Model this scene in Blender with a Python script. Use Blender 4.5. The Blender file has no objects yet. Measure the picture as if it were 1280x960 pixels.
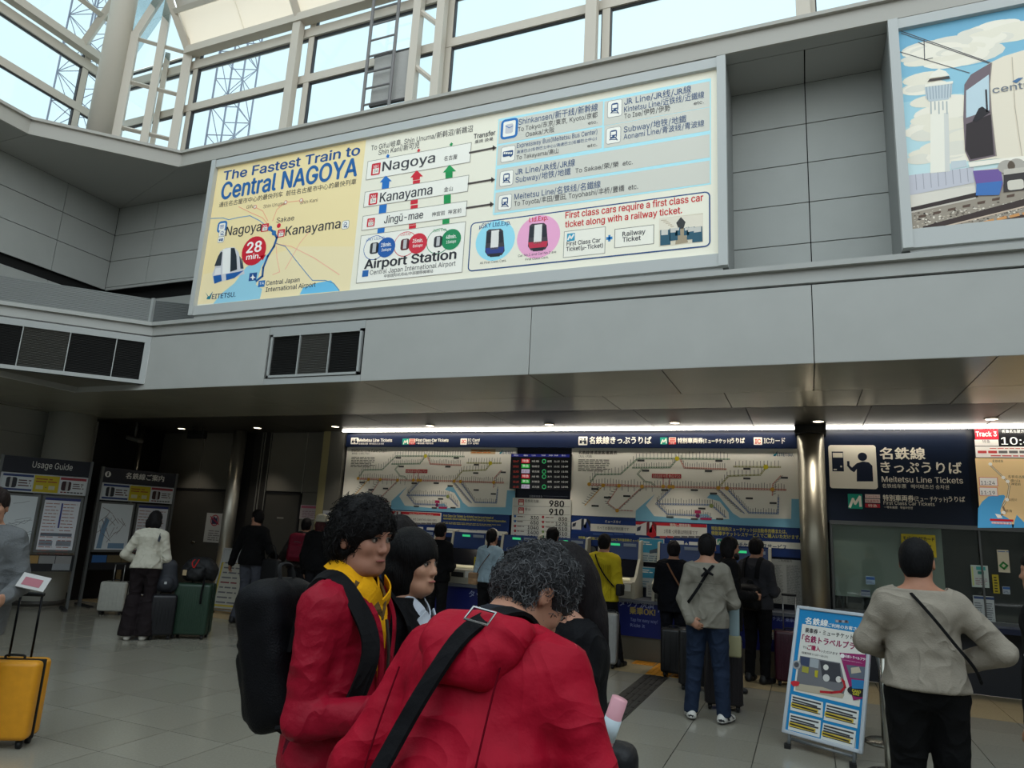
import bpy, bmesh, math, random
import numpy as np
from mathutils import Vector, Matrix, Euler
random.seed(7)
sc = bpy.context.scene
COL = sc.collection
R_ = math.radians
# ------------------------------------------------------------------ camera
CAMH, FPX = 1.6, 866.0
PITCH, YAW, ROLL = R_(11.9), R_(23.2), R_(3.1)
_f = Vector((-math.sin(YAW)*math.cos(PITCH), math.cos(YAW)*math.cos(PITCH), math.sin(PITCH)))
_r0 = Vector((math.cos(YAW), math.sin(YAW), 0)); _u0 = _r0.cross(_f)
_up = _u0*math.cos(ROLL) - _r0*math.sin(ROLL)
_rt = _r0*math.cos(ROLL) + _u0*math.sin(ROLL)
cam = bpy.data.cameras.new('camera'); camo = bpy.data.objects.new('camera', cam); COL.objects.link(camo)
cam.sensor_width = 36; cam.lens = 36*FPX/1280; cam.clip_start = .05; cam.clip_end = 400
_m = Matrix((_rt, _up, -_f)).transposed().to_4x4(); _m.translation = (0, 0, CAMH)
camo.matrix_world = _m
sc.camera = camo
# ------------------------------------------------------------------ world, exposure
w = bpy.data.worlds.new('sky'); sc.world = w; w.use_nodes = True
nt = w.node_tree; nt.nodes.clear()
wo = nt.nodes.new('ShaderNodeOutputWorld'); bg = nt.nodes.new('ShaderNodeBackground')
tc = nt.nodes.new('ShaderNodeTexCoord'); sep = nt.nodes.new('ShaderNodeSeparateXYZ')
rmp = nt.nodes.new('ShaderNodeValToRGB'); nz = nt.nodes.new('ShaderNodeTexNoise'); mx = nt.nodes.new('ShaderNodeMixRGB')
nt.links.new(tc.outputs['Generated'], sep.inputs[0]); nt.links.new(sep.outputs[2], rmp.inputs[0])
rmp.color_ramp.elements[0].position = 0.0; rmp.color_ramp.elements[0].color = (.86, .92, .93, 1)
rmp.color_ramp.elements[1].position = .7; rmp.color_ramp.elements[1].color = (.76, .90, .97, 1)
nz.inputs['Scale'].default_value = 2.2; nz.inputs['Detail'].default_value = 5
mp = nt.nodes.new('ShaderNodeMapRange'); mp.inputs[1].default_value = .45; mp.inputs[2].default_value = .75; mp.inputs[4].default_value = .35
nt.links.new(tc.outputs['Generated'], nz.inputs['Vector']); nt.links.new(nz.outputs[0], mp.inputs[0])
nt.links.new(mp.outputs[0], mx.inputs[0]); nt.links.new(rmp.outputs[0], mx.inputs[1]); mx.inputs[2].default_value = (1, 1, 1, 1)
nt.links.new(mx.outputs[0], bg.inputs[0]); nt.links.new(bg.outputs[0], wo.inputs[0])
bg.inputs[1].default_value = 1.95
sc.view_settings.view_transform = 'Standard'; sc.view_settings.look = 'None'
sc.view_settings.gamma = 1; sc.view_settings.use_curve_mapping = False
sc.view_settings.exposure = 0.1
# ------------------------------------------------------------------ helpers
def ray(x, y):
    return _rt*((x-640)/FPX) + _up*(-(y-480)/FPX) + _f
CP = Vector((0, 0, CAMH))
def atY(x, y, Y): d = ray(x, y); return CP + d*(Y/d.y)
def atX(x, y, X): d = ray(x, y); return CP + d*(X/d.x)
def atZ(x, y, Z): d = ray(x, y); return CP + d*((Z-CAMH)/d.z)
def proj(P):
    v = Vector(P)-CP; z = v.dot(_f)
    return (640+FPX*v.dot(_rt)/z, 480-FPX*v.dot(_up)/z, z)
_mc = {}
def srgb(c): return tuple(((v/255)/12.92 if v/255 <= .04045 else ((v/255+.055)/1.055)**2.4) for v in c)
def M(col, rough=.55, metal=0.0, emit=0.0, noise=0.0, nscale=30, bump=0.0, bscale=60, trans=0.0, spec=.3, stretch=None, name=None, alpha=1, coat=0):
    """col: 0-255 sRGB triple"""
    key = (tuple(col), rough, metal, emit, noise, nscale, bump, bscale, trans, spec, stretch, alpha, coat)
    if key in _mc: return _mc[key]
    m = bpy.data.materials.new(name or 'paint'); m.use_nodes = True
    t = m.node_tree; b = t.nodes['Principled BSDF']; c = srgb(col)
    b.inputs['Base Color'].default_value = (*c, 1); b.inputs['Roughness'].default_value = rough
    b.inputs['Metallic'].default_value = metal; b.inputs['Specular IOR Level'].default_value = spec
    if coat: b.inputs['Coat Weight'].default_value = coat
    if emit: b.inputs['Emission Color'].default_value = (*c, 1); b.inputs['Emission Strength'].default_value = emit
    if trans: b.inputs['Transmission Weight'].default_value = trans
    if alpha < 1: b.inputs['Alpha'].default_value = alpha
    if noise or bump:
        tcn = t.nodes.new('ShaderNodeTexCoord'); mpn = t.nodes.new('ShaderNodeMapping')
        if stretch: mpn.inputs['Scale'].default_value = stretch
        t.links.new(tcn.outputs['Object'], mpn.inputs[0])
    if noise:
        n = t.nodes.new('ShaderNodeTexNoise'); n.inputs['Scale'].default_value = nscale; n.inputs['Detail'].default_value = 4
        r = t.nodes.new('ShaderNodeMapRange'); r.inputs[1].default_value = .3; r.inputs[2].default_value = .7
        r.inputs[3].default_value = 1-noise; r.inputs[4].default_value = 1+noise
        mm = t.nodes.new('ShaderNodeVectorMath'); mm.operation = 'SCALE'; mm.inputs[0].default_value = c
        t.links.new(mpn.outputs[0], n.inputs['Vector']); t.links.new(n.outputs[0], r.inputs[0]); t.links.new(r.outputs[0], mm.inputs['Scale'])
        t.links.new(mm.outputs[0], b.inputs['Base Color'])
    if bump:
        n2 = t.nodes.new('ShaderNodeTexNoise'); n2.inputs['Scale'].default_value = bscale; n2.inputs['Detail'].default_value = 3
        bp = t.nodes.new('ShaderNodeBump'); bp.inputs['Strength'].default_value = bump; bp.inputs['Distance'].default_value = .01
        t.links.new(mpn.outputs[0], n2.inputs['Vector']); t.links.new(n2.outputs[0], bp.inputs['Height']); t.links.new(bp.outputs[0], b.inputs['Normal'])
    _mc[key] = m
    return m
def glass_mat(name, tint=(1, 1, 1), refl=.12, rough=.02):
    m = bpy.data.materials.new(name); m.use_nodes = True; t = m.node_tree; t.nodes.clear()
    o = t.nodes.new('ShaderNodeOutputMaterial'); a = t.nodes.new('ShaderNodeBsdfTransparent'); g = t.nodes.new('ShaderNodeBsdfGlossy'); x = t.nodes.new('ShaderNodeMixShader')
    a.inputs[0].default_value = (*tint, 1); g.inputs['Roughness'].default_value = rough
    x.inputs[0].default_value = refl; t.links.new(a.outputs[0], x.inputs[1]); t.links.new(g.outputs[0], x.inputs[2]); t.links.new(x.outputs[0], o.inputs[0])
    return m
def link(o, parent=None):
    COL.objects.link(o)
    if parent: o.parent = parent
    return o
def tag(o, label=None, cat=None, group=None, kind=None):
    if label: o['label'] = label
    if cat: o['category'] = cat
    if group: o['group'] = group
    if kind: o['kind'] = kind
    return o
def thing(name, label, cat, loc=(0, 0, 0), rz=0, group=None):
    o = bpy.data.objects.new(name, None); o.empty_display_size = .1; COL.objects.link(o)
    o.location = loc; o.rotation_euler = (0, 0, rz)
    return tag(o, label, cat, group)
def copy_tree(o, parent=None):
    c = o.copy(); COL.objects.link(c)
    if parent: c.parent = parent
    for ch in [x for x in bpy.data.objects if x.parent == o]: copy_tree(ch, c)
    return c
class MB:
    """collects simple solids; build() links them as one mesh"""
    def __init__(s): s.v = []; s.f = []; s.mi = []; s.mats = []; s.sm = []
    def _m(s, m):
        if m not in s.mats: s.mats.append(m)
        return s.mats.index(m)
    def add(s, vs, fs, m=None, smooth=False):
        n = len(s.v); k = s._m(m) if m else 0
        s.v += [tuple(v) for v in vs]; s.f += [tuple(i+n for i in f) for f in fs]; s.mi += [k]*len(fs); s.sm += [smooth]*len(fs)
        return s
    def box(s, c, d, m=None, rot=None):
        x, y, z = d[0]/2, d[1]/2, d[2]/2
        vs = [Vector((i*x, j*y, k*z)) for i in (-1, 1) for j in (-1, 1) for k in (-1, 1)]
        if rot is not None:
            rm = rot if isinstance(rot, Matrix) else Euler(rot).to_matrix()
            vs = [rm @ v for v in vs]
        c = Vector(c)
        return s.add([v+c for v in vs], [(0, 1, 3, 2), (4, 6, 7, 5), (0, 4, 5, 1), (2, 3, 7, 6), (0, 2, 6, 4), (1, 5, 7, 3)], m)
    def bb(s, a, b, m=None):
        return s.box([(p+q)/2 for p, q in zip(a, b)], [abs(q-p) for p, q in zip(a, b)], m)
    def rbox(s, c, d, r, m=None, rot=None, seg=3):
        bm = bmesh.new(); bmesh.ops.create_cube(bm, size=1)
        for v in bm.verts: v.co = Vector((v.co.x*d[0], v.co.y*d[1], v.co.z*d[2]))
        bmesh.ops.bevel(bm, geom=bm.edges[:], offset=r, segments=seg, affect='EDGES', profile=.5)
        rm = Matrix.Identity(3) if rot is None else (rot if isinstance(rot, Matrix) else Euler(rot).to_matrix()); c = Vector(c)
        bm.verts.index_update()
        s.add([rm @ v.co + c for v in bm.verts], [[v.index for v in f.verts] for f in bm.faces], m, True); bm.free()
        return s
    def tube(s, pts, r, m=None, n=8, cap=True, flat=1.0):
        """r: number or list; follows the points"""
        pts = [Vector(p) for p in pts]; rs = r if isinstance(r, (list, tuple)) else [r]*len(pts)
        vs = []; prev = None
        for i, p in enumerate(pts):
            t = (pts[min(i+1, len(pts)-1)]-pts[max(i-1, 0)]); t.normalize()
            if prev is None:
                a = Vector((0, 0, 1)) if abs(t.z) < .9 else Vector((1, 0, 0)); u = t.cross(a).normalized()
            else: u = (prev - t*prev.dot(t)).normalized()
            prev = u; w_ = t.cross(u)
            for k in range(n):
                an = 2*math.pi*k/n; vs.append(p+(u*math.cos(an)+w_*math.sin(an)*flat)*rs[i])
        fs = [(i*n+k, i*n+(k+1) % n, (i+1)*n+(k+1) % n, (i+1)*n+k) for i in range(len(pts)-1) for k in range(n)]
        if cap: fs += [tuple(range(n))[::-1], tuple(range((len(pts)-1)*n, len(pts)*n))]
        return s.add(vs, fs, m, n > 6)
    def lathe(s, c, prof, m=None, n=24, axis=None):
        """prof: (r, z) list around z through c"""
        c = Vector(c); vs = []
        for r, z in prof:
            for k in range(n):
                an = 2*math.pi*k/n; v = Vector((r*math.cos(an), r*math.sin(an), z))
                if axis is not None: v = axis @ v
                vs.append(c+v)
        L = len(prof)
        fs = [(i*n+k, i*n+(k+1) % n, (i+1)*n+(k+1) % n, (i+1)*n+k) for i in range(L-1) for k in range(n)]
        fs += [tuple(range(n))[::-1], tuple(range((L-1)*n, L*n))]
        return s.add(vs, fs, m, True)
    def prism(s, pts, a, b, m=None):
        """polygon pts extruded from offset a to offset b (vectors)"""
        n = len(pts); a = Vector(a); b = Vector(b)
        vs = [Vector(p)+a for p in pts]+[Vector(p)+b for p in pts]
        fs = [tuple(range(n))[::-1], tuple(range(n, 2*n))]+[(i, (i+1) % n, n+(i+1) % n, n+i) for i in range(n)]
        return s.add(vs, fs, m)
    def build(s, name, parent=None, mat=None):
        me = bpy.data.meshes.new(name); me.from_pydata(s.v, [], s.f)
        for m in ([mat] if mat else s.mats): me.materials.append(m)
        if not mat: me.polygons.foreach_set('material_index', s.mi)
        me.polygons.foreach_set('use_smooth', s.sm)
        me.update()
        return link(bpy.data.objects.new(name, me), parent)
def struct(name, mb, parent=None, mat=None, kind='structure'):
    o = mb.build(name, parent, mat)
    if parent is None: o['kind'] = kind
    return o
def root_struct(name, loc=(0, 0, 0)):
    o = bpy.data.objects.new(name, None); COL.objects.link(o); o.location = loc; o['kind'] = 'structure'
    return o
# text -> flat polygons (Blender's own bundled sans serif when it is there, else the built-in font)
_tc = {}
import os
try: FONT = bpy.data.fonts.load(os.path.join(bpy.utils.system_resource('DATAFILES'), 'fonts', 'Inter.woff2'))
except Exception: FONT = None
from mathutils.geometry import tessellate_polygon
def _run_mesh(s, cjk, res):
    c = bpy.data.curves.new('lettering', 'FONT'); c.body = s; c.resolution_u = res
    own = bool(FONT) and not cjk
    if own: c.font = FONT; c.extrude = .01; c.resolution_u = 3
    o = bpy.data.objects.new('lettering', c)
    me = bpy.data.meshes.new_from_object(o)
    n = len(me.vertices); a = np.empty(n*3); me.vertices.foreach_get('co', a); zz = a.reshape(-1, 3)[:, 2].copy(); a = a.reshape(-1, 3)[:, :2].copy()
    fs = [tuple(p.vertices) for p in me.polygons] if not own else []
    if own and n:      # overlapping outlines: fill each outer contour with the holes that lie inside it
        nb = {}
        for pl in me.polygons:
            vv = list(pl.vertices)
            if len(vv) != 4 or not (min(zz[v] for v in vv) < 0 < max(zz[v] for v in vv)): continue
            up = [v for v in vv if zz[v] > 0]
            if len(up) == 2: p, q = up; nb.setdefault(p, []).append(q); nb.setdefault(q, []).append(p)
        seen = set(); loops = []
        for v0 in range(n):
            if v0 in seen or v0 not in nb: continue
            L = [v0]; seen.add(v0); cur = v0
            while True:
                nx = [q for q in nb[cur] if q not in seen]
                if not nx: break
                cur = nx[0]; L.append(cur); seen.add(cur)
            if len(L) > 2: loops.append(L)
        nx_ = {}
        for pl in me.polygons:
            vv = list(pl.vertices)
            if len(vv) == 4 and min(zz[v] for v in vv) < 0 < max(zz[v] for v in vv):
                for i_ in range(4):
                    p, q = vv[i_], vv[(i_+1) % 4]
                    if zz[p] > 0 and zz[q] > 0: nx_[p] = q
        loops = [L if nx_.get(L[0]) == L[1] else L[::-1] for L in loops]
        def ar(L): P = a[L]; x, y = P[:, 0], P[:, 1]; return .5*(np.dot(x, np.roll(y, -1))-np.dot(y, np.roll(x, -1)))
        def inside(p, L):
            P = a[L]; x, y = P[:, 0], P[:, 1]; x2, y2 = np.roll(x, -1), np.roll(y, -1); m = (y > p[1]) != (y2 > p[1])
            xi = (x2-x)*(p[1]-y)/np.where(y2 == y, 1e-9, y2-y)+x; return (np.count_nonzero(m & (p[0] < xi)) % 2) == 1
        A = [ar(L) for L in loops]; big = A[int(np.argmax(np.abs(A)))]; outer = [i for i in range(len(loops)) if A[i]*big > 0]; hole = [i for i in range(len(loops)) if A[i]*big < 0]
        for i in outer:
            hs = [j for j in hole if abs(A[j]) < abs(A[i]) and inside(a[loops[j]].mean(0)*.02+a[loops[j][0]]*.98, loops[i])]
            poly = [[Vector((*a[v], 0)) for v in loops[k]] for k in [i]+hs]; ids = [v for k in [i]+hs for v in loops[k]]
            fs += [tuple(ids[v] for v in t) for t in tessellate_polygon(poly)]
        ff = []
        for t in fs:
            P = a[list(t)]; z = (P[1][0]-P[0][0])*(P[2][1]-P[0][1])-(P[1][1]-P[0][1])*(P[2][0]-P[0][0]); ff.append(t if z > 0 else t[::-1])
        fs = ff
    bpy.data.objects.remove(o); bpy.data.curves.remove(c); bpy.data.meshes.remove(me)
    if own: a *= 1.40
    return a, fs
def text_mesh(s, res=2):
    """letters in the sans serif, Asian characters in the built-in font, set one run after the other"""
    k = (s, res)
    if k in _tc: return _tc[k]
    runs = []
    for ch in s:
        j = ord(ch) > 0x2000 or ch in 'μRQ'
        if ch == ' ' and runs: j = runs[-1][0]
        if runs and runs[-1][0] == j: runs[-1][1] += ch
        else: runs.append([j, ch])
    V, F, x = [], [], 0.0
    for j, r in runs:
        lead = len(r)-len(r.lstrip(' ')); trail = len(r)-len(r.rstrip(' '))
        a, fs = _run_mesh(r.strip(' ') or '.', j, res)
        x += lead*.28; n = sum(len(v) for v in V)
        if len(a) and r.strip(' '):
            a = a-np.array([a[:, 0].min(), 0]); V.append(a+np.array([x, 0])); F += [tuple(i+n for i in f) for f in fs]; x += a[:, 0].max()+.10
        x += trail*.28
    _tc[k] = (np.concatenate(V) if V else np.zeros((0, 2)), F); return _tc[k]
def has_cjk(s): return any(ord(ch) > 0x2e00 for ch in s)
class Panel:
    """flat print on a plane. Points are panel metres (u right, v up)."""
    def __init__(s, O, U, V, em=0.0, rough=.45):
        s.O = Vector(O); s.U = Vector(U).normalized(); s.V = Vector(V).normalized(); s.N = s.U.cross(s.V)
        s.mb = MB(); s.tx = MB(); s.em = em; s.rough = rough; s.crop = None; s.step = .0012; s.shift = 0.0
    def px(s, x, y):
        if s.crop == 'uv': return (x, y)
        if s.crop: x, y = s.crop[0]+x/s.crop[2], s.crop[1]+y/s.crop[2]
        d = ray(x, y); t = (s.O-CP).dot(s.N)/d.dot(s.N); P = CP+d*t-s.O
        return (P.dot(s.U)+s.shift, P.dot(s.V))
    def W(s, u, v, lv): return s.O+s.U*u+s.V*v+s.N*(lv*s.step)
    def mat(s, c, em=None): return M(c, rough=s.rough, emit=s.em if em is None else em, name='print')
    def poly(s, pts, c, lv=1, em=None):
        q = [s.px(*p) for p in pts]
        return s.polyuv(q, c, lv, em)
    def polyuv(s, q, c, lv=1, em=None):
        ar = sum(q[i][0]*q[(i+1) % len(q)][1]-q[(i+1) % len(q)][0]*q[i][1] for i in range(len(q)))
        if ar < 0: q = q[::-1]
        s.mb.add([s.W(u, v, lv) for u, v in q], [tuple(range(len(q)))], s.mat(c, em)); return s
    def rect(s, x0, y0, x1, y1, c, lv=1, em=None, r=0, edge=None, ew=.012):
        a, b = s.px(x0, y0), s.px(x1, y1); u0, u1 = sorted((a[0], b[0])); v0, v1 = sorted((a[1], b[1]))
        if edge: s._rr(u0-ew, v0-ew, u1+ew, v1+ew, edge, lv-.5, em, r+ew if r else 0)
        s._rr(u0, v0, u1, v1, c, lv, em, r); return s
    def _rr(s, u0, v0, u1, v1, c, lv, em, r):
        if r:
            q = []
            for cx, cy, a0 in ((u1-r, v1-r, 0), (u0+r, v1-r, 90), (u0+r, v0+r, 180), (u1-r, v0+r, 270)):
                for k in range(5): a = R_(a0+k*22.5); q.append((cx+r*math.cos(a), cy+r*math.sin(a)))
        else: q = [(u0, v0), (u1, v0), (u1, v1), (u0, v1)]
        s.polyuv(q, c, lv, em)
    def circ(s, x, y, r, c, lv=1, em=None, n=24, sy=1):
        a = s.px(x, y); s.polyuv([(a[0]+r*math.cos(2*math.pi*k/n), a[1]+r*sy*math.sin(2*math.pi*k/n)) for k in range(n)], c, lv, em); return s
    def line(s, pts, w, c, lv=1, em=None):
        q = [s.px(*p) for p in pts]
        for (a, b) in zip(q, q[1:]):
            dx, dy = b[0]-a[0], b[1]-a[1]; L = math.hypot(dx, dy) or 1; nx, ny = -dy/L*w/2, dx/L*w/2; ex, ey = dx/L*w*.4, dy/L*w*.4
            s.polyuv([(a[0]+nx-ex, a[1]+ny-ey), (a[0]-nx-ex, a[1]-ny-ey), (b[0]-nx+ex, b[1]-ny+ey), (b[0]+nx+ex, b[1]+ny+ey)], c, lv, em)
        return s
    def text(s, t, x0, y0, x1, y1, h, c, lv=3, em=None, bold=0.0, res=2, h_uv=False, center=False):
        """baseline from (x0,y0) to (x1,y1); h = letter height in the same units"""
        a = s.px(x0, y0); b = s.px(x1, y1)
        if h_uv or s.crop == 'uv': H = h
        else: cc = s.px(x0, y0-h); H = abs(cc[1]-a[1])
        W_ = b[0]-a[0]; co, fs = text_mesh(t, res)
        if not len(co): return s
        mn, mx_ = co[:, 0].min(), co[:, 0].max()
        kx = W_/max(mx_-mn, 1e-6); ky = H/(.86 if ord(t[0]) > 0x2000 else .72)
        slope = (b[1]-a[1])/W_ if s.crop != 'uv' and False else 0
        cj = .06 if ord(t[0]) > 0x2000 else 0
        bb = bold*1.1; offs = [(0, 0)] if bold < .006 else ([(-1, 0), (1, 0)] if bold < .016 else [(-1, 0), (0, 0), (1, 0), (0, .7), (0, -.7)])
        for i_, (qx, qy) in enumerate(offs):
            vs = [s.W(a[0]+(x-mn+qx*bb)*kx, a[1]+(y+cj+qy*bb)*ky, lv+i_*.08) for x, y in co]
            s.tx.add(vs, fs, s.mat(c, em))
        return s
    def lines_of_text(s, x0, y0, x1, y1, n, c, lv=2, fill=.45, em=None, seed=0, ragged=.25):
        """small print too fine to read: rows of short word strokes"""
        a, b = s.px(x0, y0), s.px(x1, y1); rnd = random.Random(seed+n); u0, u1 = sorted((a[0], b[0])); v0, v1 = sorted((a[1], b[1])); hh = max(abs(v1-v0)/n, .004)
        for i in range(n):
            v = v1-(i+.5)*hh; u = u0; end = u1-(u1-u0)*ragged*rnd.random()
            while u < end:
                L = rnd.uniform(1.2, 4)*hh; s.polyuv([(u, v-hh*fill/2), (min(u+L, end), v-hh*fill/2), (min(u+L, end), v+hh*fill/2), (u, v+hh*fill/2)], c, lv, em); u += L+hh*.5
        return s
    def build(s, parent, art='printed_artwork', let='lettering'):
        if s.mb.f: s.mb.build(art, parent)
        if s.tx.f: s.tx.build(let, parent)
# ================================================================== the hall
GREY = M((172, 172, 168), .42, noise=.03, nscale=3, name='grey_painted_panel')
GREY2 = M((170, 172, 168), .5, noise=.03, nscale=3, name='grey_wall_panel')
DGREY = M((86, 87, 85), .6, name='dark_soffit')
DARK = M((20, 20, 20), .7, name='dark_gap')
TRIM = M((168, 170, 168), .4, name='light_grey_trim')
WHITE_STEEL = M((205, 196, 182), .4, name='cream_white_steel')
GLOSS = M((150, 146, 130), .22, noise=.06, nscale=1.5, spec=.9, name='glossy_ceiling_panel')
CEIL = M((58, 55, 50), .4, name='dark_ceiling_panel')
STEEL = M((120, 116, 105), .25, metal=.9, name='brushed_steel')
ZC, FY, BY, WY = 3.16, 6.40, 7.10, 10.20
CX0, CY0 = -8.05, 6.40        # corner where the main front turns into the chamfer
BX, BYY = -9.35, 5.10         # other end of the chamfer
s2 = math.sqrt(.5)
# ---- floor: dark slab with tiles laid on it
fl = struct('floor', MB().bb((-13, -9, -.06), (9, 8.80, -.016)).bb((-13, 8.8, -.06), (9, 13.0, -.016)), mat=M((60, 58, 54), .7, name='dark_grout'))
TILE = []
for k, c in enumerate([(138, 134, 122), (135, 131, 119), (140, 136, 124)]):
    TILE.append(M(c, .16, noise=.07, nscale=60, bump=.01, bscale=3, spec=.6, name='polished_floor_tile'))
BAND = M((158, 142, 110), .2, noise=.08, nscale=50, name='beige_stone_tile')
tmesh = {}
def tile_mesh(w_, d_, mat, key):
    if (key, w_, d_) in tmesh: return tmesh[(key, w_, d_)]
    g = .0035; mb = MB().bb((g, g, -.016), (w_-g, d_-g, 0), mat)
    me = bpy.data.meshes.new('tile'); me.from_pydata(mb.v, [], mb.f); me.materials.append(mat); tmesh[(key, w_, d_)] = me
    return me
def in_view(x, y, z=0, m=60):
    a = proj((x, y, z)); return a[2] > .3 and -m < a[0] < 1280+m and -m < a[1] < 960+m
TS = .573
far = MB(); tiles_n = 0; cand = []
TAC = (-1.84, -1.56)
for i in range(-22, 16):
    for j in range(0, 22):
        x0 = .719+(i-0)*TS; y0 = 8.80-(j+1)*TS
        if x0 < -12 or x0 > 8: continue
        vis = any(in_view(x0+a*TS, y0+b*TS) for a in (0, .5, 1) for b in (0, .5, 1))
        cand.append((0 if vis else 1, -proj((x0, y0, 0))[2] if not vis else proj((x0, y0, 0))[2], x0, y0, (i*7+j*13) % 3))
cand.sort()
for n_, (nv, dd, x0, y0, k) in enumerate(cand):
    if x0 < TAC[1] and x0+TS > TAC[0] and y0 < 8.8:      # the tactile strip replaces part of this tile
        segs = [(x0, TAC[0]), (TAC[1], x0+TS)]
    else: segs = [(x0, x0+TS)]
    for a, b in segs:
        if b-a < .03: continue
        if n_ < 285 and not nv:
            o = bpy.data.objects.new('tile', tile_mesh(round(b-a, 3), TS, TILE[k], k)); o.location = (a, y0, 0); link(o, fl)
        else: far.bb((a+.0035, y0+.0035, -.016), (b-.0035, y0+TS-.0035, 0), TILE[k])
far.build('tiling', fl)['kind'] = 'stuff'
for i in range(-11, 9):       # stone border along the counters
    for j in range(2):
        x0 = .719+i*1.146; y0 = 8.8+j*.70
        o = bpy.data.objects.new('border_tile', tile_mesh(1.146, .70, BAND, 9)); o.location = (x0, y0, 0); link(o, fl)
tp = MB()
for i in range(-1, 14):       # dark grooved guide strip with four raised bars
    y1 = 8.8-i*.29-.29*0; y0 = y1-.29
    if i < 0: continue
    b = MB().bb((TAC[0]+.003, y0+.002, -.016), (TAC[1]-.003, y1-.002, .0), M((52, 49, 45), .6, name='dark_tactile'))
    for q in range(4): x = TAC[0]+.05+q*.06; b.bb((x, y0+.01, 0), (x+.03, y1-.01, .004), M((44, 41, 38), .6, name='dark_tactile_bar'))
    b.build('guide_block', fl)
YEL = M((190, 128, 30), .6, noise=.1, name='yellow_tactile')
for (x0, y0, x1, y1) in ((-1.84, 8.82, -1.56, 9.10), (-1.84, 9.10, -1.56, 9.38), (-2.14, 9.4, -1.86, 9.68), (-1.84, 9.4, -1.56, 9.68), (-1.54, 8.82, -1.26, 9.1)):
    b = MB().bb((x0, y0, -.01), (x1, y1, .003), YEL)
    for a in range(4): b.bb((x0+.03+a*.065, y0+.02, .003), (x0+.055+a*.065, y1-.02, .007), YEL)
    b.build('yellow_guide_block', fl)
# ---- lower fascia (main front), with separate panels
wf = root_struct('wall_front')
def wpanel(x0, x1, z0, z1, y=FY, mat=GREY, name='panel', parent=None, g=.004, t=.03):
    return MB().bb((x0+g, y, z0+g), (x1-g, y+t, z1-g), mat).build(name, parent or wf)
VX0, VX1 = -6.02, -4.62
for a, b in ((CX0, VX0), (VX1, -2.565), (-2.565, .109), (.109, 2.78), (2.78, 5.4), (5.4, 8.0)): wpanel(a, b, ZC, 3.885)
MB().bb((CX0, FY+.035, ZC+.003), (8, FY+.06, 3.9), DARK).build('backing', wf)
MB().bb((VX0, FY+.0, ZC+.003), (VX1, FY+.03, 3.235), TRIM).bb((VX0, FY, 3.79), (VX1, FY+.03, 3.885), TRIM).build('panel', wf)
MB().bb((CX0, FY, 3.905), (8, FY+.75, 4.06), GREY).bb((CX0, FY-.05, 4.03), (8, FY+.75, 4.08), GREY).build('ledge', wf)
def vent_x(x0, x1, z0, z1, n, lit):
    t = thing('air_vent', 'dark louvred air vent in the grey fascia, below the backlit board', 'vent', ((x0+x1)/2, FY, z0))
    L = Vector(t.location)
    fr = MB(); w_ = .028
    def q(a, b, m): return [tuple(Vector(p)-L) for p in (a, b)]+[m]
    for a, b in (((x0, FY-.012, z0), (x1, FY+.03, z0+w_)), ((x0, FY-.012, z1-w_), (x1, FY+.03, z1)), ((x0, FY-.012, z0), (x0+w_, FY+.03, z1)), ((x1-w_, FY-.012, z0), (x1, FY+.03, z1))): fr.bb(*q(a, b, TRIM))
    fr.build('frame', t)
    for k in range(1, n): fr = MB(); x = x0+(x1-x0)*k/n; fr.bb(*q((x-.006, FY-.012, z0+w_), (x+.006, FY+.02, z1-w_), TRIM)); fr.build('divider', t)
    sl = MB(); nn = 26
    for k in range(nn):
        z = z0+w_+(k+.5)*(z1-z0-2*w_)/nn
        for j in range(n):
            a = x0+(x1-x0)*j/n+.008; b = x0+(x1-x0)*(j+1)/n-.008
            c = M((95, 93, 88), .4, name='lit_vent_slat') if j == lit else M((42, 41, 40), .5, name='dark_vent_slat')  # one bay looks lit: the light is put into its slat colour
            sl.box(Vector(((a+b)/2, FY+.012, z))-L, (b-a, .016, .005), c, rot=(R_(-35), 0, 0))
    sl.build('slats', t)['kind'] = 'stuff'
    MB().bb(*q((x0, FY+.028, z0), (x1, FY+.034, z1), DARK)).build('backing', t)
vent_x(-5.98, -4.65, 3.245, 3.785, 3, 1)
# ---- chamfered bay on the left: vent band, ledge, corrugated parapet
wl = root_struct('wall_left_bay')
dC = Vector((-s2, -s2, 0)); nC = Vector((s2, -s2, 0)); C0 = Vector((CX0, CY0, 0)); LC = (Vector((BX, BYY, 0))-C0).length
rotC = Matrix((-dC, -nC, Vector((0, 0, 1)))).transposed()
def cbox(mb, a, b, z0, z1, o0, o1, m):
    """box on the chamfer: a..b metres from the corner, o metres out of the face"""
    c = C0+dC*(a+b)/2+nC*(o0+o1)/2; c.z = (z0+z1)/2
    return mb.box(c, (abs(b-a), abs(o1-o0), z1-z0), m, rot=rotC)
ZB = 3.235
mb = MB(); cbox(mb, -.0, LC, ZB, ZB+.05, -.05, .012, TRIM); cbox(mb, 0, LC, 3.80, 3.885, -.05, .0, TRIM); cbox(mb, 0, .07, ZB+.05, 3.8, -.05, .005, TRIM); mb.build('grille_frame', wl)
mb = MB(); cbox(mb, 0, LC, ZB, 3.885, -.07, -.045, DARK); mb.build('backing', wl)
mb = MB(); cbox(mb, -.03, LC+.02, 3.905, 4.06, -.5, 0, GREY); cbox(mb, -.05, LC+.02, 4.03, 4.08, -.5, .05, GREY); mb.build('ledge', wl)
nn = 26; sl = MB(); divs = [.09, .40, .93, 1.45, LC+.0]
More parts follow.
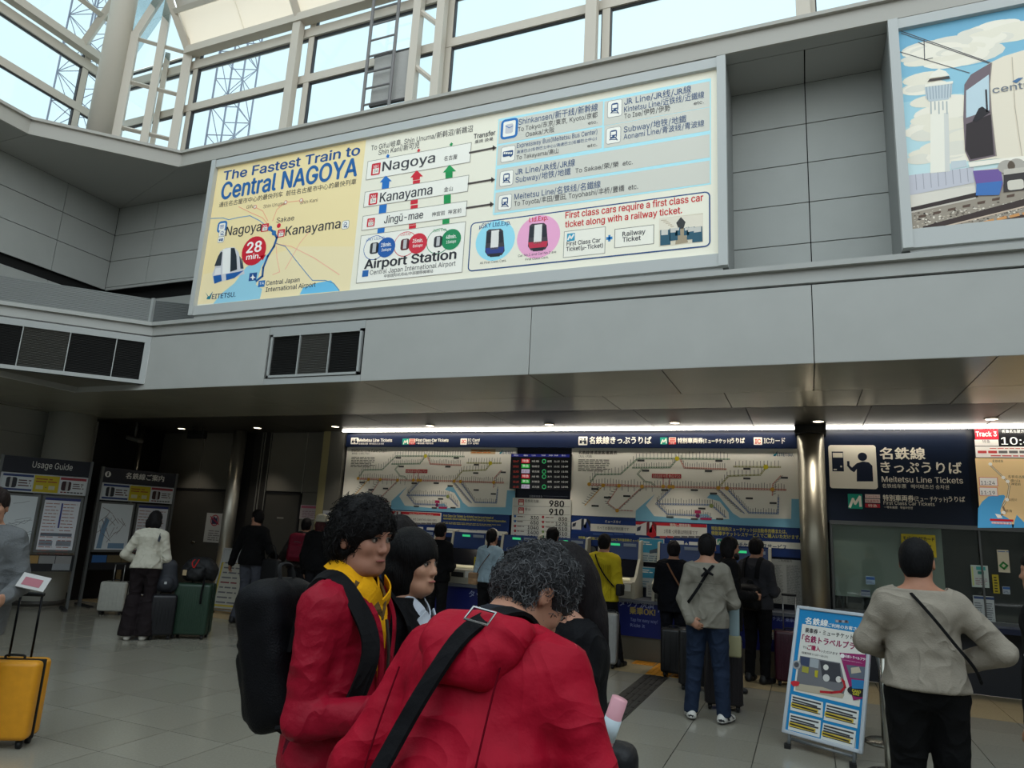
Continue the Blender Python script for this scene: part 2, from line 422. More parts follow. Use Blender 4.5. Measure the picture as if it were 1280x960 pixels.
for k in range(nn):
    z = ZB+.06+(k+.5)*(.735-.23)/nn
    for j in range(4):
        m_ = M((88, 86, 80), .4, name='lit_vent_slat') if j == 2 else M((42, 41, 40), .5, name='dark_vent_slat')  # brighter bay again has the light painted into the slats
        c = C0+dC*((divs[j]+divs[j+1])/2)+nC*(-.02); c.z = z
        sl.box(c, (divs[j+1]-divs[j]-.012, .018, .005), m_, rot=rotC @ Euler((R_(-35), 0, 0)).to_matrix())
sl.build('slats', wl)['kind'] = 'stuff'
for d in divs[1:4]: mb = MB(); cbox(mb, d-.005, d+.005, ZB+.05, 3.8, -.03, .0, TRIM); mb.build('divider', wl)
# soffit of the bay (a triangle a little above the main soffit)
MB().prism([(CX0, CY0, ZB), (BX, BYY, ZB), (BX, CY0, ZB)], (0, 0, 0), (0, 0, .03), M((104, 100, 88), .3, name='bay_soffit')).build('soffit', wl)
MB().prism([(CX0, CY0, ZC), (BX, CY0, ZC)][::1]+[(BX, CY0, ZB), (CX0, CY0, ZB)], (0, 0, 0), (0, .03, 0), GREY).build('soffit_edge', wl)
MB().bb((BX-.03, -9, ZC), (BX, CY0, ZB), GREY).build('soffit_edge', wl)
# corrugated parapet: folded sheet with fine horizontal ribs
def ribs(a, b, z0, z1, n, m):
    a = Vector(a); b = Vector(b); d = (b-a).normalized(); nn_ = Vector((-d.y, d.x, 0)); 
    if nn_.dot(-a) < 0: nn_ = -nn_
    vs = []; fs = []
    for k in range(2*n+1):
        z = z0+(z1-z0)*k/(2*n); o = nn_*(.006 if k % 2 else 0)
        vs += [Vector((a.x, a.y, z))+o, Vector((b.x, b.y, z))+o]
    for k in range(2*n): fs.append((2*k, 2*k+1, 2*k+3, 2*k+2))
    mb = MB().add(vs, fs, m); mb.prism([(a.x, a.y, z0), (b.x, b.y, z0), (b.x, b.y, z1), (a.x, a.y, z1)], nn_*-.03, nn_*-.002, m); return mb
PAR = M((128, 130, 128), .4, name='ribbed_sheet')
pa = C0+dC*.06-nC*.18; pb = C0+dC*(LC+.6)-nC*.18
ribs((pb.x, pb.y, 0), (pa.x, pa.y, 0), 4.08, 4.46, 16, PAR).build('parapet_sheet', wl)
ribs((pa.x+.03, pa.y, 0), (-7.3, 7.06, 0), 4.08, 4.44, 16, M((96, 98, 97), .4, name='ribbed_sheet_shaded')).build('parapet_sheet', wl)  # same sheet turning into the recess, its shade put into a darker colour
MB().bb((pa.x-.03, pa.y-.03, 4.08), (pa.x+.02, pa.y+.02, 4.47), TRIM).build('parapet_post', wl)
# left side front over the aisle, beyond the bay, runs towards the viewer
ws = root_struct('wall_left')
MB().bb((BX-.03, -9, ZC+.003), (BX, BYY, 4.06), GREY).build('panel', ws)
MB().bb((BX-.6, -9, 4.03), (BX+.05, BYY+.03, 4.08), GREY).build('ledge', ws)
# ---- recess walls with panels
rj = [4.10, 4.577, 5.02, 5.46, 5.905, 6.382]
wr = root_struct('wall_back_recess')
MB().bb((-10.3, BY+.155, 4.0), (-7.0, BY+.2, 6.47), DARK).bb((-7.0, BY+.025, 4.0), (8, BY+.08, 6.47), DARK).bb((-10.3, BY+.0, 6.405), (-6.9, BY+.2, 6.46), DARK).build('backing', wr)
xs = [-10.15, -9.27, -8.2, -7.1, -6.0, -4.9, -3.8, -2.7, -1.6, -.75, .13, .95, 2.05, 3.15, 4.25, 5.35, 6.45, 8.0]
for i in range(len(xs)-1):
    left = xs[i+1] < -7
    for j in range(5):
        if left and j == 1: z0, z1 = 5.0, rj[2]+.0
        else: z0, z1 = rj[j], rj[j+1]
        if left and j <= 1:
            if j == 0: wpanel(xs[i], xs[i+1], 4.1, 4.80, y=BY+.12, mat=GREY2, parent=wr, t=.03)
            continue
        wpanel(xs[i], xs[i+1], z0, z1, y=BY, mat=GREY2, parent=wr, g=.005, t=.02)
wpanel(-10.15, -7.0, 4.97, 5.02, y=BY, mat=GREY2, parent=wr, t=.02)
w2 = root_struct('wall_left_recess')
MB().bb((-10.3, -9, 4.0), (-10.21, BY+.155, 6.47), DARK).build('backing', w2)
ys = [BY, 6.23, 5.0, 3.8, 2.6, 1.4, .2, -1, -3, -6, -9]
for i in range(len(ys)-1):
    for z0, z1 in ((4.1, 4.84), (4.98, 5.46), (5.46, 5.91), (5.91, 6.37)):
        xo = -10.15 if z0 > 4.5 else -10.185
        MB().bb((xo-.02, ys[i+1]+.005, z0+.005), (xo, ys[i]-.005, z1-.005+(.012 if z1 > 6.3 else 0)), GREY2).build('panel', w2)
# ---- upper ledge + its soffit
ZL, ZT = 6.38, 6.62
up = root_struct('trim_upper_ledge')
out = [(8, FY), (CX0, CY0), (BX, BYY), (BX, -9)]
LEDG = M((176, 172, 164), .45, name='upper_ledge_paint')
def strip(pts, z0, z1, off, m, name):
    for a, b in zip(pts, pts[1:]):
        a = Vector((*a, 0)); b = Vector((*b, 0)); d = (b-a).normalized(); n = Vector((-d.y, d.x, 0))
        if n.dot(-a) < 0 and n.dot(Vector((0, 0, 0))-(a+b)/2) < 0: n = -n
        MB().prism([a+Vector((0, 0, z0)), b+Vector((0, 0, z0)), b+Vector((0, 0, z1)), a+Vector((0, 0, z1))], n*0, n*off, m).build(name, up)
strip(out, ZL+.02, ZT-.02, -.05, LEDG, 'fascia_strip')
strip(out, ZT-.03, ZT+.01, .04, LEDG, 'nosing'); strip(out, ZL, ZL+.025, .0301, LEDG, 'lower_nosing')
SOF = M((168, 167, 162), .6, name='recess_soffit_panel')
def slab(pts, z0, z1, m, name, par): MB().prism([(x, y, z0) for x, y in pts], (0, 0, 0), (0, 0, z1-z0), m).build(name, par)
g = .006
for i in range(len(xs)-1):
    if xs[i] >= -7.2: slab([(xs[i]+g, FY+.16), (xs[i+1]-g, FY+.16), (xs[i+1]-g, BY), (xs[i]+g, BY)], ZL+.0, ZL+.02, SOF, 'soffit_panel', up)
slab([(-7.2, FY), (8, FY), (8, FY+.15), (-7.2, FY+.15)], ZL-.0, ZL+.02, SOF, 'soffit_panel', up)
slab([(CX0, CY0), (-7.2-g, FY), (-7.2-g, BY), (-10.15+.006, BY)], ZL, ZL+.02, SOF, 'soffit_panel', up)
slab([(CX0-.006, CY0), (-10.15, BY-.006), (-10.15, BYY+.006), (BX, BYY+.006)], ZL, ZL+.02, SOF, 'soffit_panel', up)
slab([(BX, BYY), (-10.15, BYY), (-10.15, -9), (BX, -9)], ZL, ZL+.02, SOF, 'soffit_panel', up)
slab([(8, FY+.07), (CX0-.03, CY0+.07), (BX-.07, BYY+.03), (BX-.07, -9), (-10.3, -9), (-10.3, BY+.1), (8, BY+.1)], ZT-.16, ZT-.01, DARK, 'ledge_core', up)
# ---- main soffit / ceiling under the bridge
cl = root_struct('ceiling')
cj = [-13, -8.9, -6.75, -4.62, -2.565, -1.22, .11, 1.45, 2.78, 4.11, 5.44, 8]
g = .005
for i in range(len(cj)-1):
    for (a, b, dx) in ((FY, 7.58, 0), (7.58, 8.47, .0)):
        off = 0 if (a == FY) else (.45 if -4 < cj[i] < 1 else 0)
        x0, x1 = cj[i]+off, cj[i+1]+(.45 if (a != FY and -4 < cj[i+1] < 1) else 0)
        lo = a
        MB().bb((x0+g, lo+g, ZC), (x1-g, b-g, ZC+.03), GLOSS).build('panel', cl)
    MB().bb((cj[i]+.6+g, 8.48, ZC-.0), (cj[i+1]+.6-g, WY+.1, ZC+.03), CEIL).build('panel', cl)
for j in range(8):
    MB().bb((-13, FY-(j+1)*1.9+g, ZC), (BX-.035, FY-j*1.9-g, ZC+.03), GLOSS).build('panel', cl)
MB().bb((-13, -9, ZC+.035), (BX-.04, 10.4, ZC+.1), DARK).bb((BX-.04, FY+.07, ZC+.035), (8, 10.4, ZC+.1), DARK).build('backing', cl)
# ---- ground floor back wall
bw = root_struct('wall_back')
WP = M((104, 101, 93), .45, noise=.05, nscale=2, name='taupe_wall_panel')
WD = M((62, 60, 55), .4, noise=.05, nscale=3, name='dark_door_panel')
DK = M((30, 29, 30), .4, name='dark_wall_panel')
MB().bb((-13, WY+.03, 0), (8, WY+.1, ZC+.03), M((40, 40, 42), .6, name='wall_core')).build('backing', bw)
def bwp(x0, x1, z0, z1, m, y=WY, t=.03): return MB().bb((x0+.004, y, z0+.004), (x1-.004, y+t, z1-.004), m).build('panel', bw)
# left side wall behind the guide boards
lw = root_struct('wall_left_lower')
LX = -12.0
for i in range(9):
    y1 = 8.75-i*2.0
    for z0, z1 in ((0, .12), (.12, 2.75), (2.75, ZC)): MB().bb((LX-.04, y1-2+.005, z0+.003), (LX, y1-.005, z1-.003), M((150, 150, 144), .5, noise=.04, nscale=2, name='side_wall_panel') if z0 else DK).build('panel', lw)
MB().bb((LX-.3, 8.75, 0), (LX, WY, ZC), DK).build('dark_opening', lw)  # dark block filling the opening, with the shade inside painted as its colour
MB().bb((LX-.2, -9.3, 0), (LX-.05, 8.8, ZC+.1), DK).build('backing', lw)
# doors, panels and trims of the back wall, left part
bwp(-12, -10.9, 2.07, ZC, WP); bwp(-10.9, -9.98, 2.07, ZC, WP)
d1 = root_struct('door_1')
MB().bb((-11.5, WY+.0, .01), (-10.0, WY+.028, 2.04), WD).build('door_leaf', d1)
for a, b in (((-11.54, WY-.01, 0), (-11.5, WY+.03, 2.07)), ((-10.0, WY-.01, 0), (-9.96, WY+.03, 2.07)), ((-11.54, WY-.01, 2.035), (-9.96, WY+.03, 2.07))): MB().bb(a, b, DK).build('door_frame', d1)
hd = MB(); hd.tube([(-10.82, WY-.05, 1.06), (-10.70, WY-.05, 1.06)], .011, STEEL).tube([(-10.82, WY, 1.06), (-10.82, WY-.05, 1.06)], .011, STEEL).lathe((-10.82, WY-.012, 1.06), [(.028, 0), (.028, .01)], STEEL, axis=Matrix.Rotation(R_(90), 3, 'X')); hd.build('door_handle', d1)
bwp(-12, -11.54, 0, 2.07, DK); bwp(-9.96, -9.62, 0, ZC, DK); bwp(-9.62, -9.24, 0, ZC, M((44, 42, 40), .35, name='brown_wall_panel'))
for x in (-9.42, -9.36, -9.22): MB().bb((x-.008, WY-.012, 0), (x+.008, WY, ZC), M((170, 168, 160), .3, metal=.7, name='bright_edge_trim')).build('edge_trim', bw)
bwp(-9.2, -8.38, 2.07, ZC, WP); bwp(-8.38, -7.97, 2.07, ZC, WP); bwp(-8.36, -7.97, 0, 2.07, WP)
d2 = root_struct('door_2')
MB().bb((-9.2, WY+.0, .01), (-8.40, WY+.028, 2.03), WD).build('door_leaf', d2)
for a, b in (((-9.22, WY-.01, 0), (-9.18, WY+.03, 2.05)), ((-8.41, WY-.01, 0), (-8.37, WY+.03, 2.05)), ((-9.22, WY-.01, 2.02), (-8.37, WY+.03, 2.05))): MB().bb(a, b, DK).build('door_frame', d2)
MB().tube([(-9.12, WY-.05, 1.02), (-9.0, WY-.05, 1.02)], .011, STEEL).tube([(-9.12, WY, 1.02), (-9.12, WY-.05, 1.02)], .011, STEEL).build('door_handle', d2)
MB().bb((-8.87, WY-.004, 1.58), (-8.72, WY, 1.61), M((120, 118, 110), .4, name='door_plate')).build('door_plate', d2)
MB().bb((-8.385, WY-.008, 2.05), (-8.372, WY, ZC), M((170, 168, 160), .3, metal=.7, name='bright_edge_trim')).build('edge_trim', bw)
MB().bb((-10.905, WY-.008, 2.07), (-10.893, WY, ZC), M((170, 168, 160), .3, metal=.7, name='bright_edge_trim')).build('edge_trim', bw)
MB().bb((-7.95, WY-.10, 0), (-7.80, WY+.03, ZC), M((150, 140, 100), .5, name='yellowish_jamb')).build('jamb', bw)
MB().bb((-7.80, WY-.10, 0), (-7.50, WY+.03, ZC), M((92, 90, 84), .5, name='grey_jamb')).build('jamb', bw)
MB().bb((-7.5, WY+.0, 0), (.26, WY+.03, ZC-.0), M((16, 24, 46), .4, name='navy_wall_panel')).build('panel', bw)
bwp(.26, 8, 0.0, .78, M((38, 40, 46), .5, noise=.08, nscale=80, name='dark_counter_front'))
# steel columns
for nm, x, y, r in (('column_1', -9.80, 9.98, .13), ('column_2', .085, 9.95, .165), ('column_4', -12.6+.75, 10.0, .10)):
    struct('wall_back_'+nm, MB().lathe((x, y, 0), [(r, 0), (r, ZC-.12)], n=32).lathe((x, y, ZC-.12), [(r*1.12, 0), (r*1.12, .12)], M((24, 23, 22), .5, name='black_collar'), n=32), mat=None) if False else None
def column(name, x, y, r, col, rough, metal, z0=0, z1=ZC, collar=False):
    t = root_struct(name, (x, y, 0))
    MB().lathe((0, 0, z0), [(r, 0), (r, z1-z0-(.11 if collar else 0))], M(col, rough, metal=metal, name='column_finish'), n=40).build('shaft', t)
    if collar: MB().bb((-r*1.15, -r*1.15, z1-.11), (r*1.15, r*1.15, z1-.002), M((22, 21, 20), .6, name='black_collar')).build('collar', t)
    MB().lathe((0, 0, z0), [(r*1.03, 0), (r*1.03, .08)], M((60, 58, 54), .4, metal=metal, name='column_foot'), n=40).build('base', t)
column('wall_back_column', -9.80, 10.0, .12, (200, 197, 186), .34, .85)
column('wall_back_column', .085, 9.95, .165, (150, 145, 130), .36, .85, collar=True)
column('wall_left_column', -11.55, 9.3, .05, (160, 158, 150), .22, .9)
column('wall_left_column', -11.72, 8.05, .36, (178, 178, 170), .5, 0)
# ---- ticket office front (right of the steel column)
of = root_struct('window_1')
OX0, OX1, OZ0, OZ1 = .28, 7.9, .84, 1.90
ALU = M((112, 114, 114), .3, metal=.8, name='aluminium_frame')
for a, b in (((OX0, WY-.08, OZ1), (OX1, WY+.03, OZ1+.05)), ((OX0, WY-.08, OZ0-.04), (OX1, WY+.03, OZ0)), ((OX0, WY-.06, OZ0), (OX0+.03, WY+.03, OZ1)), ((1.93, WY-.04, OZ0), (1.95, WY+.03, OZ1)), ((2.6, WY-.04, OZ0), (2.62, WY+.03, OZ1)), ((4.2, WY-.04, OZ0), (4.24, WY+.03, OZ1))):
    MB().bb(a, b, ALU).build('window_frame', of)
BLIND = M((196, 208, 200), .6, name='pale_green_blind').copy(); _t = BLIND.node_tree; _tl = _t.nodes.new('ShaderNodeBsdfTranslucent'); _tl.inputs[0].default_value = (.55, .62, .57, 1); _mm = _t.nodes.new('ShaderNodeMixShader'); _mm.inputs[0].default_value = .5
_t.links.new(_t.nodes['Principled BSDF'].outputs[0], _mm.inputs[1]); _t.links.new(_tl.outputs[0], _mm.inputs[2]); _t.links.new(_mm.outputs[0], _t.nodes['Material Output'].inputs[0])
GL = glass_mat('office_glass', (.90, .94, .92), .08, .03)
for a, b in ((OX0+.03, 1.93), (1.95, 2.6), (2.62, 4.2), (4.24, OX1)): MB().bb((a, WY-.012, OZ0), (b, WY-.004, OZ1), GL).build('pane', of)
MB().bb((OX0+.03, WY+.02, 1.0), (1.55, WY+.035, OZ1), BLIND).build('roller_blind', of)
MB().bb((OX0, 9.82, .74), (OX1, WY+.03, .80), M((30, 36, 60), .4, name='navy_counter_edge')).build('counter', of)
# room behind the office glass
rm = root_struct('wall_office')
MB().bb((.2, 12.6, 0), (8, 12.7, ZC), M((100, 98, 90), .7, name='office_wall')).build('back_panel', rm)
MB().bb((.15, WY+.05, 0), (.2, 12.7, ZC), M((90, 88, 82), .7, name='office_wall')).build('side_panel', rm)
MB().bb((.2, WY+.1, 2.5), (8, 12.7, 2.55), M((120, 118, 112), .8, name='office_ceiling')).build('ceiling_panel', rm)
MB().bb((OX0, WY, 1.95), (8, WY+.05, ZC), M((24, 32, 48), .35, name='navy_fascia')).build('navy_fascia', rm)
# long strip light over the header
sl_ = MB().bb((-7.45, 9.96, ZC-.03), (-.1, 10.0, ZC-.005), M((255, 248, 234), emit=18, name='strip_light')).build('strip_light', cl)
MB().bb((.26, 9.96, ZC-.03), (7.9, 10.0, ZC-.005), M((255, 248, 234), emit=18, name='strip_light')).build('strip_light', cl)
# ---- ceiling downlights
for i, (x, y) in enumerate([(-10.9, 9.62), (-9.05, 9.62), (-7.3, 9.55), (-5.47, 9.55), (-3.46, 9.55), (-1.62, 9.50), (.18, 9.50), (2.02, 9.45), (4.0, 9.45), (-2.6, 8.9), (5.8, 9.45)]):
    lab = ['round recessed downlight above the no-entry notice on the far-left door', 'round recessed downlight above the door right of the left steel column', 'round recessed downlight above the left end of the ticket wall', 'round recessed downlight above the left fare chart', 'round recessed downlight above the departures screen', 'round recessed downlight above the right fare chart', 'round recessed downlight just right of the steel column', 'round recessed downlight above the large navy ticket sign', None, None, None][i]
    if lab is None: continue
    t = thing('downlight', lab, 'ceiling light', (x, y, ZC), group='downlights in the dark soffit')
    MB().lathe((0, 0, 0), [(.075, .0), (.085, -.006), (.07, -.008)], M((120, 118, 112), .4, name='lamp_ring'), n=24).build('ring', t)
    MB().lathe((0, 0, -.009), [(.062, 0), (.062, .001)], M((255, 238, 205), emit=5, name='lamp_lens'), n=24).build('lens', t)
    L = bpy.data.lights.new('downlight_lamp', 'SPOT'); L.energy = 34; L.spot_size = R_(80); L.spot_blend = .6; L.color = (1, .92, .80); L.shadow_soft_size = .05
    lo = bpy.data.objects.new('lamp', L); link(lo, t); lo.location = (0, 0, -.03)
# emergency / direction sign box hanging at the far-left ceiling
t = thing('ceiling_sign_box', 'small dark sign box under the soffit left of the left steel column', 'sign', (-10.35, 9.5, ZC-.22))
MB().rbox((0, 0, .08), (.40, .10, .15), .008, M((26, 26, 26), .5, name='black_housing')).build('housing', t)
for x in (-.12, .12): MB().tube([(x, 0, .15), (x, 0, .218)], .01, DK).build('hanger', t)
t = thing('ceiling_camera', 'small grey ceiling camera above the left information board', 'camera', (-11.2, 8.9, ZC))
MB().tube([(0, 0, 0), (0, 0, -.28)], .018, M((90, 88, 82), .5)).build('stem', t)
MB().rbox((0.0, 0, -.31), (.34, .12, .07), .015, M((96, 94, 88), .4), rot=(0, R_(12), 0)).build('housing', t)
# ================================================================== upper windows
WS = WHITE_STEEL
SKG = glass_mat('window_glass', (.69, .755, .77), .05, .02)
DKG = M((60, 58, 60), .5, name='dark_gasket')
def gbars(nm, P0, d, nrm, spans, zs, mull):
    """glazed front: P0 origin, d along, nrm towards the hall"""
    t = root_struct(nm); P0 = Vector(P0); d = Vector(d); nrm = Vector(nrm)
    rot = Matrix((d, nrm, Vector((0, 0, 1)))).transposed()
    L = spans[-1]
    for z0, z1, dep in zs:
        c = P0+d*(L/2); c.z = (z0+z1)/2; MB().box(c, (L, dep, z1-z0), WS, rot=rot).build('rail', t)
        c2 = c.copy(); c2.z = z0-.008; c2 += nrm*.0; MB().box(c2, (L, .03, .016), DKG, rot=rot).build('gasket', t)
    for m_ in mull:
        c = P0+d*m_; c.z = (ZT+zs[-1][1])/2; MB().box(c, (.09, .07, zs[-1][1]-ZT), WS, rot=rot).build('mullion', t)
        for s_ in (-1, 1): c3 = c+d*(s_*.052); MB().box(c3, (.012, .05, zs[-1][1]-ZT), DKG, rot=rot).build('gasket', t)
    for a, b in zip(spans, spans[1:]):
        for (za, zb) in zip(zs, zs[1:]):
            c = P0+d*((a+b)/2)-nrm*.01; c.z = (za[1]+zb[0])/2; MB().box(c, (b-a-.09, .008, zb[0]-za[1]), SKG, rot=rot).build('pane', t)
    return t
fz = [(6.62, 6.70, .10), (7.48, 7.60, .08), (8.20, 8.34, .10), (8.47, 8.50, .04)]
fm = [-8.35, -6.17, -3.96, -1.92, .2, 2.35, 4.5, 6.65]
gbars('window_2', (-10.05, 6.66, 0), (1, 0, 0), (0, -1, 0), [0]+[m+10.05 for m in fm]+[18.0], fz, [m+10.05 for m in fm])
gbars('window_3', (-10.05, 6.66, 0), (0, -1, 0), (1, 0, 0), [0, .6, 2.8, 5.0, 7.2, 9.4, 11.6, 15.6], fz, [.6, 2.8, 5.0, 7.2, 9.4, 11.6])
pt = root_struct('trim_roof_frame')
def post(x, y, z0, z1, w_=.13, d_=.10, name='post'): MB().bb((x-w_/2, y-d_/2, z0), (x+w_/2, y+d_/2, z1), WS).build(name, pt)
for x in (-6.34, -2.06, .13, 2.3, 4.45, 6.6): post(x, 6.53, ZT, 8.38)
for x in (-4.38, -4.03): post(x, 6.53, ZT, 10.2, w_=.11)
for z in (6.95, 7.75, 8.5, 9.3): MB().tube([(-4.35, 6.53, z+.28), (-4.06, 6.53, z)], .035, WS, n=6).build('brace', pt)
MB().bb((-8.46, 6.46, 8.38), (8, 6.60, 8.50), WS).build('beam', pt)
# rafters and the sloped translucent roof
SL = 1.25
def rp(t, x): return (x, 6.55-t, 8.44+SL*t)
for x in (-8.46, -6.36, -4.25, -2.06, .13, 2.3, 4.45, 6.6):
    MB().tube([rp(0, x), rp(2.2, x)], .065, WS, n=4).build('rafter', pt)
for t_ in (.36, 1.0, 1.6, 2.2): MB().tube([rp(t_, -8.5), rp(t_, 8)], .05, WS, n=4).build('purlin', pt)
rf = root_struct('ceiling_roof')
CANV = M((255, 246, 232), .8, name='cream_roof_fabric')
_b = CANV.node_tree.nodes['Principled BSDF']; _b.inputs['Transmission Weight'].default_value = 0
_tr = CANV.node_tree.nodes.new('ShaderNodeBsdfTranslucent'); _tr.inputs[0].default_value = (.84, .79, .71, 1)
_mx = CANV.node_tree.nodes.new('ShaderNodeMixShader'); _mx.inputs[0].default_value = .75
CANV.node_tree.links.new(_b.outputs[0], _mx.inputs[1]); CANV.node_tree.links.new(_tr.outputs[0], _mx.inputs[2])
CANV.node_tree.links.new(_mx.outputs[0], CANV.node_tree.nodes['Material Output'].inputs[0])
PALE = M((215, 210, 202), .6, name='pale_roof_panel')
cols = [-8.46, -7.4, -6.36, -5.3, -4.25, -3.15, -2.06, .13, 2.3, 4.45, 6.6, 8]
for a, b in zip(cols, cols[1:]):
    for (t0, t1, m_) in ((0.0, .36, CANV), (.36, 1.0, PALE if a < -6.5 else CANV), (1.0, 1.6, PALE), (1.6, 2.2, PALE)):
        if b > -4.3 and t0 < .3 and False: continue
        P = [Vector(rp(t0+.003, a+.003)), Vector(rp(t0+.003, b-.003)), Vector(rp(t1-.003, b-.003)), Vector(rp(t1-.003, a+.003))]
        P = [p+Vector((0, .08, .06)) for p in P]
        MB().prism(P, (0, 0, 0), (0, .012, .01), m_).build('roof_panel', rf)
# left side of the roof: steel only near the corner, the same slope turned round
def rq(t, y): return (-9.95+t, y, 8.44+SL*t)
for y in (5.9, 3.8, 1.6, -.6, -2.8): MB().tube([rq(0, y), rq(2.2, y)], .065, WS, n=4).build('rafter', pt)
for t_ in (.36, 1.0, 1.6, 2.2): MB().tube([rq(t_, 6.3), rq(t_, -6)], .05, WS, n=4).build('purlin', pt)
MB().bb((-10.0, -6, 8.38), (-9.86, 6.6, 8.50), WS).build('beam', pt)
# corner frame: three posts in line with crossbars, pointed head
q1, q2, q3 = Vector((-8.46, 6.55, 0)), Vector((-8.72, 6.28, 0)), Vector((-8.97, 6.02, 0))
qz = Vector((0, 0, 1)); rotQ = Matrix((Vector((s2, s2, 0)), Vector((s2, -s2, 0)), qz)).transposed()
for q, z1 in ((q1, 8.5), (q3, 8.5)): MB().box(q+qz*(ZT+z1)/2, (.12, .12, z1-ZT), WS, rot=rotQ).build('post', pt)
MB().box(q2+qz*8.15, (.10, .12, 3.06), WS, rot=rotQ).build('post', pt)
ap = q2+qz*9.55
for q in (q1, q3): MB().tube([q+qz*8.46, ap+(q-q2)*.1], .065, WS, n=4).build('rafter', pt)
for z in (6.98, 7.72, 8.44): MB().tube([q1+qz*z, q2+qz*z], .035, WS, n=4).tube([q2+qz*z, q3+qz*z], .035, WS, n=4).build('crossbar', pt)
rr1, rr3 = Vector((-8.9, 6.6, 0)), Vector((-9.05, 6.45, 0))
for q in (Vector((-8.95, 6.58, 0)), Vector((-9.3, 6.2, 0))): MB().box(q+qz*7.6, (.07, .07, 1.95), WS, rot=rotQ).build('post', pt)
MB().lathe((-9.10, 5.86, ZT-.2), [(.165, 0), (.165, 6)], WS, n=32).build('round_post', pt)
# ladder with a punched plate behind it
t = thing('ladder', 'grey steel access ladder in front of the upper windows', 'ladder', (-4.86, 6.48, ZT))
LM = M((128, 126, 126), .5, name='grey_ladder_paint')
for x in (-.20, .20): MB().tube([(x, 0, .02), (x, 0, 3.0)], .022, LM, n=6).build('rail', t)
for k in range(12): MB().tube([(-.20, 0, .18+k*.235), (.20, 0, .18+k*.235)], .013, LM, n=6).build('rung', t)
t = thing('perforated_plate', 'dark grey perforated metal plate fixed behind the ladder', 'panel', (-4.70, 6.56, 6.82))
pl = MB().rbox((0, 0, .36), (.60, .03, .72), .006, M((170, 168, 164), .6, bump=.8, bscale=18, name='punched_plate')); pl.build('plate', t)
for z in (.715, .002): MB().box((0, 0, z), (.62, .04, .026), M((70, 68, 68), .6)).build('edge_rail', t)
# lattice masts outside
def mast(nm, lab, x, y, z0, z1, wd, n, r, ang):
    t = thing(nm, lab, 'mast', (x, y, z0), ang)
    cs = [(-wd/2, -wd/2), (wd/2, -wd/2), (wd/2, wd/2), (-wd/2, wd/2)]; m_ = M((150, 152, 168), .5, name='mast_steel'); H = z1-z0
    for a in cs: MB().tube([(a[0], a[1], 0), (a[0], a[1], H)], r*1.6, m_, n=5).build('mast_leg', t)
    lb = MB()
    for k in range(n):
        za, zb = H*k/n, H*(k+1)/n
        for i in range(4):
            p, q = cs[i], cs[(i+1) % 4]
            lb.tube([(*p, zb), (*q, zb)], r, m_, n=4); lb.tube([(*p, za), (*q, zb)] if (k+i) % 2 else [(*q, za), (*p, zb)], r*.8, m_, n=4)
    lb.build('lattice_bracing', t)
mast('lattice_mast', 'pale steel lattice mast outside beyond the left windows', -14.3, 8.6, 3, 17, .62, 20, .012, .3)
mast('lattice_mast', 'pale steel lattice mast outside beyond the front windows at the left', -14.0, 12.4, 3, 18, .74, 18, .016, .35)

# ---- unseen walls behind and right of the viewer, added to cut the low light
for nm, a, b in (('wall_rear_added', (-10.3, -9.2, 0), (9.2, -9, 6.6)), ('wall_right_added', (9, -9, 0), (9.2, 13, 6.6))):
    MB().bb(a, b, M((112, 110, 104), .6, name='added_hall_wall')).build(nm)['kind'] = 'structure'

# glass over the left and corner roof slopes
for y0, y1 in ((6.6, 5.9), (5.9, 3.8), (3.8, 1.6), (1.6, -.6), (-.6, -2.8)):
    for t0, t1 in ((.0, .36), (.36, 1.0), (1.0, 1.6), (1.6, 2.2)):
        P = [Vector(rq(t0, y0)), Vector(rq(t0, y1)), Vector(rq(t1, y1)), Vector(rq(t1, y0))]
        MB().prism(P, (-.02, 0, .0), (-.026, 0, .0), SKG).build('pane', pt)
for t0, t1 in ((.0, .36), (.36, 1.0), (1.0, 1.6)):
    P = [Vector(rp(t0, -9.9+t0)), Vector(rp(t0, -8.46)), Vector(rp(t1, -8.46)), Vector(rp(t1, -9.9+t1))]
    MB().prism(P, (0, .02, 0), (0, .026, 0), SKG).build('pane', pt)
# ================================================================== big backlit board
CREAM, NAVY, INK = (236, 232, 214), (28, 78, 140), (50, 50, 58)
CY = (150, 222, 236); BLU = (38, 100, 168); RED = (200, 28, 48); GRN = (20, 140, 80)
t = thing('backlit_board', 'long cream and yellow backlit route board reading The Fastest Train to Central NAGOYA', 'sign board', (-4.0, FY, 4.1))
bx0, bx1, bz0, bz1 = -7.395, -.60, 4.13, 6.36
def T_(o):  # place parts built in world coordinates under a thing
    return o
def wb(parent, name, mb):
    o = mb.build(name, parent); o.matrix_parent_inverse = Matrix.Translation(parent.location).inverted(); return o
FR = M((190, 192, 190), .35, name='board_frame_paint')
wb(t, 'housing', MB().bb((bx0+.01, FY+.02, bz0+.02), (bx1-.005, FY+.68, bz1-.01), M((140, 142, 140), .5, name='board_housing')))
for a, b in (((bx0, FY-.05, bz0), (bx0+.075, FY+.03, bz1)), ((bx1-.085, FY-.05, bz0), (bx1, FY+.03, bz1)), ((bx0+.075, FY-.035, 6.25), (bx1-.085, FY+.03, bz1)), ((bx0+.075, FY-.035, bz0), (bx1-.085, FY+.03, 4.255))):
    wb(t, 'frame', MB().bb(a, b, FR))
wb(t, 'plinth', MB().bb((bx0+.06, FY-.0, 4.08), (bx1-.05, FY+.03, 4.14), FR))
Pn = Panel((0, FY+.012, 0), (1, 0, 0), (0, 0, 1), em=.14); Pn.crop = 'uv'
Pn.rect(-7.33, 4.24, -.67, 6.26, CREAM, 0)
Pn.crop = (240, 60, 2.8222)
Pn.poly([(93, 425), (614, 325), (556, 858), (20, 905)], (242, 222, 168), 1)
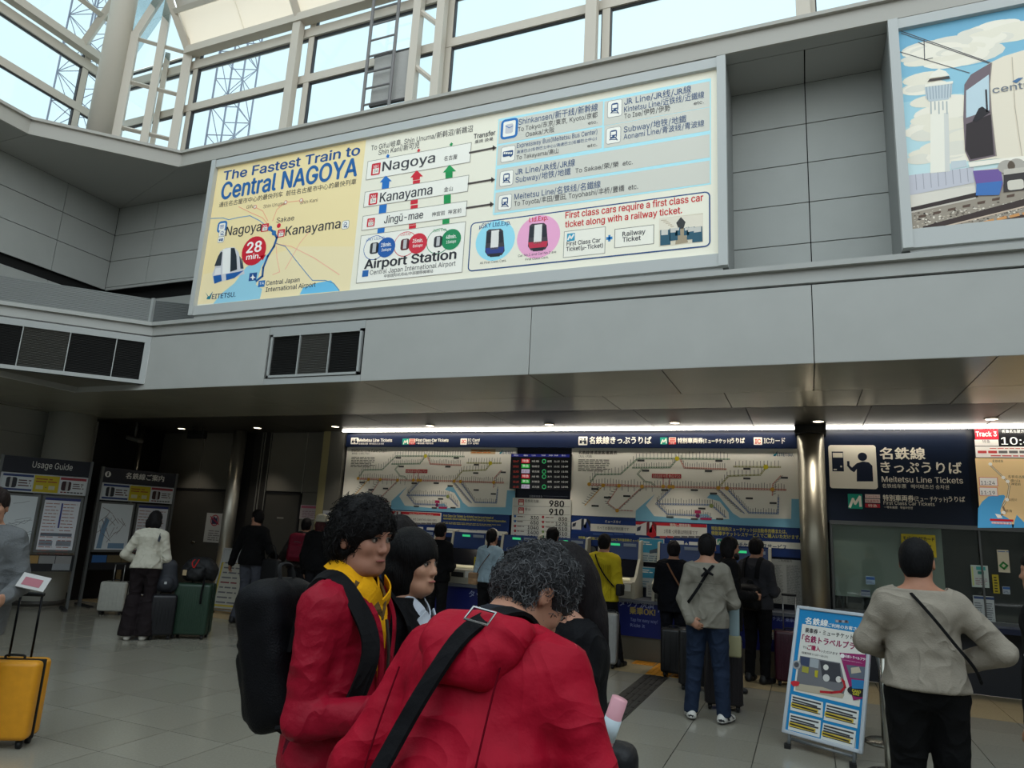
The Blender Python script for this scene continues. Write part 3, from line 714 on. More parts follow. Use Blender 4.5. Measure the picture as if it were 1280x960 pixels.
Pn.poly([(556, 858), (20, 905), (40, 800), (380, 700), (575, 700)], (240, 224, 180), 1.2)
c = (150, 205, 225)
Pn.poly([(75, 903), (100, 870), (150, 830), (190, 775), (225, 750), (250, 740), (272, 724), (262, 745), (246, 770), (236, 800), (226, 835), (248, 850), (240, 885)], c, 2)
Pn.poly([(380, 870), (392, 846), (445, 828), (490, 820), (508, 838), (522, 857)], (110, 190, 228), 2)
for pts, w_, cc in [([(65, 602), (110, 600), (130, 606), (165, 598), (205, 592), (240, 610), (262, 628)], .012, (120, 160, 190)),
    ([(165, 560), (205, 580), (250, 600), (275, 630)], .008, (235, 160, 130)), ([(223, 562), (250, 575), (268, 610)], .008, (235, 160, 130)), ([(331, 545), (300, 570), (285, 610)], .008, (235, 160, 130)), ([(386, 538), (331, 545), (305, 560)], .008, (235, 160, 130)),
    ([(298, 690), (330, 700), (360, 740), (400, 790), (425, 820), (470, 820), (500, 830), (520, 855)], .010, (90, 140, 180)), ([(420, 640), (380, 690), (330, 780)], .008, (240, 175, 150)), ([(290, 690), (350, 700), (430, 740), (520, 800)], .008, (240, 175, 150)), ([(298, 700), (300, 740), (310, 790), (285, 800)], .008, (240, 175, 150))]:
    Pn.line(pts, w_, cc, 2.5)
Pn.line([(276, 640), (290, 650), (300, 670), (290, 700), (268, 735), (252, 775), (249, 805), (228, 822)], .032, (30, 90, 150), 3)
Pn.circ(276, 637, .035, (40, 110, 170), 4); Pn.circ(290, 653, .035, (40, 110, 170), 4); Pn.circ(307, 627, .032, RED, 4)
for x, y in ((223, 561), (331, 545), (386, 538)): Pn.circ(x, y, .03, (220, 150, 130), 3); Pn.circ(x, y, .018, CREAM, 4)
Pn.text('The Fastest Train to', 110, 468, 590, 386, 31, NAVY, bold=.022)
Pn.text('Central NAGOYA', 102, 535, 579, 462, 57, (28, 96, 160), bold=.03)
Pn.text('通往名古屋市中心的最快列车  前往名古屋市中心的最快列車', 95, 563, 578, 492, 17, INK)
for s_, x0, y0, x1, h in (('Gifu', 192, 568, 218, 12), ('Shin Unuma', 252, 566, 326, 12), ('Shin Kani', 382, 552, 442, 12)): Pn.text(s_, x0, y0, x1, y0, h, (110, 95, 80))
Pn.text('Nagoya', 118, 664, 243, 650, 32, INK, bold=.012); Pn.text('Sakae', 298, 617, 360, 608, 17, INK); Pn.text('Kanayama', 329, 663, 522, 642, 32, INK, bold=.012)
def badge(x, y, w_, h_, c=RED, s1='NH', s2_='36', lv=3):
    Pn.rect(x, y, x+w_, y+h_, c, lv, r=.012); Pn.rect(x+w_*.15, y+h_*.48, x+w_*.85, y+h_*.9, (240, 235, 225), lv+1); Pn.text(s1, x+w_*.2, y+h_*.44, x+w_*.8, y+h_*.44, h_*.3, (250, 245, 240), lv+1); Pn.text(s2_, x+w_*.25, y+h_*.84, x+w_*.75, y+h_*.84, h_*.28, INK, lv+2)
badge(247, 622, 22, 24); badge(304, 642, 22, 24, s2_='34')
def icon(x, y, w_, h_, kind, c=NAVY, lv=3):
    Pn.rect(x, y, x+w_, y+h_, (242, 240, 230), lv, r=.02, edge=(150, 150, 150) if kind != 'S' else (30, 110, 180), ew=.006 if kind != 'S' else .03)
    cx = x+w_/2; X = lambda a: x+w_*a; Y = lambda a: y+h_*a
    if kind == 'bus':
        Pn.rect(X(.1), Y(.32), X(.9), Y(.62), c, lv+1, r=.012); [Pn.rect(X(a), Y(.38), X(a+.13), Y(.5), (242, 240, 230), lv+2) for a in (.16, .34, .52, .7)]; Pn.circ(X(.28), Y(.65), .014, c, lv+2); Pn.circ(X(.72), Y(.65), .014, c, lv+2)
    elif kind == 'S':
        Pn.rect(X(.18), Y(.2), X(.82), Y(.8), (200, 200, 205), lv+1, r=.02); Pn.line([(X(.18), Y(.3)), (X(.5), Y(.45)), (X(.82), Y(.3))], .008, (30, 110, 180), lv+2)
    else:
        Pn.rect(X(.25), Y(.15), X(.75), Y(.68), c, lv+1, r=.02); Pn.rect(X(.32), Y(.26), X(.68), Y(.44), (242, 240, 230), lv+2); Pn.circ(X(.36), Y(.58), .008, (242, 240, 230), lv+2); Pn.circ(X(.64), Y(.58), .008, (242, 240, 230), lv+2)
        Pn.line([(X(.33), Y(.70)), (X(.22), Y(.86))], .01, c, lv+1); Pn.line([(X(.67), Y(.70)), (X(.78), Y(.86))], .01, c, lv+1); Pn.line([(X(.25), Y(.82)), (X(.75), Y(.82))], .008, c, lv+1)
icon(98, 620, 18, 22, 'S'); icon(98, 645, 18, 18, 'train'); icon(94, 668, 18, 16, 'bus'); icon(532, 612, 20, 24, 'train')
Pn.circ(219, 716, .20, RED, 4); Pn.poly([(240, 735), (262, 728), (250, 750)], RED, 4)
Pn.text('28', 193, 724, 243, 720, 36, (250, 245, 240), 5, bold=.03); Pn.text('min.', 192, 748, 241, 744, 18, (250, 245, 240), 5, bold=.02)
# the little train
Pn.poly([(78, 830), (72, 800), (92, 745), (100, 718), (120, 706), (150, 703), (165, 720), (185, 790), (186, 797), (130, 818)], (205, 205, 210), 3)
Pn.poly([(80, 770), (93, 735), (104, 718), (108, 722), (103, 768)], (50, 58, 66), 4); Pn.poly([(84, 778), (102, 775), (102, 798), (80, 802)], (225, 225, 225), 4)
Pn.poly([(110, 710), (138, 705), (134, 795), (108, 798)], (236, 236, 232), 4); Pn.poly([(138, 706), (151, 706), (158, 735), (160, 782), (136, 790)], (34, 42, 52), 4)
Pn.poly([(76, 805), (104, 800), (106, 822), (80, 832)], (30, 90, 160), 4); Pn.poly([(120, 798), (164, 790), (184, 785), (150, 812), (122, 820)], (30, 90, 160), 4)
for a in (0, 1): Pn.poly([(168+a*6, 735+a*6), (172+a*6, 738+a*6), (178+a*5, 778), (172+a*5, 780)], (60, 70, 85), 4)
Pn.rect(204, 795, 227, 820, NAVY, 3); Pn.poly([(215, 798), (218, 806), (226, 811), (218, 812), (217, 818), (213, 818), (212, 812), (205, 811), (213, 806)], (240, 240, 235), 4)
Pn.rect(236, 822, 256, 842, (40, 110, 175), 3); Pn.text('TA', 238, 836, 254, 836, 9, (240, 240, 240), 4)
Pn.text('Central Japan', 261, 838, 379, 826, 16, (40, 50, 70), bold=.01); Pn.text('International Airport', 260, 861, 436, 843, 16, (40, 50, 70), bold=.01)
def meitetsu(P, x0, y0, x1, h, c=(25, 60, 100)):
    k = (x1-x0)
    P.poly([(x0-k*.02, y0-h*1.25), (x0+k*.10, y0-h*.45), (x0+k*.24, y0-h*1.45), (x0+k*.14, y0+h*.05), (x0+k*.02, y0-h*.0), (x0+k*.06, y0-h*.5)], (20, 120, 140), 3)
    P.text('EITETSU.', x0+k*.2, y0, x1, y0, h*.85, c, 3, bold=.02)
meitetsu(Pn, 50, 886, 152, 19)
# centre: lines and stations
CD = (60, 60, 66)
Pn.text('To Gifu/岐阜, Shin Unuma/新鹈沼/新鵜沼', 632, 362, 990, 296, 17, CD); Pn.text('Shin Kani/新可児', 658, 378, 802, 352, 17, CD)
def box(tl, br, lv=3): Pn.rect(tl[0], tl[1], br[0], br[1], (240, 238, 228), lv, edge=(150, 146, 136), ew=.008)
cols3 = [(26, 110, 190), (205, 30, 50), (20, 150, 80)]
def stem(cx, y0, y1, w_, c, striped=0, lv=2):
    if not striped: Pn.rect(cx-w_/2, y0, cx+w_/2, y1, c, lv); return
    n = striped; 
    for k in range(n): a = y0+(y1-y0)*k/n; Pn.rect(cx-w_/2, a, cx+w_/2, a+(y1-y0)/n*.62, c, lv)
def head(cx, y, w_, h_, c, lv=3): Pn.poly([(cx-w_/2, y+h_+1), (cx, y), (cx+w_/2, y+h_-4)], c, lv)
head(691, 374, 14, 10, cols3[0]); stem(691, 382, 394, 7, cols3[0]); head(800, 355, 14, 10, cols3[1]); stem(800, 362, 374, 7, cols3[1], 2); head(915, 333, 14, 10, cols3[2]); stem(915, 341, 353, 7, cols3[2], 3)
head(684, 450, 42, 24, cols3[0]); stem(683, 472, 500, 22, cols3[0]); stem(673, 553, 590, 22, cols3[0]); stem(667, 632, 658, 22, cols3[0])
head(793, 431, 44, 26, cols3[1]); stem(792, 454, 484, 24, cols3[1], 2); stem(784, 538, 574, 24, cols3[1], 2); stem(778, 615, 640, 24, cols3[1], 2)
head(909, 412, 46, 27, cols3[2]); stem(907, 437, 466, 24, cols3[2], 4); stem(901, 520, 556, 24, cols3[2], 5); stem(896, 600, 622, 24, cols3[2], 3)
box((622, 402), (980, 402)); box((612, 510), (972, 505)); box((605, 595), (966, 592)); box((598, 664), (952, 790))
badge(636, 410, 27, 36, lv=5); badge(627, 515, 26, 36, s2_='34', lv=5); badge(620, 603, 24, 26, s2_='33', lv=5)
Pn.text('Nagoya', 672, 436, 856, 411, 33, CD, 5, bold=.015); Pn.text('名古屋', 889, 400, 936, 392, 16, CD, 5)
Pn.text('Kanayama', 663, 545, 847, 521, 33, CD, 5, bold=.015); Pn.text('金山', 889, 509, 920, 505, 16, CD, 5)
Pn.text('Jingū-mae', 678, 620, 815, 603, 26, CD, 5, bold=.015); Pn.text('神宫前  神宮前', 846, 596, 951, 580, 15, CD, 5)
Pn.text('Airport Station', 609, 780, 931, 746, 31, (44, 44, 50), 5, bold=.03); Pn.text('Central Japan International Airport', 628, 801, 930, 770, 16, CD, 5)
Pn.rect(603, 786, 622, 806, BLU, 5); Pn.text('中部国际机场站/中部國際機場站', 678, 811, 851, 792, 11, CD, 5)
for (x, y, x2, y2, c, a, b) in ((645, 705, 686, 704, (30, 90, 165), '28min.', '3stops'), (753, 692, 797, 690, (205, 40, 60), '35min.', '8stops'), (870, 682, 915, 676, (20, 135, 85), '48min.', '15stops')):
    Pn.circ(x, y, .155, c, 4); Pn.circ(x, y, .147, (240, 238, 228), 5); Pn.circ(x2, y2, .125, c, 6)
    Pn.text(a, x2-18, y2-1, x2+18, y2-2, 13, (245, 245, 240), 7, bold=.02); Pn.text(b, x2-17, y2+15, x2+17, y2+13, 10, (245, 245, 240), 7, bold=.01)
    Pn.rect(x-14, y-16, x+12, y+20, (50, 50, 55) if c[0] < 100 else (90, 40, 45), 6, r=.03); Pn.rect(x-5, y-14, x+4, y+16, (190, 190, 190), 7)
Pn.text('μSKY Ltd.Exp.', 616, 682, 682, 672, 10, BLU, 6); Pn.text('Ltd.Exp.', 737, 664, 775, 658, 10, RED, 6); Pn.text('Semi Exp.', 852, 651, 900, 643, 10, GRN, 6)
# right side: transfers
Pn.crop = (560, 60, 3.097)
Pn.text('Transfer', 100, 352, 183, 337, 18, CD, bold=.02); Pn.text('乗换 換乗', 104, 371, 175, 358, 13, CD)
for x0, y0, x1, y1 in ((85, 406, 180, 388), (80, 526, 174, 511), (73, 620, 170, 606)):
    Pn.line([(x0, y0), (x1-4, y1)], .024, (70, 62, 58), 4); Pn.poly([(x1-6, y1-11), (x1+9, y1-1), (x1-6, y1+11)], (70, 62, 58), 4)
Pn.rect(196, 276, 1018, 528, (200, 228, 228), 1.5)
Pn.rect(178, 640, 1018, 230, (186, 226, 232), 1.6) if False else None
Pn.poly([(196, 276), (1018, 118), (1018, 528), (176, 648)], (176, 228, 238), 1.7)
GB = (208, 207, 196)
for tl, br in (((200, 284), (598, 300)), ((194, 380), (595, 388)), ((606, 208), (1014, 228)), ((606, 303), (1014, 320)), ((190, 470), (1014, 424)), ((185, 561), (1014, 523))): Pn.rect(*tl, *br, GB, 2.5)
TB = (40, 74, 120)
icon(216, 288, 44, 50, 'S', TB, 4); icon(209, 387, 48, 48, 'bus', TB, 4); icon(204, 481, 46, 48, 'train', TB, 4); icon(198, 574, 46, 48, 'train', TB, 4); icon(620, 209, 52, 52, 'train', TB, 4); icon(615, 314, 52, 50, 'train', TB, 4)
for a in (('Shinkansen/新干线/新幹線', 274, 299, 580, 243, 22, TB), ('To Tokyo/东京/東京, Kyoto/京都', 271, 325, 579, 270, 17, CD), ('Osaka/大阪', 301, 345, 412, 328, 17, CD), ('etc.', 543, 298, 579, 292, 12, CD),
    ('Expressway Bus(Meitetsu Bus Center)', 267, 388, 578, 336, 17, TB), ('高速巴士(名铁巴士中心)/高速巴士(名鐵巴士中心)', 267, 410, 576, 360, 12, TB), ('To Takayama/高山', 265, 434, 428, 408, 16, CD), ('etc.', 540, 386, 578, 380, 12, CD),
    ('JR Line/JR线/JR線', 262, 492, 492, 455, 22, TB), ('Subway/地铁/地鐵', 262, 522, 475, 490, 21, TB), ('To Sakae/荣/榮  etc.', 493, 485, 716, 447, 17, CD),
    ('Meitetsu Line/名铁线/名鐵線', 257, 588, 591, 536, 22, TB), ('To Toyota/丰田/豐田, Toyohashi/丰桥/豐橋  etc.', 256, 613, 736, 545, 18, CD),
    ('JR Line/JR线/JR線', 683, 221, 942, 172, 23, TB), ('Kintetsu Line/近铁线/近鐵線', 682, 250, 992, 194, 21, TB), ('To Ise/伊势/伊勢', 682, 274, 860, 243, 18, CD), ('etc.', 952, 222, 991, 215, 13, CD),
    ('Subway/地铁/地鐵', 681, 328, 923, 288, 22, TB), ('Aonami Line/青波线/青波線', 680, 355, 992, 304, 20, TB)): Pn.text(*a, lv=5)
NB = (34, 72, 124)
Pn.rect(93, 682, 1011, 764, CREAM, 3, r=.04, edge=NB, ew=.014)
Pn.circ(183, 746, .235, (150, 218, 236), 3.6, n=36); Pn.circ(350, 731, .245, (236, 168, 205), 3.6, n=36)
def front(cx, cy, w_, h_, body, lowc, lv=4):
    Pn.poly([(cx-w_*.42, cy-h_*.42), (cx-w_*.3, cy-h_*.5), (cx+w_*.3, cy-h_*.53), (cx+w_*.42, cy-h_*.45), (cx+w_*.5, cy+h_*.3), (cx+w_*.35, cy+h_*.46), (cx-w_*.35, cy+h_*.5), (cx-w_*.5, cy+h_*.34)], (60, 55, 62), lv)
    Pn.rect(cx-w_*.17, cy-h_*.45, cx+w_*.17, cy+h_*.22, (226, 224, 220), lv+1); Pn.poly([(cx-w_*.4, cy-h_*.38), (cx-w_*.2, cy-h_*.4), (cx-w_*.2, cy-h_*.0), (cx-w_*.42, cy+h_*.02)], (30, 34, 44), lv+1)
    Pn.poly([(cx+w_*.2, cy-h_*.42), (cx+w_*.4, cy-h_*.42), (cx+w_*.42, cy-h_*.02), (cx+w_*.2, cy)], (30, 34, 44), lv+1); Pn.poly([(cx-w_*.49, cy+h_*.2), (cx+w_*.49, cy+h_*.14), (cx+w_*.42, cy+h_*.36), (cx-w_*.42, cy+h_*.42)], lowc, lv+1)
    Pn.poly([(cx-w_*.3, cy+h_*.42), (cx+w_*.3, cy+h_*.38), (cx+w_*.25, cy+h_*.5), (cx-w_*.25, cy+h_*.53)], (30, 30, 40), lv+2)
front(182, 755, 76, 104, None, (40, 60, 130)); front(349, 733, 78, 104, None, (190, 40, 70))
Pn.text('μSKY Ltd.Exp.', 122, 700, 243, 684, 18, NB, 5, bold=.015); Pn.text('Ltd.Exp.', 315, 675, 388, 664, 18, RED, 5, bold=.015)
Pn.text('All First Class Cars.', 124, 838, 227, 824, 9, CD, 5); Pn.text('Car No.1 and Car No.2 are', 272, 810, 419, 792, 9, CD, 5); Pn.text('First Class Cars.', 300, 824, 390, 812, 9, CD, 5)
Pn.text('First class cars require a first class car', 455, 661, 988, 590, 25, (196, 40, 44), 5, bold=.02); Pn.text('ticket along with a railway ticket.', 454, 696, 906, 642, 24, (196, 40, 44), 5, bold=.02)
Pn.rect(452, 713, 606, 794, (238, 235, 222), 4, edge=(150, 148, 140), ew=.007); Pn.rect(648, 704, 795, 757, (238, 235, 222), 4, edge=(120, 118, 110), ew=.007)
Pn.rect(462, 720, 491, 746, (40, 150, 185), 5); Pn.line([(466, 742), (472, 728), (478, 738), (487, 724)], .018, (240, 240, 235), 6)
Pn.text('First Class Car', 460, 767, 590, 749, 16, CD, 5, bold=.02); Pn.text('Ticket(μ-Ticket)', 458, 788, 600, 768, 16, CD, 5, bold=.02); Pn.text('Railway', 676, 730, 764, 716, 18, CD, 5, bold=.02); Pn.text('Ticket', 676, 752, 746, 741, 18, CD, 5, bold=.02)
Pn.rect(613, 733, 637, 741, (40, 130, 190), 4); Pn.rect(621, 725, 629, 749, (40, 130, 190), 4)
Pn.rect(818, 660, 988, 752, (214, 205, 184), 4)
Pn.poly([(818, 660), (988, 645), (988, 690), (915, 700), (890, 700), (818, 708)], (226, 218, 200), 4.5)
Pn.poly([(890, 700), (915, 698), (930, 754), (880, 761)], (160, 145, 120), 5)
for (x, y, k) in ((822, 706, 1.0), (858, 700, .8), (880, 698, .5)): Pn.poly([(x, y), (x+38*k, y-2), (x+40*k, y+56*k), (x, y+60*k)], (36, 84, 104), 5.5); Pn.poly([(x+4*k, y), (x+30*k, y-2), (x+30*k, y+18*k), (x+4*k, y+20*k)], (200, 198, 190), 6)
for (x, y, k) in ((946, 696, 1.0), (925, 697, .8), (914, 698, .5)): Pn.poly([(x, y), (x+38*k, y-5), (x+40*k, y+54*k), (x, y+58*k)], (36, 84, 104), 5.5 if k < 1 else 5.7); Pn.poly([(x+6*k, y), (x+34*k, y-4), (x+34*k, y+16*k), (x+6*k, y+20*k)], (200, 198, 190), 6)
for k in range(5): Pn.line([(826+k*9, 668+k*6), (846+k*7, 667+k*6)], .006, (170, 150, 120), 5)
Pn.poly([(884, 678), (902, 655), (920, 675), (912, 700), (893, 702)], (50, 50, 50), 5)
def pbuild(P, parent, art='printed_artwork', let='lettering'):
    for mb, n in ((P.mb, art), (P.tx, let)):
        if mb.f: wb(parent, n, mb)
pbuild(Pn, t)
# ================================================================== train poster, right
t = thing('train_poster', 'backlit poster of a white train passing a control tower, upper right', 'poster', (4.0, FY, 4.1))
px0, px1 = .835, 7.6
wb(t, 'housing', MB().bb((px0+.005, FY+.02, bz0+.02), (px1-.01, FY+.68, bz1-.01), M((140, 142, 140), .5, name='board_housing')))
for a, b in (((px0, FY-.05, bz0), (px0+.08, FY+.03, bz1+.01)), ((px1-.085, FY-.05, bz0), (px1, FY+.03, bz1)), ((px0+.08, FY-.035, 6.27), (px1-.085, FY+.03, bz1+.01)), ((px0+.08, FY-.035, bz0), (px1-.085, FY+.03, 4.30))):
    wb(t, 'frame', MB().bb(a, b, FR))
wb(t, 'plinth', MB().bb((px0+.06, FY-.0, 4.08), (px1-.05, FY+.03, 4.14), FR))
Pn = Panel((0, FY+.012, 0), (1, 0, 0), (0, 0, 1), em=.16); Pn.crop = 'uv'
U0, U1 = .90, 7.55
bands = [(110, 168, 196), (122, 178, 202), (140, 190, 208), (160, 202, 214), (178, 210, 216), (192, 216, 218)]
for k, c in enumerate(bands): Pn.rect(U0, 6.29-k*.25, U1, 6.29-(k+1)*.25, c, 0)
Pn.rect(U0, 4.79, U1, 4.28, (200, 196, 186), 0)
Pn.crop = (900, 0, 2.8237)
CLD = (226, 220, 202)
for cx, cy, ww, hh, n in ((1020, 110, 90, 22, 9), (930, 130, 60, 14, 6), (800, 190, 110, 30, 9), (720, 200, 70, 26, 8), (690, 300, 70, 36, 8), (850, 390, 70, 40, 9), (740, 380, 90, 40, 9), (700, 450, 70, 40, 8), (850, 470, 70, 34, 8), (830, 180, 40, 14, 5), (680, 560, 60, 20, 6), (800, 540, 80, 20, 6)):
    rnd = random.Random(cx*7+cy)
    for k in range(n):
        a = Pn.px(cx+rnd.uniform(-ww, ww)*.8, cy+rnd.uniform(-hh, hh)*.8-(rnd.uniform(0, ww)*.12)); r = rnd.uniform(.05, .12)*(ww/80)
        if a[0]-r*1.9 < U0 or a[1]+r*.7 > 6.28: continue
        _cn = globals().get('_cn', 0)+1; Pn.polyuv([(a[0]+r*1.9*math.cos(q*.3927), a[1]+r*.7*math.sin(q*.3927)) for q in range(16)], [CLD, (218, 214, 200), (232, 226, 210)][_cn % 3], .4+_cn*.014)
# tower
TW = (232, 228, 214); TS_ = (186, 196, 200)
Pn.poly([(742, 612), (742, 400), (736, 350), (812, 342), (806, 400), (812, 605)], TW, 3); Pn.poly([(790, 400), (806, 398), (812, 605), (794, 606)], (206, 206, 200), 3.3)
Pn.poly([(722, 305), (820, 292), (818, 330), (806, 352), (738, 360), (726, 345)], TS_, 4)
for k in range(9): Pn.line([(728+k*11, 306-k*1.4), (733+k*10, 352-k*1)], .006, (140, 156, 168), 4.5)
Pn.poly([(724, 300), (822, 287), (822, 296), (722, 309)], TW, 5); Pn.poly([(732, 290), (812, 278), (808, 270), (740, 280)], (70, 62, 58), 5); Pn.poly([(736, 278), (810, 268), (796, 252), (772, 244), (750, 258)], TW, 5.2)
for k in range(5): Pn.line([(744+k*14, 360), (745+k*14, 402-(k % 2)*14)], .01, (170, 176, 176), 4)
Pn.poly([(815, 570), (868, 565), (872, 588), (815, 598)], (190, 200, 204), 2)
# catenary
for a in ([(632, 108), (955, 222)], [(640, 118), (955, 226)], [(636, 184), (880, 258)], [(720, 142), (722, 212), (750, 205)], [(722, 160), (700, 150)], [(955, 222), (1120, 282)]): Pn.line(a, .007, (84, 84, 88), 2.5)
# fence wall, ballast, rails
Pn.poly([(662, 620), (895, 590), (898, 645), (668, 690)], (188, 188, 196), 2)
for k in range(8): Pn.line([(690+k*26, 617-k*3.3), (694+k*26, 670-k*4)], .005, (150, 150, 160), 2.5)
Pn.poly([(670, 690), (900, 655), (905, 690), (676, 738)], (214, 208, 196), 2.2)
Pn.poly([(672, 735), (1200, 600), (1200, 790), (680, 812)], (150, 140, 126), 2)
rnd = random.Random(3); Pn.mb_r = None
for k in range(260):
    x = rnd.uniform(684, 1068); y = rnd.uniform(748, 806)-(x-680)*.12+rnd.uniform(0, 14); s_ = rnd.uniform(.004, .013)
    a = Pn.px(x, y); Pn.polyuv([(a[0]-s_, a[1]), (a[0], a[1]-s_*.7), (a[0]+s_, a[1]), (a[0], a[1]+s_*.7)], rnd.choice([(210, 202, 188), (96, 86, 76), (180, 168, 150), (60, 52, 46), (222, 214, 200)]), 2.6+k*.003)
Pn.line([(674, 742), (900, 690)], .045, (48, 36, 34), 3.6); Pn.line([(674, 750), (900, 700)], .015, (196, 188, 176), 3.8); Pn.line([(730, 808), (1073, 715)], .06, (54, 40, 36), 3.8); Pn.line([(760, 808), (1073, 730)], .012, (200, 180, 160), 4)
Pn.line([(900, 808), (1073, 765)], .04, (60, 40, 34), 3.8)
for k in range(7): Pn.poly([(700+k*52, 762-k*12), (728+k*52, 756-k*12), (726+k*52, 766-k*12), (700+k*52, 770-k*12)], (86, 66, 54), 3.7)
for k in range(4): Pn.poly([(930+k*45, 782-k*10), (965+k*45, 772-k*10), (968+k*45, 782-k*10), (934+k*45, 790-k*10)], (196, 140, 84), 4.2)
# the train
Pn.poly([(862, 300), (885, 265), (930, 238), (955, 222), (1000, 200), (1073, 178), (1260, 130), (1260, 560), (1073, 556), (960, 562), (878, 572), (862, 530), (858, 420)], (226, 216, 196), 5)
Pn.poly([(862, 300), (885, 265), (930, 238), (958, 222), (950, 300), (956, 400), (972, 552), (880, 572), (864, 535), (858, 420)], (112, 98, 104), 6)
Pn.poly([(868, 322), (948, 265), (950, 390), (868, 418)], (186, 206, 214), 7); Pn.poly([(868, 440), (955, 405), (966, 548), (884, 564), (866, 530)], (44, 34, 36), 7)
Pn.poly([(890, 430), (912, 385), (925, 378), (952, 398), (905, 432)], (34, 28, 32), 8); Pn.line([(938, 320), (942, 395)], .014, (50, 44, 50), 8)
Pn.line([(958, 225), (951, 300), (957, 400), (974, 552)], .008, (150, 140, 130), 8); Pn.line([(1030, 205), (1040, 380), (1065, 552)], .006, (186, 176, 160), 8)
Pn.poly([(875, 575), (1073, 552), (1260, 530), (1260, 560), (1000, 575), (880, 592)], (236, 230, 216), 8)
Pn.poly([(892, 605), (990, 598), (998, 650), (985, 690), (902, 692), (905, 660)], (108, 84, 150), 8); Pn.poly([(904, 650), (996, 640), (985, 690), (902, 692)], (60, 110, 176), 8.5)
Pn.poly([(1000, 570), (1073, 560), (1260, 540), (1260, 680), (1073, 672), (1000, 680)], (52, 46, 46), 7)
for a, b in ((1010, 590), (1044, 585)): Pn.circ(a, b, .06, (170, 164, 154), 8.6)
Pn.rect(1012, 640, 1073, 668, (206, 200, 186), 8.6, r=.02); Pn.poly([(1000, 600), (1073, 592), (1073, 610), (1000, 620)], (190, 184, 172), 8.8)
Pn.text('centrair', 962, 332, 1150, 288, 24, (112, 120, 130), 9, bold=.01)
Pn.poly([(1030, 290), (1052, 278), (1070, 276), (1046, 296)], (70, 110, 150), 9)
Pn.crop = 'uv'
Pn.polyuv([(2.3, 4.95), (U1, 4.95), (U1, 6.28), (2.3, 6.28)], (226, 216, 196), 4.6)
for k in range(5): Pn.rect(2.6+k, 5.5, 3.3+k, 5.95, (60, 72, 84), 4.9, r=.05)
Pn.rect(2.3, 4.9, U1, 4.62, (52, 46, 46), 4.7)
pbuild(Pn, t)
# ================================================================== ticket wall
NV, WHT = (19, 30, 58), (226, 222, 208)
PY = 10.15
def flat_thing(name, label, cat, tl, br, Y, mat, depth=.02, group=None, r=0):
    """a thin board on a wall plane facing the hall, corners given on that plane"""
    a, b = atY(*tl, Y), atY(*br, Y); x0, x1 = a.x, b.x; z1, z0 = a.z, b.z
    t = thing(name, label, cat, ((x0+x1)/2, Y, z0), group=group)
    mb = MB(); (mb.rbox((0, depth/2, (z1-z0)/2), (x1-x0, depth, z1-z0), r, mat) if r else mb.bb((x0-t.location.x, 0, 0), (x1-t.location.x, depth, z1-z0), mat))
    mb.build('board', t); return t
def PN(Y, em=0.0, rough=.5, crop=None):
    P = Panel((0, Y-.0015, 0), (1, 0, 0), (0, 0, 1), em=em, rough=rough); P.crop = crop; return P
C2 = (710, 535, 4.2667); C1 = (425, 535, 5.818)
# header
t = thing('header_sign', 'long navy header sign listing ticket types over the fare charts', 'sign', (-3.8, PY-.03, 2.89))
wb(t, 'board', MB().bb((-7.46, PY-.04, 2.886), (-.09, PY+.04, 3.105), M(NV, .35, name='navy_sign')))
P = PN(PY-.04, crop=C2)
def pict(P, x, y, s_, lv=1):
    P.rect(x, y, x+s_, y+s_, WHT, lv, r=.012); P.rect(x+s_*.12, y+s_*.2, x+s_*.40, y+s_*.8, (30, 36, 50), lv+1); P.rect(x+s_*.17, y+s_*.26, x+s_*.35, y+s_*.42, WHT, lv+2)
    P.circ(x+s_*.72, y+s_*.28, .016*s_/46, (30, 36, 50), lv+1); P.poly([(x+s_*.42, y+s_*.5), (x+s_*.6, y+s_*.42), (x+s_*.9, y+s_*.42), (x+s_*.92, y+s_*.85), (x+s_*.62, y+s_*.85), (x+s_*.6, y+s_*.62), (x+s_*.46, y+s_*.62)], (30, 36, 50), lv+1)
def muicon(P, x, y, s_, lv=1):
    P.rect(x, y, x+s_, y+s_, (26, 140, 116), lv, r=.006); P.line([(x+s_*.15, y+s_*.85), (x+s_*.35, y+s_*.35), (x+s_*.5, y+s_*.65), (x+s_*.8, y+s_*.2), (x+s_*.85, y+s_*.8)], .016*s_/38, WHT, lv+1)
def limico(P, x, y, s_, lv=1):
    P.rect(x, y, x+s_, y+s_, (214, 180, 165), lv, r=.006); P.rect(x, y+s_*.66, x+s_, y+s_, (190, 40, 50), lv+1); P.text('特急', x+s_*.2, y+s_*.95, x+s_*.8, y+s_*.95, s_*.24, WHT, lv+2); P.rect(x+s_*.1, y+s_*.1, x+s_*.9, y+s_*.3, (190, 90, 80), lv+1); P.rect(x+s_*.1, y+s_*.38, x+s_*.9, y+s_*.58, (190, 90, 80), lv+1)
pict(P, 57, 46, 46); P.text('名鉄線きっぷうりば', 114, 84, 444, 86, 36, WHT, bold=.03)
muicon(P, 492, 50, 38); limico(P, 538, 50, 38); P.text('特別車両券', 585, 81, 720, 82, 27, WHT, bold=.03); P.text('(ミューチケット)', 722, 80, 868, 81, 20, WHT, bold=.03); P.text('うりば', 870, 81, 942, 81, 27, WHT, bold=.03)
P.rect(990, 50, 1036, 90, (230, 220, 205), 1, r=.008); P.text('IC', 998, 83, 1028, 83, 24, (200, 60, 50), bold=.04); P.text('ICカード', 1045, 82, 1158, 82, 27, WHT, bold=.015)
P.crop = C1
pict(P, 82, 70, 48); P.text('Meitetsu Line Tickets', 135, 100, 378, 102, 22, WHT, bold=.03); P.text('名铁线车票  메이테츠선 승차권', 135, 121, 318, 122, 12, WHT, bold=.02)
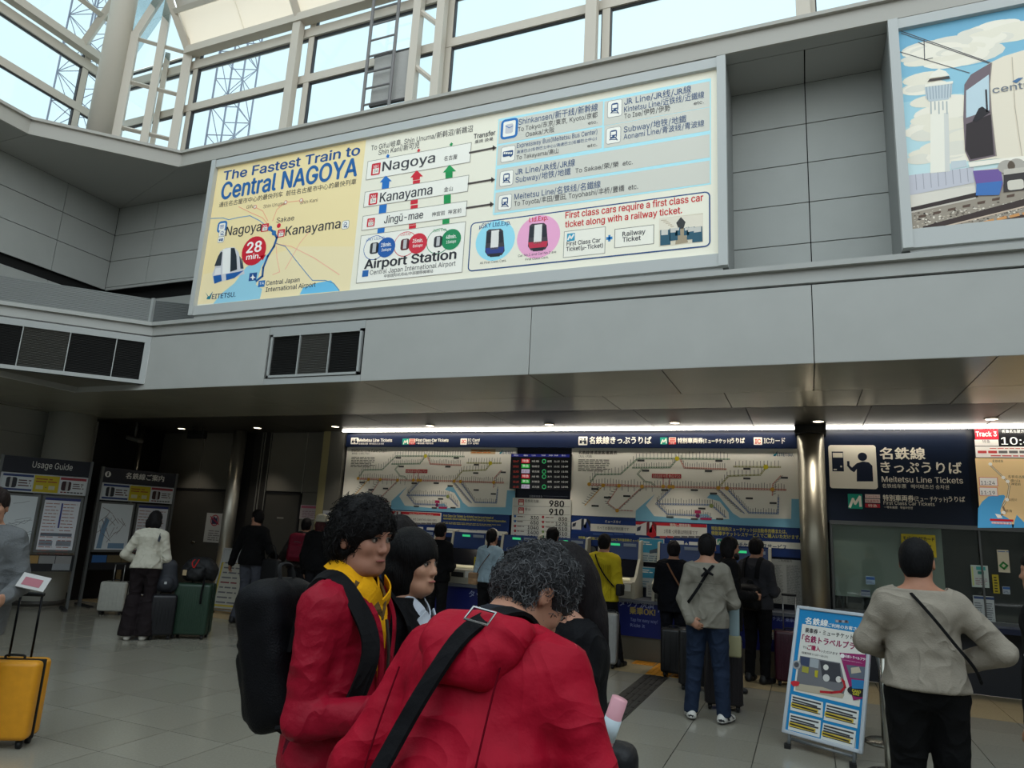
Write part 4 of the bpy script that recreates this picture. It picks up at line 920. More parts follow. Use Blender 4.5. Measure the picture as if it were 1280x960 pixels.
muicon(P, 456, 78, 44); limico(P, 504, 78, 42); P.text('First Class Car Tickets', 553, 99, 788, 100, 20, WHT, bold=.03); P.text('一等车厢票  특별차량권', 553, 118, 678, 119, 12, WHT, bold=.02)
P.rect(878, 76, 922, 122, (230, 220, 205), 1, r=.008); P.text('IC', 885, 110, 915, 110, 24, (200, 60, 50), bold=.04); P.text('IC Card', 930, 98, 1014, 99, 20, WHT, bold=.02); P.text('IC卡  IC카드', 930, 118, 1010, 118, 12, WHT, bold=.02)
pbuild(P, t)
# ---- fare charts
MAPW = (236, 232, 220)
def fare_chart(sh, label, en):
    X0, X1 = -3.29+sh, -.05+sh
    t = thing('fare_chart', label, 'map', ((X0+X1)/2, PY, 1.9), group='route fare charts over the ticket machines')
    wb(t, 'board', MB().bb((X0, PY-.0, 1.87), (X1, PY+.045, 2.88), M(MAPW, .45, name='chart_board')))
    P = PN(PY, crop=C2); P.shift = sh; rnd = random.Random(5)
    P.rect(34, 104, 1240, 478, MAPW, .2)
    B = (128, 186, 212)
    P.poly([(360, 482), (362, 440), (465, 352), (415, 412), (460, 470), (660, 486), (860, 486), (856, 450), (810, 392), (740, 372), (760, 352), (800, 358), (830, 395), (880, 455), (920, 480), (1190, 485), (1192, 378), (1252, 380), (1256, 535), (740, 510), (362, 494)], B, 1)
    G1, R1_, B1, Y1_, O1 = (96, 132, 104), (200, 130, 118), (110, 132, 172), (176, 168, 70), (214, 160, 60)
    def track(pts, c, w_=.022, step=18, tick=24, ang=0, txt=1, ph=0):
        P.line(pts, w_, c, 2); P.line(pts, w_*.35, (225, 220, 205), 2.5)
        for (a, b) in zip(pts, pts[1:]):
            L = math.hypot(b[0]-a[0], b[1]-a[1]); n = max(1, int(L/step))
            for k in range(n):
                x = a[0]+(b[0]-a[0])*(k+.5)/n; y = a[1]+(b[1]-a[1])*(k+.5)/n
                if tick:
                    dx, dy = math.sin(ang)*tick, -math.cos(ang)*tick; q = 1 if tick > 0 else -1
                    l_ = rnd.uniform(.6, 1.0); P.line([(x+dx*.25, y+dy*.25), (x+dx*(.25+l_), y+dy*(.25+l_))], .0075, (126, 122, 116), 2.2)
                    P.circ(x, y, .009, c, 3, n=6)
    track([(113, 300), (150, 248), (280, 246), (372, 163), (582, 163), (860, 166)], G1, tick=30, step=18)
    track([(345, 212), (400, 212), (545, 210), (582, 166)], G1, tick=24, step=13); track([(400, 212), (372, 245), (410, 285), (440, 290), (462, 306)], G1, tick=0)
    track([(600, 170), (620, 212), (842, 220)], R1_, tick=26, step=12)
    track([(113, 300), (280, 304), (395, 312), (560, 314), (800, 320), (1160, 330)], R1_, .026, tick=28, step=15)
    track([(113, 306), (465, 316)], R1_, .01, tick=-22, step=30)
    track([(885, 206), (1055, 208), (1132, 208)], (150, 150, 90), tick=28, step=18); track([(1055, 212), (1025, 250), (855, 256), (802, 320)], (150, 150, 90), tick=26, step=20)
    track([(188, 306), (90, 412)], O1, .014, tick=20, ang=-1.2, step=14); track([(272, 308), (210, 400), (262, 438), (345, 442)], R1_, .014, tick=18, ang=-1.4, step=14); track([(395, 314), (262, 438)], R1_, .014, tick=18, ang=1.2, step=14)
    track([(555, 318), (470, 405), (765, 410), (840, 475)], B1, tick=26, step=14); track([(475, 405), (530, 460), (690, 466), (765, 480)], B1, tick=24, step=12)
    track([(802, 325), (940, 455)], B1, .014, tick=22, ang=-1.3, step=12); track([(850, 325), (965, 452), (1120, 456), (1122, 372)], B1, tick=22, ang=0 if en else .0, step=13)
    track([(1090, 360), (1092, 300), (1135, 255)], R1_, .014, tick=18, ang=1.3, step=12)
    for x, y in ((113, 300), (188, 306), (272, 308), (395, 312), (508, 312), (540, 313), (560, 314), (802, 320), (848, 322), (1090, 328), (262, 440)): P.circ(x, y, .028, O1, 3.2, n=12)
    for x, y in ((582, 163), (1055, 208)): P.circ(x, y, .034, (205, 190, 40), 3.4, n=8)
    P.circ(765, 415, .03, (150, 160, 90), 3.4, n=10)
    P.rect(448, 244, 527, 268, (176, 44, 52), 3); P.rect(530, 245, 604, 269, (176, 44, 52), 3); P.text('名鉄名古屋 980', 452, 263, 524, 263, 14, WHT, 4); P.text('金山 910', 536, 264, 598, 264, 14, WHT, 4)
    P.line([(508, 268), (508, 305)], .01, (176, 44, 52), 3); P.line([(542, 268), (542, 305)], .01, (176, 44, 52), 3)
    P.rect(676, 438, 708, 456, (176, 44, 90), 3); P.rect(705, 478, 766, 492, (176, 44, 90), 3); P.circ(692, 468, .03, (120, 40, 90), 3.5); P.poly([(700, 462), (740, 458), (756, 470), (740, 484), (700, 482)], B, 1.5)
    for x, y in ((370, 168), (395, 222), (730, 224), (786, 170), (935, 212), (935, 264), (1135, 260), (125, 320), (192, 365), (295, 358), (497, 326), (655, 326), (757, 344), (948, 370), (1075, 395), (525, 470), (655, 480), (695, 424), (790, 480), (126, 410)): P.rect(x, y, x+38, y+11, (66, 66, 66), 3)
    P.lines_of_text(56, 165, 228, 235, 7, (100, 98, 92), 2, seed=1)
    P.crop = C2
    if en:
        P.text('Meitetsu Line Fare Chart', 58-4, 137, 305-4, 139, 19, (80, 72, 64)); P.text('路线图 / 노선도 / Fare', 56, 152, 180, 152, 11, (90, 84, 76))
        P.rect(905, 120, 1085, 152, (196, 170, 130), 1.2); P.lines_of_text(912, 124, 1078, 148, 2, (200, 110, 40), 2, seed=4)
    else:
        P.text('名鉄線普通旅客運賃表', 56, 139, 262, 140, 17, (66, 62, 58), bold=.02); P.text('(大人・片道)', 58, 156, 128, 156, 11, (80, 76, 70))
    meitetsu(P, 1092 if not en else 1112, 150, 1202 if not en else 1215, 20)
    pbuild(P, t)
fare_chart(0.0, 'right-hand white railway fare chart with Japanese title on the navy ticket wall', False)
fare_chart(-4.16, 'left-hand white railway fare chart headed Meitetsu Line Fare Chart', True)
# strip of notices under the right chart
def notice(label, sh, cx0, cx1, kind):
    t = thing('notice_strip', label, 'notice', (cx0, PY, 1.45))
    return t
t = thing('information_banner', 'blue banner with train pictures and yellow Japanese text under the right fare chart', 'sign', (-1.7, PY, 1.45))
wb(t, 'board', MB().bb((-3.27, PY+.001, 1.44), (-.09, PY+.03, 1.866), M((24, 52, 112), .4, name='blue_banner')))
P = PN(PY+.001, crop=C2)
P.rect(20, 484, 362, 582, (24, 56, 122), 1); P.rect(118, 510, 362, 562, (222, 218, 206), 2); P.text('ミュースカイ', 198, 505, 282, 508, 14, WHT, 3, bold=.03); P.text('すべての車両が特別車です', 155, 541, 325, 546, 17, (60, 50, 50), 3)
for k in range(4): P.rect(134+k*56, 560, 184+k*56, 572, (60, 90, 150), 3, r=.006)
P.rect(362, 498, 742, 590, (222, 218, 206), 1.5); P.rect(362, 498, 740, 532, (190, 36, 46), 2); P.text('特急(一部特別車)', 545, 526, 655, 528, 17, WHT, 3, bold=.02); P.text('1号車・2号車は特別車です', 512, 560, 692, 566, 18, (80, 60, 56), 3)
for k in range(6): P.rect(490+k*38, 575, 524+k*38, 588, (190, 80, 76) if k < 2 else (110, 106, 104), 3, r=.006)
def minitrain(P, x, y, w_, h_, c, lv=3):
    P.poly([(x, y+h_*.3), (x+w_*.55, y), (x+w_*.6, y+h_*.9), (x, y+h_*.85)], (214, 212, 208), lv); P.poly([(x+w_*.05, y+h_*.4), (x+w_*.25, y+h_*.28), (x+w_*.2, y+h_*.6), (x+w_*.03, y+h_*.66)], (60, 62, 76), lv+1)
    P.poly([(x+w_*.52, y+h_*.04), (x+w_*.85, y), (x+w_, y+h_*.2), (x+w_, y+h_*.8), (x+w_*.8, y+h), (x+w_*.5, y+h_*.9)], c, lv+1); P.rect(x+w_*.66, y+h_*.02, x+w_*.78, y+h_*.75, (220, 220, 218), lv+2); P.poly([(x+w_*.5, y+h_*.9), (x+w_*.8, y+h), (x+w_, y+h_*.82), (x+w_, y+h_*.98), (x+w_*.8, y+h_*1.1)], (180, 30, 40) if c[0] > 60 else (40, 60, 130), lv+2)
minitrain(P, 20, 484, 100, 66, (40, 44, 58)); minitrain(P, 364, 500, 108, 78, (110, 34, 40))
YT = (206, 196, 96)
P.text('特別車のご利用には、乗車券のほかに特別車両券(ミューチケット)が必要です。', 56, 592, 492, 616, 15, YT, 3, bold=.02)
P.text('特別車両券(ミューチケット)は自動券売機または、', 765, 545, 1168, 560, 20, YT, 3, bold=.02); P.text('特別車チケットレスサービスでご購入いただけます。', 765, 570, 1240, 592, 20, YT, 3, bold=.02)
P.rect(790, 590, 1250, 648, WHT, 2, r=.015); P.text('特別車チケットレスサービス', 835, 632, 1166, 645, 26, (36, 56, 90), 3, bold=.025); muicon(P, 796, 592, 32, 3)
P.rect(545, 598, 618, 640, WHT, 2, r=.006); P.rect(645, 606, 720, 640, WHT, 2, r=.006); P.rect(622, 616, 640, 622, WHT, 2); P.rect(628, 610, 634, 628, WHT, 2)
pbuild(P, t)
t = thing('information_banner', 'blue banner in English with red train notice under the left fare chart', 'sign', (-5.9, PY, 1.45))
wb(t, 'board', MB().bb((-7.45, PY+.001, 1.44), (-4.27, PY+.03, 1.866), M((24, 52, 112), .4, name='blue_banner')))
P = PN(PY+.001, crop=C1)
P.rect(365, 600, 732, 705, (222, 218, 206), 1); P.rect(365, 604, 730, 640, (190, 36, 46), 2); P.text('Limited Express trains', 505, 634, 678, 636, 15, WHT, 3, bold=.02); P.text('Cars 1 and 2 are first class cars.', 478, 668, 705, 676, 18, (80, 60, 56), 3)
for k in range(6): P.rect(470+k*40, 688, 506+k*40, 704, (190, 80, 76) if k < 2 else (110, 106, 104), 3, r=.006)
minitrain(P, 366, 606, 90, 96, (110, 34, 40))
P.text('First Class Car Tickets (μ-tickets) can be purchased at', 752, 644, 1116, 655, 16, YT, 3, bold=.02); P.text('automatic ticket machines or on First Class Car Internet Reservation.', 752, 664, 1210, 680, 15, YT, 3, bold=.02); P.lines_of_text(752, 680, 1195, 722, 2, (180, 170, 100), 2, seed=2)
P.rect(530, 716, 603, 762, WHT, 2, r=.006); P.rect(632, 722, 1215, 785, WHT, 2, r=.01)
P.text('Meitetsu Net Reservation Service', 690, 745, 830, 750, 12, (50, 60, 80), 3); P.text('Meitetsu App', 935, 745, 1000, 748, 12, (50, 60, 80), 3); P.text('μ-Ticket Web', 1085, 745, 1150, 750, 12, (50, 60, 80), 3)
P.text('Regular ticket', 430, 740, 510, 745, 12, WHT, 3)
pbuild(P, t)
# departures screen and price table
CS = (630, 555, 7.38)
t = flat_thing('departures_screen', 'black departures screen with red and green rows between the fare charts', 'screen', (639, 567), (713, 613), PY-.03, M((12, 12, 16), .2, name='screen_bezel'), .06)
P = PN(PY-.03, em=.5, crop=CS)
P.rect(70, 92, 605, 122, (18, 24, 96), 1)
for x, s_ in ((92, '時刻'), (182, '種別'), (255, '行先'), (345, '特別車'), (412, '両数'), (460, '名古屋'), (530, '金山')): P.text(s_, x, 112, x+38, 112, 14, (190, 190, 190), 2)
for k in range(6):
    y = 160+k*47; P.text(['10:47', '10:52', '11:02', '11:17', '11:22', '11:32'][k], 84, y+8, 136, y+8, 17, (170, 60, 50), 2)
    c = [(176, 40, 48), (40, 160, 60), (170, 160, 180)][k % 3]; P.rect(162, y-22, 236, y+16, c, 1.5); P.text(['特急', '準急', 'ミュー'][k % 3], 170, y+6, 228, y+6, 22, (225, 225, 220) if k % 3 < 2 else (40, 30, 60), 2.5)
    P.text(['岐阜', '新鵜沼', '名古屋'][k % 3], 258, y+8, 326, y+8, 18, (170, 168, 160), 2)
    if k % 3 != 1: P.circ(370, y, .036, (50, 150, 90), 2, n=16); P.circ(370, y, .022, (14, 14, 18), 3, n=16)
    P.text('あり' if k % 2 else '8両', 402, y+8, 440, y+8, 16, (180, 178, 170), 2); P.text(['11:15', '11:31', '11:32', '11:45', '11:59', '12:02'][k], 462, y+8, 512, y+8, 15, (180, 178, 170), 2); P.text(['11:24', '11:40', '11:35', '11:54', '12:10', '12:05'][k], 530, y+8, 590, y+8, 15, (180, 178, 170), 2)
pbuild(P, t)
t = flat_thing('price_table', 'white fare table showing 980 and 910 under the departures screen', 'sign', (641, 622), (712, 676), PY-.03, M(WHT, .5, name='price_board'), .06)
P = PN(PY-.03, crop=CS)
P.rect(88, 497, 608, 900, (206, 206, 198), .5); P.text('980', 420, 576, 552, 578, 56, (30, 30, 32), bold=.035); P.text('910', 418, 652, 548, 654, 56, (30, 30, 32), bold=.035)
DKT = (50, 48, 48)
for y in (574, 650): P.line([(86, y), (606, y+5)], .005, (120, 118, 112), 1)
for k in range(4): y = 705+k*46; P.line([(86, y), (330, y-2)], .004, (130, 128, 122), 1); P.line([(338, y+6), (604, y+8)], .004, (130, 128, 122), 1)
for k in range(2): P.rect(134, 508+k*76, 182, 566+k*76, (176, 30, 44), 1, r=.006); P.rect(140, 538+k*76, 176, 562+k*76, WHT, 2); P.text('NH', 142, 532+k*76, 174, 532+k*76, 18, WHT, 2); P.text(['名鉄名古屋', '金山'][k], 192, 536+k*76, [320, 245][k], 538+k*76, 24, DKT)
for k, (a, b) in enumerate((('330', '830'), ('650', '1270'), ('1040', '1510'), ('1400', '1510'), ('1200', '1510'))):
    y = 694+k*45; P.text(a, 322-26*len(a), y, 320, y+1, 31, DKT, bold=.02); P.text(b, 584-27*len(b), y+12, 582, y+13, 31, DKT, bold=.02)
    P.circ(102, y-28, .02, [(50, 100, 170), (50, 100, 170), (170, 50, 60), (170, 50, 60), (170, 50, 60)][k], 1); P.circ(360, y-20, .02, [(170, 50, 60), (170, 50, 60), (170, 50, 60), (120, 150, 80), (40, 110, 80)][k], 1)
    P.lines_of_text(122, y-34, 190, y-14, 1, (120, 100, 96), 1, seed=k); P.lines_of_text(385, y-26, 470, y-6, 1, (120, 100, 96), 1, seed=k+9)
P.crop = CS
pbuild(P, t)
P = PN(WY-.003); P.crop = CS; P.text('主要駅運賃表', 232, 492, 355, 494, 20, (170, 176, 190)); P.lines_of_text(365, 476, 600, 490, 1, (120, 128, 150), 2)
P.crop = None
t = thing('wall_caption', 'small white heading lettering above the price table on the navy wall', 'lettering', (-3.8, WY, 2.15)); pbuild(P, t)
# ---- ticket machines standing on the shelf
BEI = M((176, 172, 156), .45, name='machine_beige')
MBL = M((26, 48, 96), .35, name='machine_blue'); SCR = M((18, 20, 26), .15, name='machine_screen')
def machine(x, label):
    t = thing('ticket_machine', label, 'ticket machine', (x, 10.14, .78), group='ticket machines along the navy wall')
    w_ = .62; prof = [(-.54, 0), (-.54, .22), (-.40, .30), (-.20, .52), (-.16, .76), (0, .78), (0, 0)]
    for s_ in (-1, 1): MB().prism([(s_*w_/2, y, z) for y, z in prof], (0, 0, 0), (-s_*.035, 0, 0), BEI).build('side_panel', t)
    k = w_/2-.036
    MB().prism([(-k, -.50, 0), (-k, -.50, .20), (-k, -.37, .27), (-k, -.0, .27), (-k, 0, 0)], (0, 0, 0), (2*k, 0, 0), M((164, 160, 146), .5, name='machine_body')).build('lower_body', t)
    MB().prism([(-k, -.37, .28), (-k, -.20, .50), (-k, 0, .50), (-k, 0, .28)], (0, 0, 0), (2*k, 0, 0), SCR).build('touch_screen', t)
    MB().prism([(-k, -.185, .505), (-k, -.145, .75), (-k, 0, .75), (-k, 0, .505)], (0, 0, 0), (2*k, 0, 0), MBL).build('upper_panel', t)
    MB().box((-.06, -.170, .70), (.13, .01, .03), M((60, 200, 130), emit=.6, name='green_indicator'), rot=(R_(9), 0, 0)).build('indicator', t)
    MB().box((.15, -.168, .70), (.18, .008, .04), M((150, 160, 175), .5), rot=(R_(9), 0, 0)).build('sticker', t)
    MB().box((0, -.505, .13), (.20, .02, .07), M((40, 40, 40), .4)).build('coin_slot', t); MB().box((-.20, -.505, .06), (.16, .02, .06), M((60, 58, 54), .4)).build('tray', t); MB().box((.19, -.506, .14), (.12, .015, .09), M((210, 210, 205), .4)).build('keypad', t)
    MB().box((.05, -.44, .245), (.34, .05, .02), M((214, 206, 170), .4, emit=.25), rot=(R_(28), 0, 0)).build('lit_note_slot', t)
    return t
for x, l in ((-4.85, 'ticket machine between the man in black and the woman with the beige bag'), (-4.0, 'ticket machine behind the woman with the beige bag, left of the price table edge'), (-2.47, 'ticket machine used by the person in the yellow sweater'), (-1.62, 'ticket machine in front of the man in the dark suit'), (-.75, 'rightmost ticket machine, behind the dark-clothed bearded man'), (-5.75, 'leftmost ticket machine, left of the man in black'), (-3.25, 'ticket machine behind the grey-haired man under the price table')): machine(x, l)
sh = root_struct('trim_machine_shelf')
MB().bb((-7.45, 9.60, .735), (-.09, WY, .775), M((96, 100, 110), .35, name='shelf_top')).build('shelf', sh)
MB().bb((-7.45, 9.66, .30), (-.09, WY, .735), M((24, 34, 104), .4, name='blue_counter_front')).build('blue_front', sh)
MB().bb((-7.45, 9.70, .0), (-.09, WY, .30), M((112, 108, 98), .35, metal=.6, name='steel_kick_plate')).build('kick_plate', sh)
P = PN(9.66); sk = (28, 34, 110)
P.text('タッチ決済', 774, 757, 818, 762, 8.5, (150, 160, 200), bold=.02); P.text('乗車OK!', 787, 767, 819, 772, 8.5, (170, 150, 80), bold=.03); P.text('Tap for easy way!', 788, 776, 822, 780, 4, (140, 150, 200)); P.text('Ride it', 788, 783, 806, 785, 4, (140, 150, 200))
P.text('タッチ決済', 586, 746, 630, 749, 8, (150, 160, 200), bold=.02); P.text('でタッチ決済 乗車OK!', 951, 774, 1000, 778, 5, (140, 150, 200), bold=.02)
P.line([(823, 754), (825, 759), (823, 765)], .012, (150, 160, 200), 2); P.line([(827, 752), (829, 759), (827, 767)], .012, (150, 160, 200), 2)
t = thing('counter_lettering', 'pale lettering on the blue counter front below the ticket machines', 'lettering', (-2, 9.66, .5)); pbuild(P, t)
# posters and notices fixed between machines
def poster(label, tl, br, Y, bgc, draw, name='notice', cat='notice', group=None):
    t = flat_thing(name, label, cat, tl, br, Y, M(bgc, .5, name='paper'), .008, group); P = PN(Y); draw(P); pbuild(P, t); return t
def dz1(P):
    P.rect(799.5, 673, 829, 692, (60, 140, 170), 1); P.lines_of_text(802, 676, 815, 682, 2, WHT, 2); P.poly([(812, 688), (826, 684), (828, 690), (812, 692)], (70, 80, 90), 2); P.lines_of_text(801, 693, 828, 703, 3, (110, 130, 140), 2, seed=3)
def dz2(P):
    P.rect(799.5, 709, 829, 724, (60, 140, 170), 1); P.lines_of_text(802, 711, 816, 717, 2, WHT, 2); P.lines_of_text(801, 725, 812, 735, 3, (110, 130, 140), 2, seed=5)
poster('upper blue and white ticket poster left of the man in the dark suit', (799, 672), (830, 704), 10.1, (176, 184, 182), dz1)
poster('lower blue and white ticket poster left of the man in the dark suit', (799, 708), (830, 736), 10.1, (170, 178, 178), dz2)
poster('small white paper notice standing on the shelf left of the dark suit', (808, 728), (823, 747), 9.95, (176, 176, 170), lambda P: P.lines_of_text(810, 731, 821, 745, 7, (120, 120, 120), 1))
poster('large white notice with dense columns of small print left of the steel column', (958, 698), (1004, 757), 10.05, (158, 158, 152), lambda P: (P.text('ご利用案内', 973, 702, 990, 703, 3, (70, 70, 70)), P.lines_of_text(961, 705, 980, 755, 34, (112, 112, 110), 1, seed=2), P.lines_of_text(983, 706, 1002, 756, 34, (112, 112, 110), 1, seed=8)))
poster('yellow notice left of the beige-bag woman by the ticket machine', (593, 696), (601, 716), 9.62, (196, 176, 40), lambda P: P.lines_of_text(594, 699, 600, 715, 5, (60, 56, 30), 1))
poster('yellow and white notice on the counter front between dark trousers and maroon suitcase', (951, 786), (972, 800), 9.65, (150, 146, 140), lambda P: (P.rect(951.5, 786.5, 971.5, 790, (170, 130, 50), 1), P.lines_of_text(953, 792, 970, 799, 2, (100, 96, 90), 1)))
t = thing('call_disc', 'round grey speaker disc on the navy wall left of the yellow sweater', 'speaker', tuple(atY(740, 688, WY)))
MB().lathe((0, 0, 0), [(.06, 0), (.06, .02), (.05, .025)], M((110, 110, 104), .4), n=28, axis=Matrix.Rotation(R_(90), 3, 'X')).build('disc', t)
t = thing('call_disc', 'round grey speaker disc on the navy wall left of the beige-bag woman', 'speaker', tuple(atY(607, 682, WY)))
MB().lathe((0, 0, 0), [(.06, 0), (.06, .02), (.05, .025)], M((110, 110, 104), .4), n=28, axis=Matrix.Rotation(R_(90), 3, 'X')).build('disc', t)
# ================================================================== navy ticket sign and display at the right
C3 = (1000, 500, 3.693)
t = flat_thing('ticket_sign', 'large navy sign with ticket machine pictogram reading Meitetsu Line Tickets', 'sign', (1026, 534.5), (1217, 660), PY-.02, M((17, 27, 47), .35, name='navy_sign'), .07)
P = PN(PY-.02, em=.06, crop=C3)
W2 = (222, 214, 196)
P.rect(130, 208, 360, 412, W2, 1, r=.035); DN = (20, 28, 48)
P.rect(146, 238, 203, 330, DN, 2, edge=None); P.rect(151, 244, 198, 266, W2, 3); P.circ(190, 307, .012, W2, 3); P.rect(155, 318, 170, 324, W2, 3)
P.circ(288, 262, .055, DN, 2); P.poly([(262, 376), (262, 318), (250, 334), (234, 324), (216, 302), (222, 296), (240, 312), (262, 292), (290, 284), (318, 288), (334, 304), (338, 376)], DN, 2); P.rect(217, 282, 229, 304, DN, 2)
P.text('名鉄線', 370, 272, 578, 274, 50, W2, bold=.025); P.text('きっぷうりば', 374, 335, 748, 342, 50, W2, bold=.02); P.text('Meitetsu Line Tickets', 378, 378, 753, 388, 26, W2, bold=.008); P.text('名铁线车票   메이테츠선 승차권', 380, 405, 688, 410, 18, W2)
muicon(P, 220, 433, 70); P.rect(300, 435, 370, 455, (214, 190, 180), 1); P.rect(300, 456, 370, 476, (214, 190, 180), 1); P.rect(300, 478, 370, 498, (170, 40, 52), 1); P.text('特急', 315, 494, 356, 494, 13, W2); P.text('快速特急', 305, 472, 365, 472, 12, (150, 50, 50)); P.text('ミュースカイ', 305, 451, 365, 451, 11, (150, 50, 50))
P.text('特別車両券', 384, 464, 526, 466, 26, W2, bold=.02); P.text('(ミュー チケット)', 530, 466, 682, 469, 20, W2, bold=.015); P.text('うりば', 686, 469, 762, 471, 24, W2, bold=.02); P.text('First Class Car Tickets', 386, 482, 622, 489, 16, W2); P.text('一等车厢票   특별차량권', 388, 500, 520, 503, 11, W2)
pbuild(P, t)
t = flat_thing('route_display', 'lit route display headed Track 3 at the right edge beside the navy sign', 'screen', (1217, 534.5), (1400, 662), PY-.03, M((20, 20, 24), .3, name='display_bezel'), .08)
P = PN(PY-.03, em=.30, crop=C3)
P.rect(805, 132, 918, 182, (176, 24, 44), 1); P.text('Track 3', 812, 168, 908, 167, 22, (235, 230, 222), bold=.02); P.rect(805, 183, 918, 212, (205, 200, 192), 1); P.text('特急', 842, 198, 878, 198, 13, (60, 50, 50))
P.text('10:47', 930, 206, 1110, 200, 34, (235, 235, 230), bold=.01); P.text('名鉄名古屋方面 岐阜行', 932, 152, 1110, 150, 14, (220, 220, 215))
P.rect(808, 215, 1300, 268, (220, 214, 206), 1)
for k in range(9): P.rect(820+k*48, 234, 862+k*48, 246, (180, 60, 60) if k < 2 else (96, 92, 90), 2, r=.006)
P.lines_of_text(875, 220, 1040, 228, 1, (180, 60, 50), 2); P.lines_of_text(880, 252, 1040, 264, 1, (190, 60, 50), 2)
P.rect(808, 268, 1400, 590, (222, 190, 138), 1.2)
P.poly([(820, 590), (822, 500), (840, 470), (870, 445), (940, 438), (948, 445), (935, 475), (925, 510), (930, 530), (960, 545), (975, 560), (980, 590)], (76, 156, 206), 2); P.poly([(985, 590), (990, 560), (1000, 530), (1030, 560), (1060, 590)], (76, 156, 206), 2)
P.line([(878, 300), (938, 358), (960, 378), (966, 400), (958, 450), (936, 490), (948, 520), (930, 530)], .02, (130, 110, 90), 3); P.line([(878, 300), (938, 358), (960, 378), (966, 400), (958, 450), (936, 490)], .008, (225, 210, 180), 4)
for x, y in ((878, 296), (938, 358), (958, 376), (955, 460), (940, 520)): P.circ(x, y, .02, (235, 230, 220), 5); 
for s_, x, y, x1 in (('名鉄岐阜', 888, 288, 938), ('名鉄名古屋', 960, 360, 1040), ('金山', 970, 378, 1015), ('神宮前', 975, 394, 1018), ('太田川', 962, 466, 1000), ('常滑', 950, 518, 978)): P.text(s_, x, y, x1, y, 12, (60, 46, 40), 5)
for y0, s_ in ((358, '11:24'), (404, '11:19')): P.rect(828, y0, 912, y0+38, (226, 220, 212), 3, edge=(200, 70, 60), ew=.005); P.text(s_, 835, y0+32, 900, y0+32, 17, (44, 40, 46), 5)
P.rect(876, 548, 985, 562, (190, 30, 40), 5); P.rect(884, 562, 975, 574, (230, 222, 216), 5); P.text('中部国際空港', 888, 573, 972, 573, 10, (190, 40, 40), 6); P.poly([(900, 525), (925, 530), (935, 545), (912, 545)], (235, 230, 220), 4)
pbuild(P, t)
# things behind and on the office glass
t = thing('tall_notice_stand', 'tall narrow grey notice pillar with yellow text inside the ticket office window', 'sign', tuple(atY(1053, 757, 10.35)))
MB().bb((-.09, 0, 0), (.09, .06, .92), M((128, 124, 116), .5)).build('board', t); MB().bb((.09, -.02, 0), (.115, .07, .92), M((170, 174, 172), .4)).build('edge', t)
MB().bb((-.075, -.004, .12), (.06, 0, .50), M((170, 140, 40), .5)).build('yellow_sheet', t); MB().bb((-.06, -.004, .56), (.05, 0, .78), M((150, 120, 116), .5)).build('printed_sheet', t)
poster('yellow mobile IC card notice on the office glass behind the black cap', (1126, 667), (1171, 697), 10.17, (200, 180, 44), lambda P: (P.text('モバイル ICカード', 1129, 675, 1168, 676, 5, (30, 40, 50), bold=.03), P.lines_of_text(1130, 679, 1168, 695, 4, (60, 70, 50), 1, seed=3)))
poster('black departures screen inside the office, right of the yellow notice', (1194, 668), (1243, 693), 10.28, (16, 16, 20), lambda P: [P.rect(1205, 673+k*3.3, 1210, 675.4+k*3.3, [(190, 50, 50), (50, 170, 60), (190, 90, 80)][k % 3], 1) or P.lines_of_text(1196, 673+k*3.3, 1240, 675.4+k*3.3, 1, (120, 120, 110), 1, seed=k) for k in range(5)], cat='screen', name='departures_screen')
poster('small white and pale blue notice on the office glass right of the beige jacket', (1213, 706), (1237, 735), 10.17, (176, 190, 186), lambda P: (P.rect(1220, 708, 1232, 713, (60, 150, 150), 1), P.rect(1222, 714, 1230, 718, (40, 110, 100), 2), P.rect(1214, 708, 1218, 732, (180, 190, 120), 1), P.lines_of_text(1219, 722, 1235, 732, 4, (150, 120, 130), 1)))
poster('white notice with green arrow hanging in the office window', (1246, 687), (1263, 716), 10.17, (196, 190, 168), lambda P: (P.line([(1250, 707), (1254, 703), (1259, 707), (1255, 711), (1251, 708)], .02, (40, 130, 60), 2), P.lines_of_text(1247, 688, 1262, 691, 1, (80, 110, 160), 1)))
poster('narrow yellow vertical notice on the office glass', (1240, 718), (1250, 742), 10.17, (170, 156, 40), lambda P: P.lines_of_text(1242, 720, 1248, 741, 6, (50, 50, 30), 1))
poster('white table of services with blue heading on the office glass', (1216, 744), (1245, 780), 10.17, (176, 184, 184), lambda P: (P.rect(1217, 745, 1243, 750, (50, 70, 110), 1), P.lines_of_text(1218, 752, 1230, 779, 9, (110, 116, 120), 1), P.lines_of_text(1232, 753, 1243, 779, 9, (110, 116, 120), 1, seed=4)))
poster('pale blue and white square sticker on the office glass at the left', (1082, 720), (1094, 731), 10.17, (150, 176, 196), lambda P: (P.rect(1082.5, 721, 1093.5, 725, (50, 90, 150), 1), P.lines_of_text(1083, 726, 1093, 730, 2, (90, 100, 120), 1)))
poster('small blue striped sticker on the office glass above the A-frame', (1076, 737), (1088, 746), 10.17, (140, 150, 160), lambda P: (P.rect(1076.5, 737.5, 1087.5, 740, (30, 50, 90), 1), P.rect(1076.5, 742, 1087.5, 743.5, (30, 50, 90), 1)))
poster('blue and white IC card sticker on the office glass beside the yellow strip', (1253, 733), (1263, 743), 10.17, (170, 180, 190), lambda P: (P.rect(1253.4, 733.5, 1262.6, 737, (50, 90, 150), 1), P.lines_of_text(1254, 738, 1262, 742, 2, (90, 100, 120), 1)))
t = thing('office_clock_sign', 'dark clock display showing 10:47 inside the office window', 'clock', tuple(atY(1252, 686, 10.3))); MB().bb((-.12, 0, 0), (.12, .03, .12), M((14, 14, 16), .3)).build('housing', t)
P = PN(10.3, em=.5); P.text('10:47', 1243, 683, 1260, 683, 5, (230, 230, 225)); pbuild(P, t)
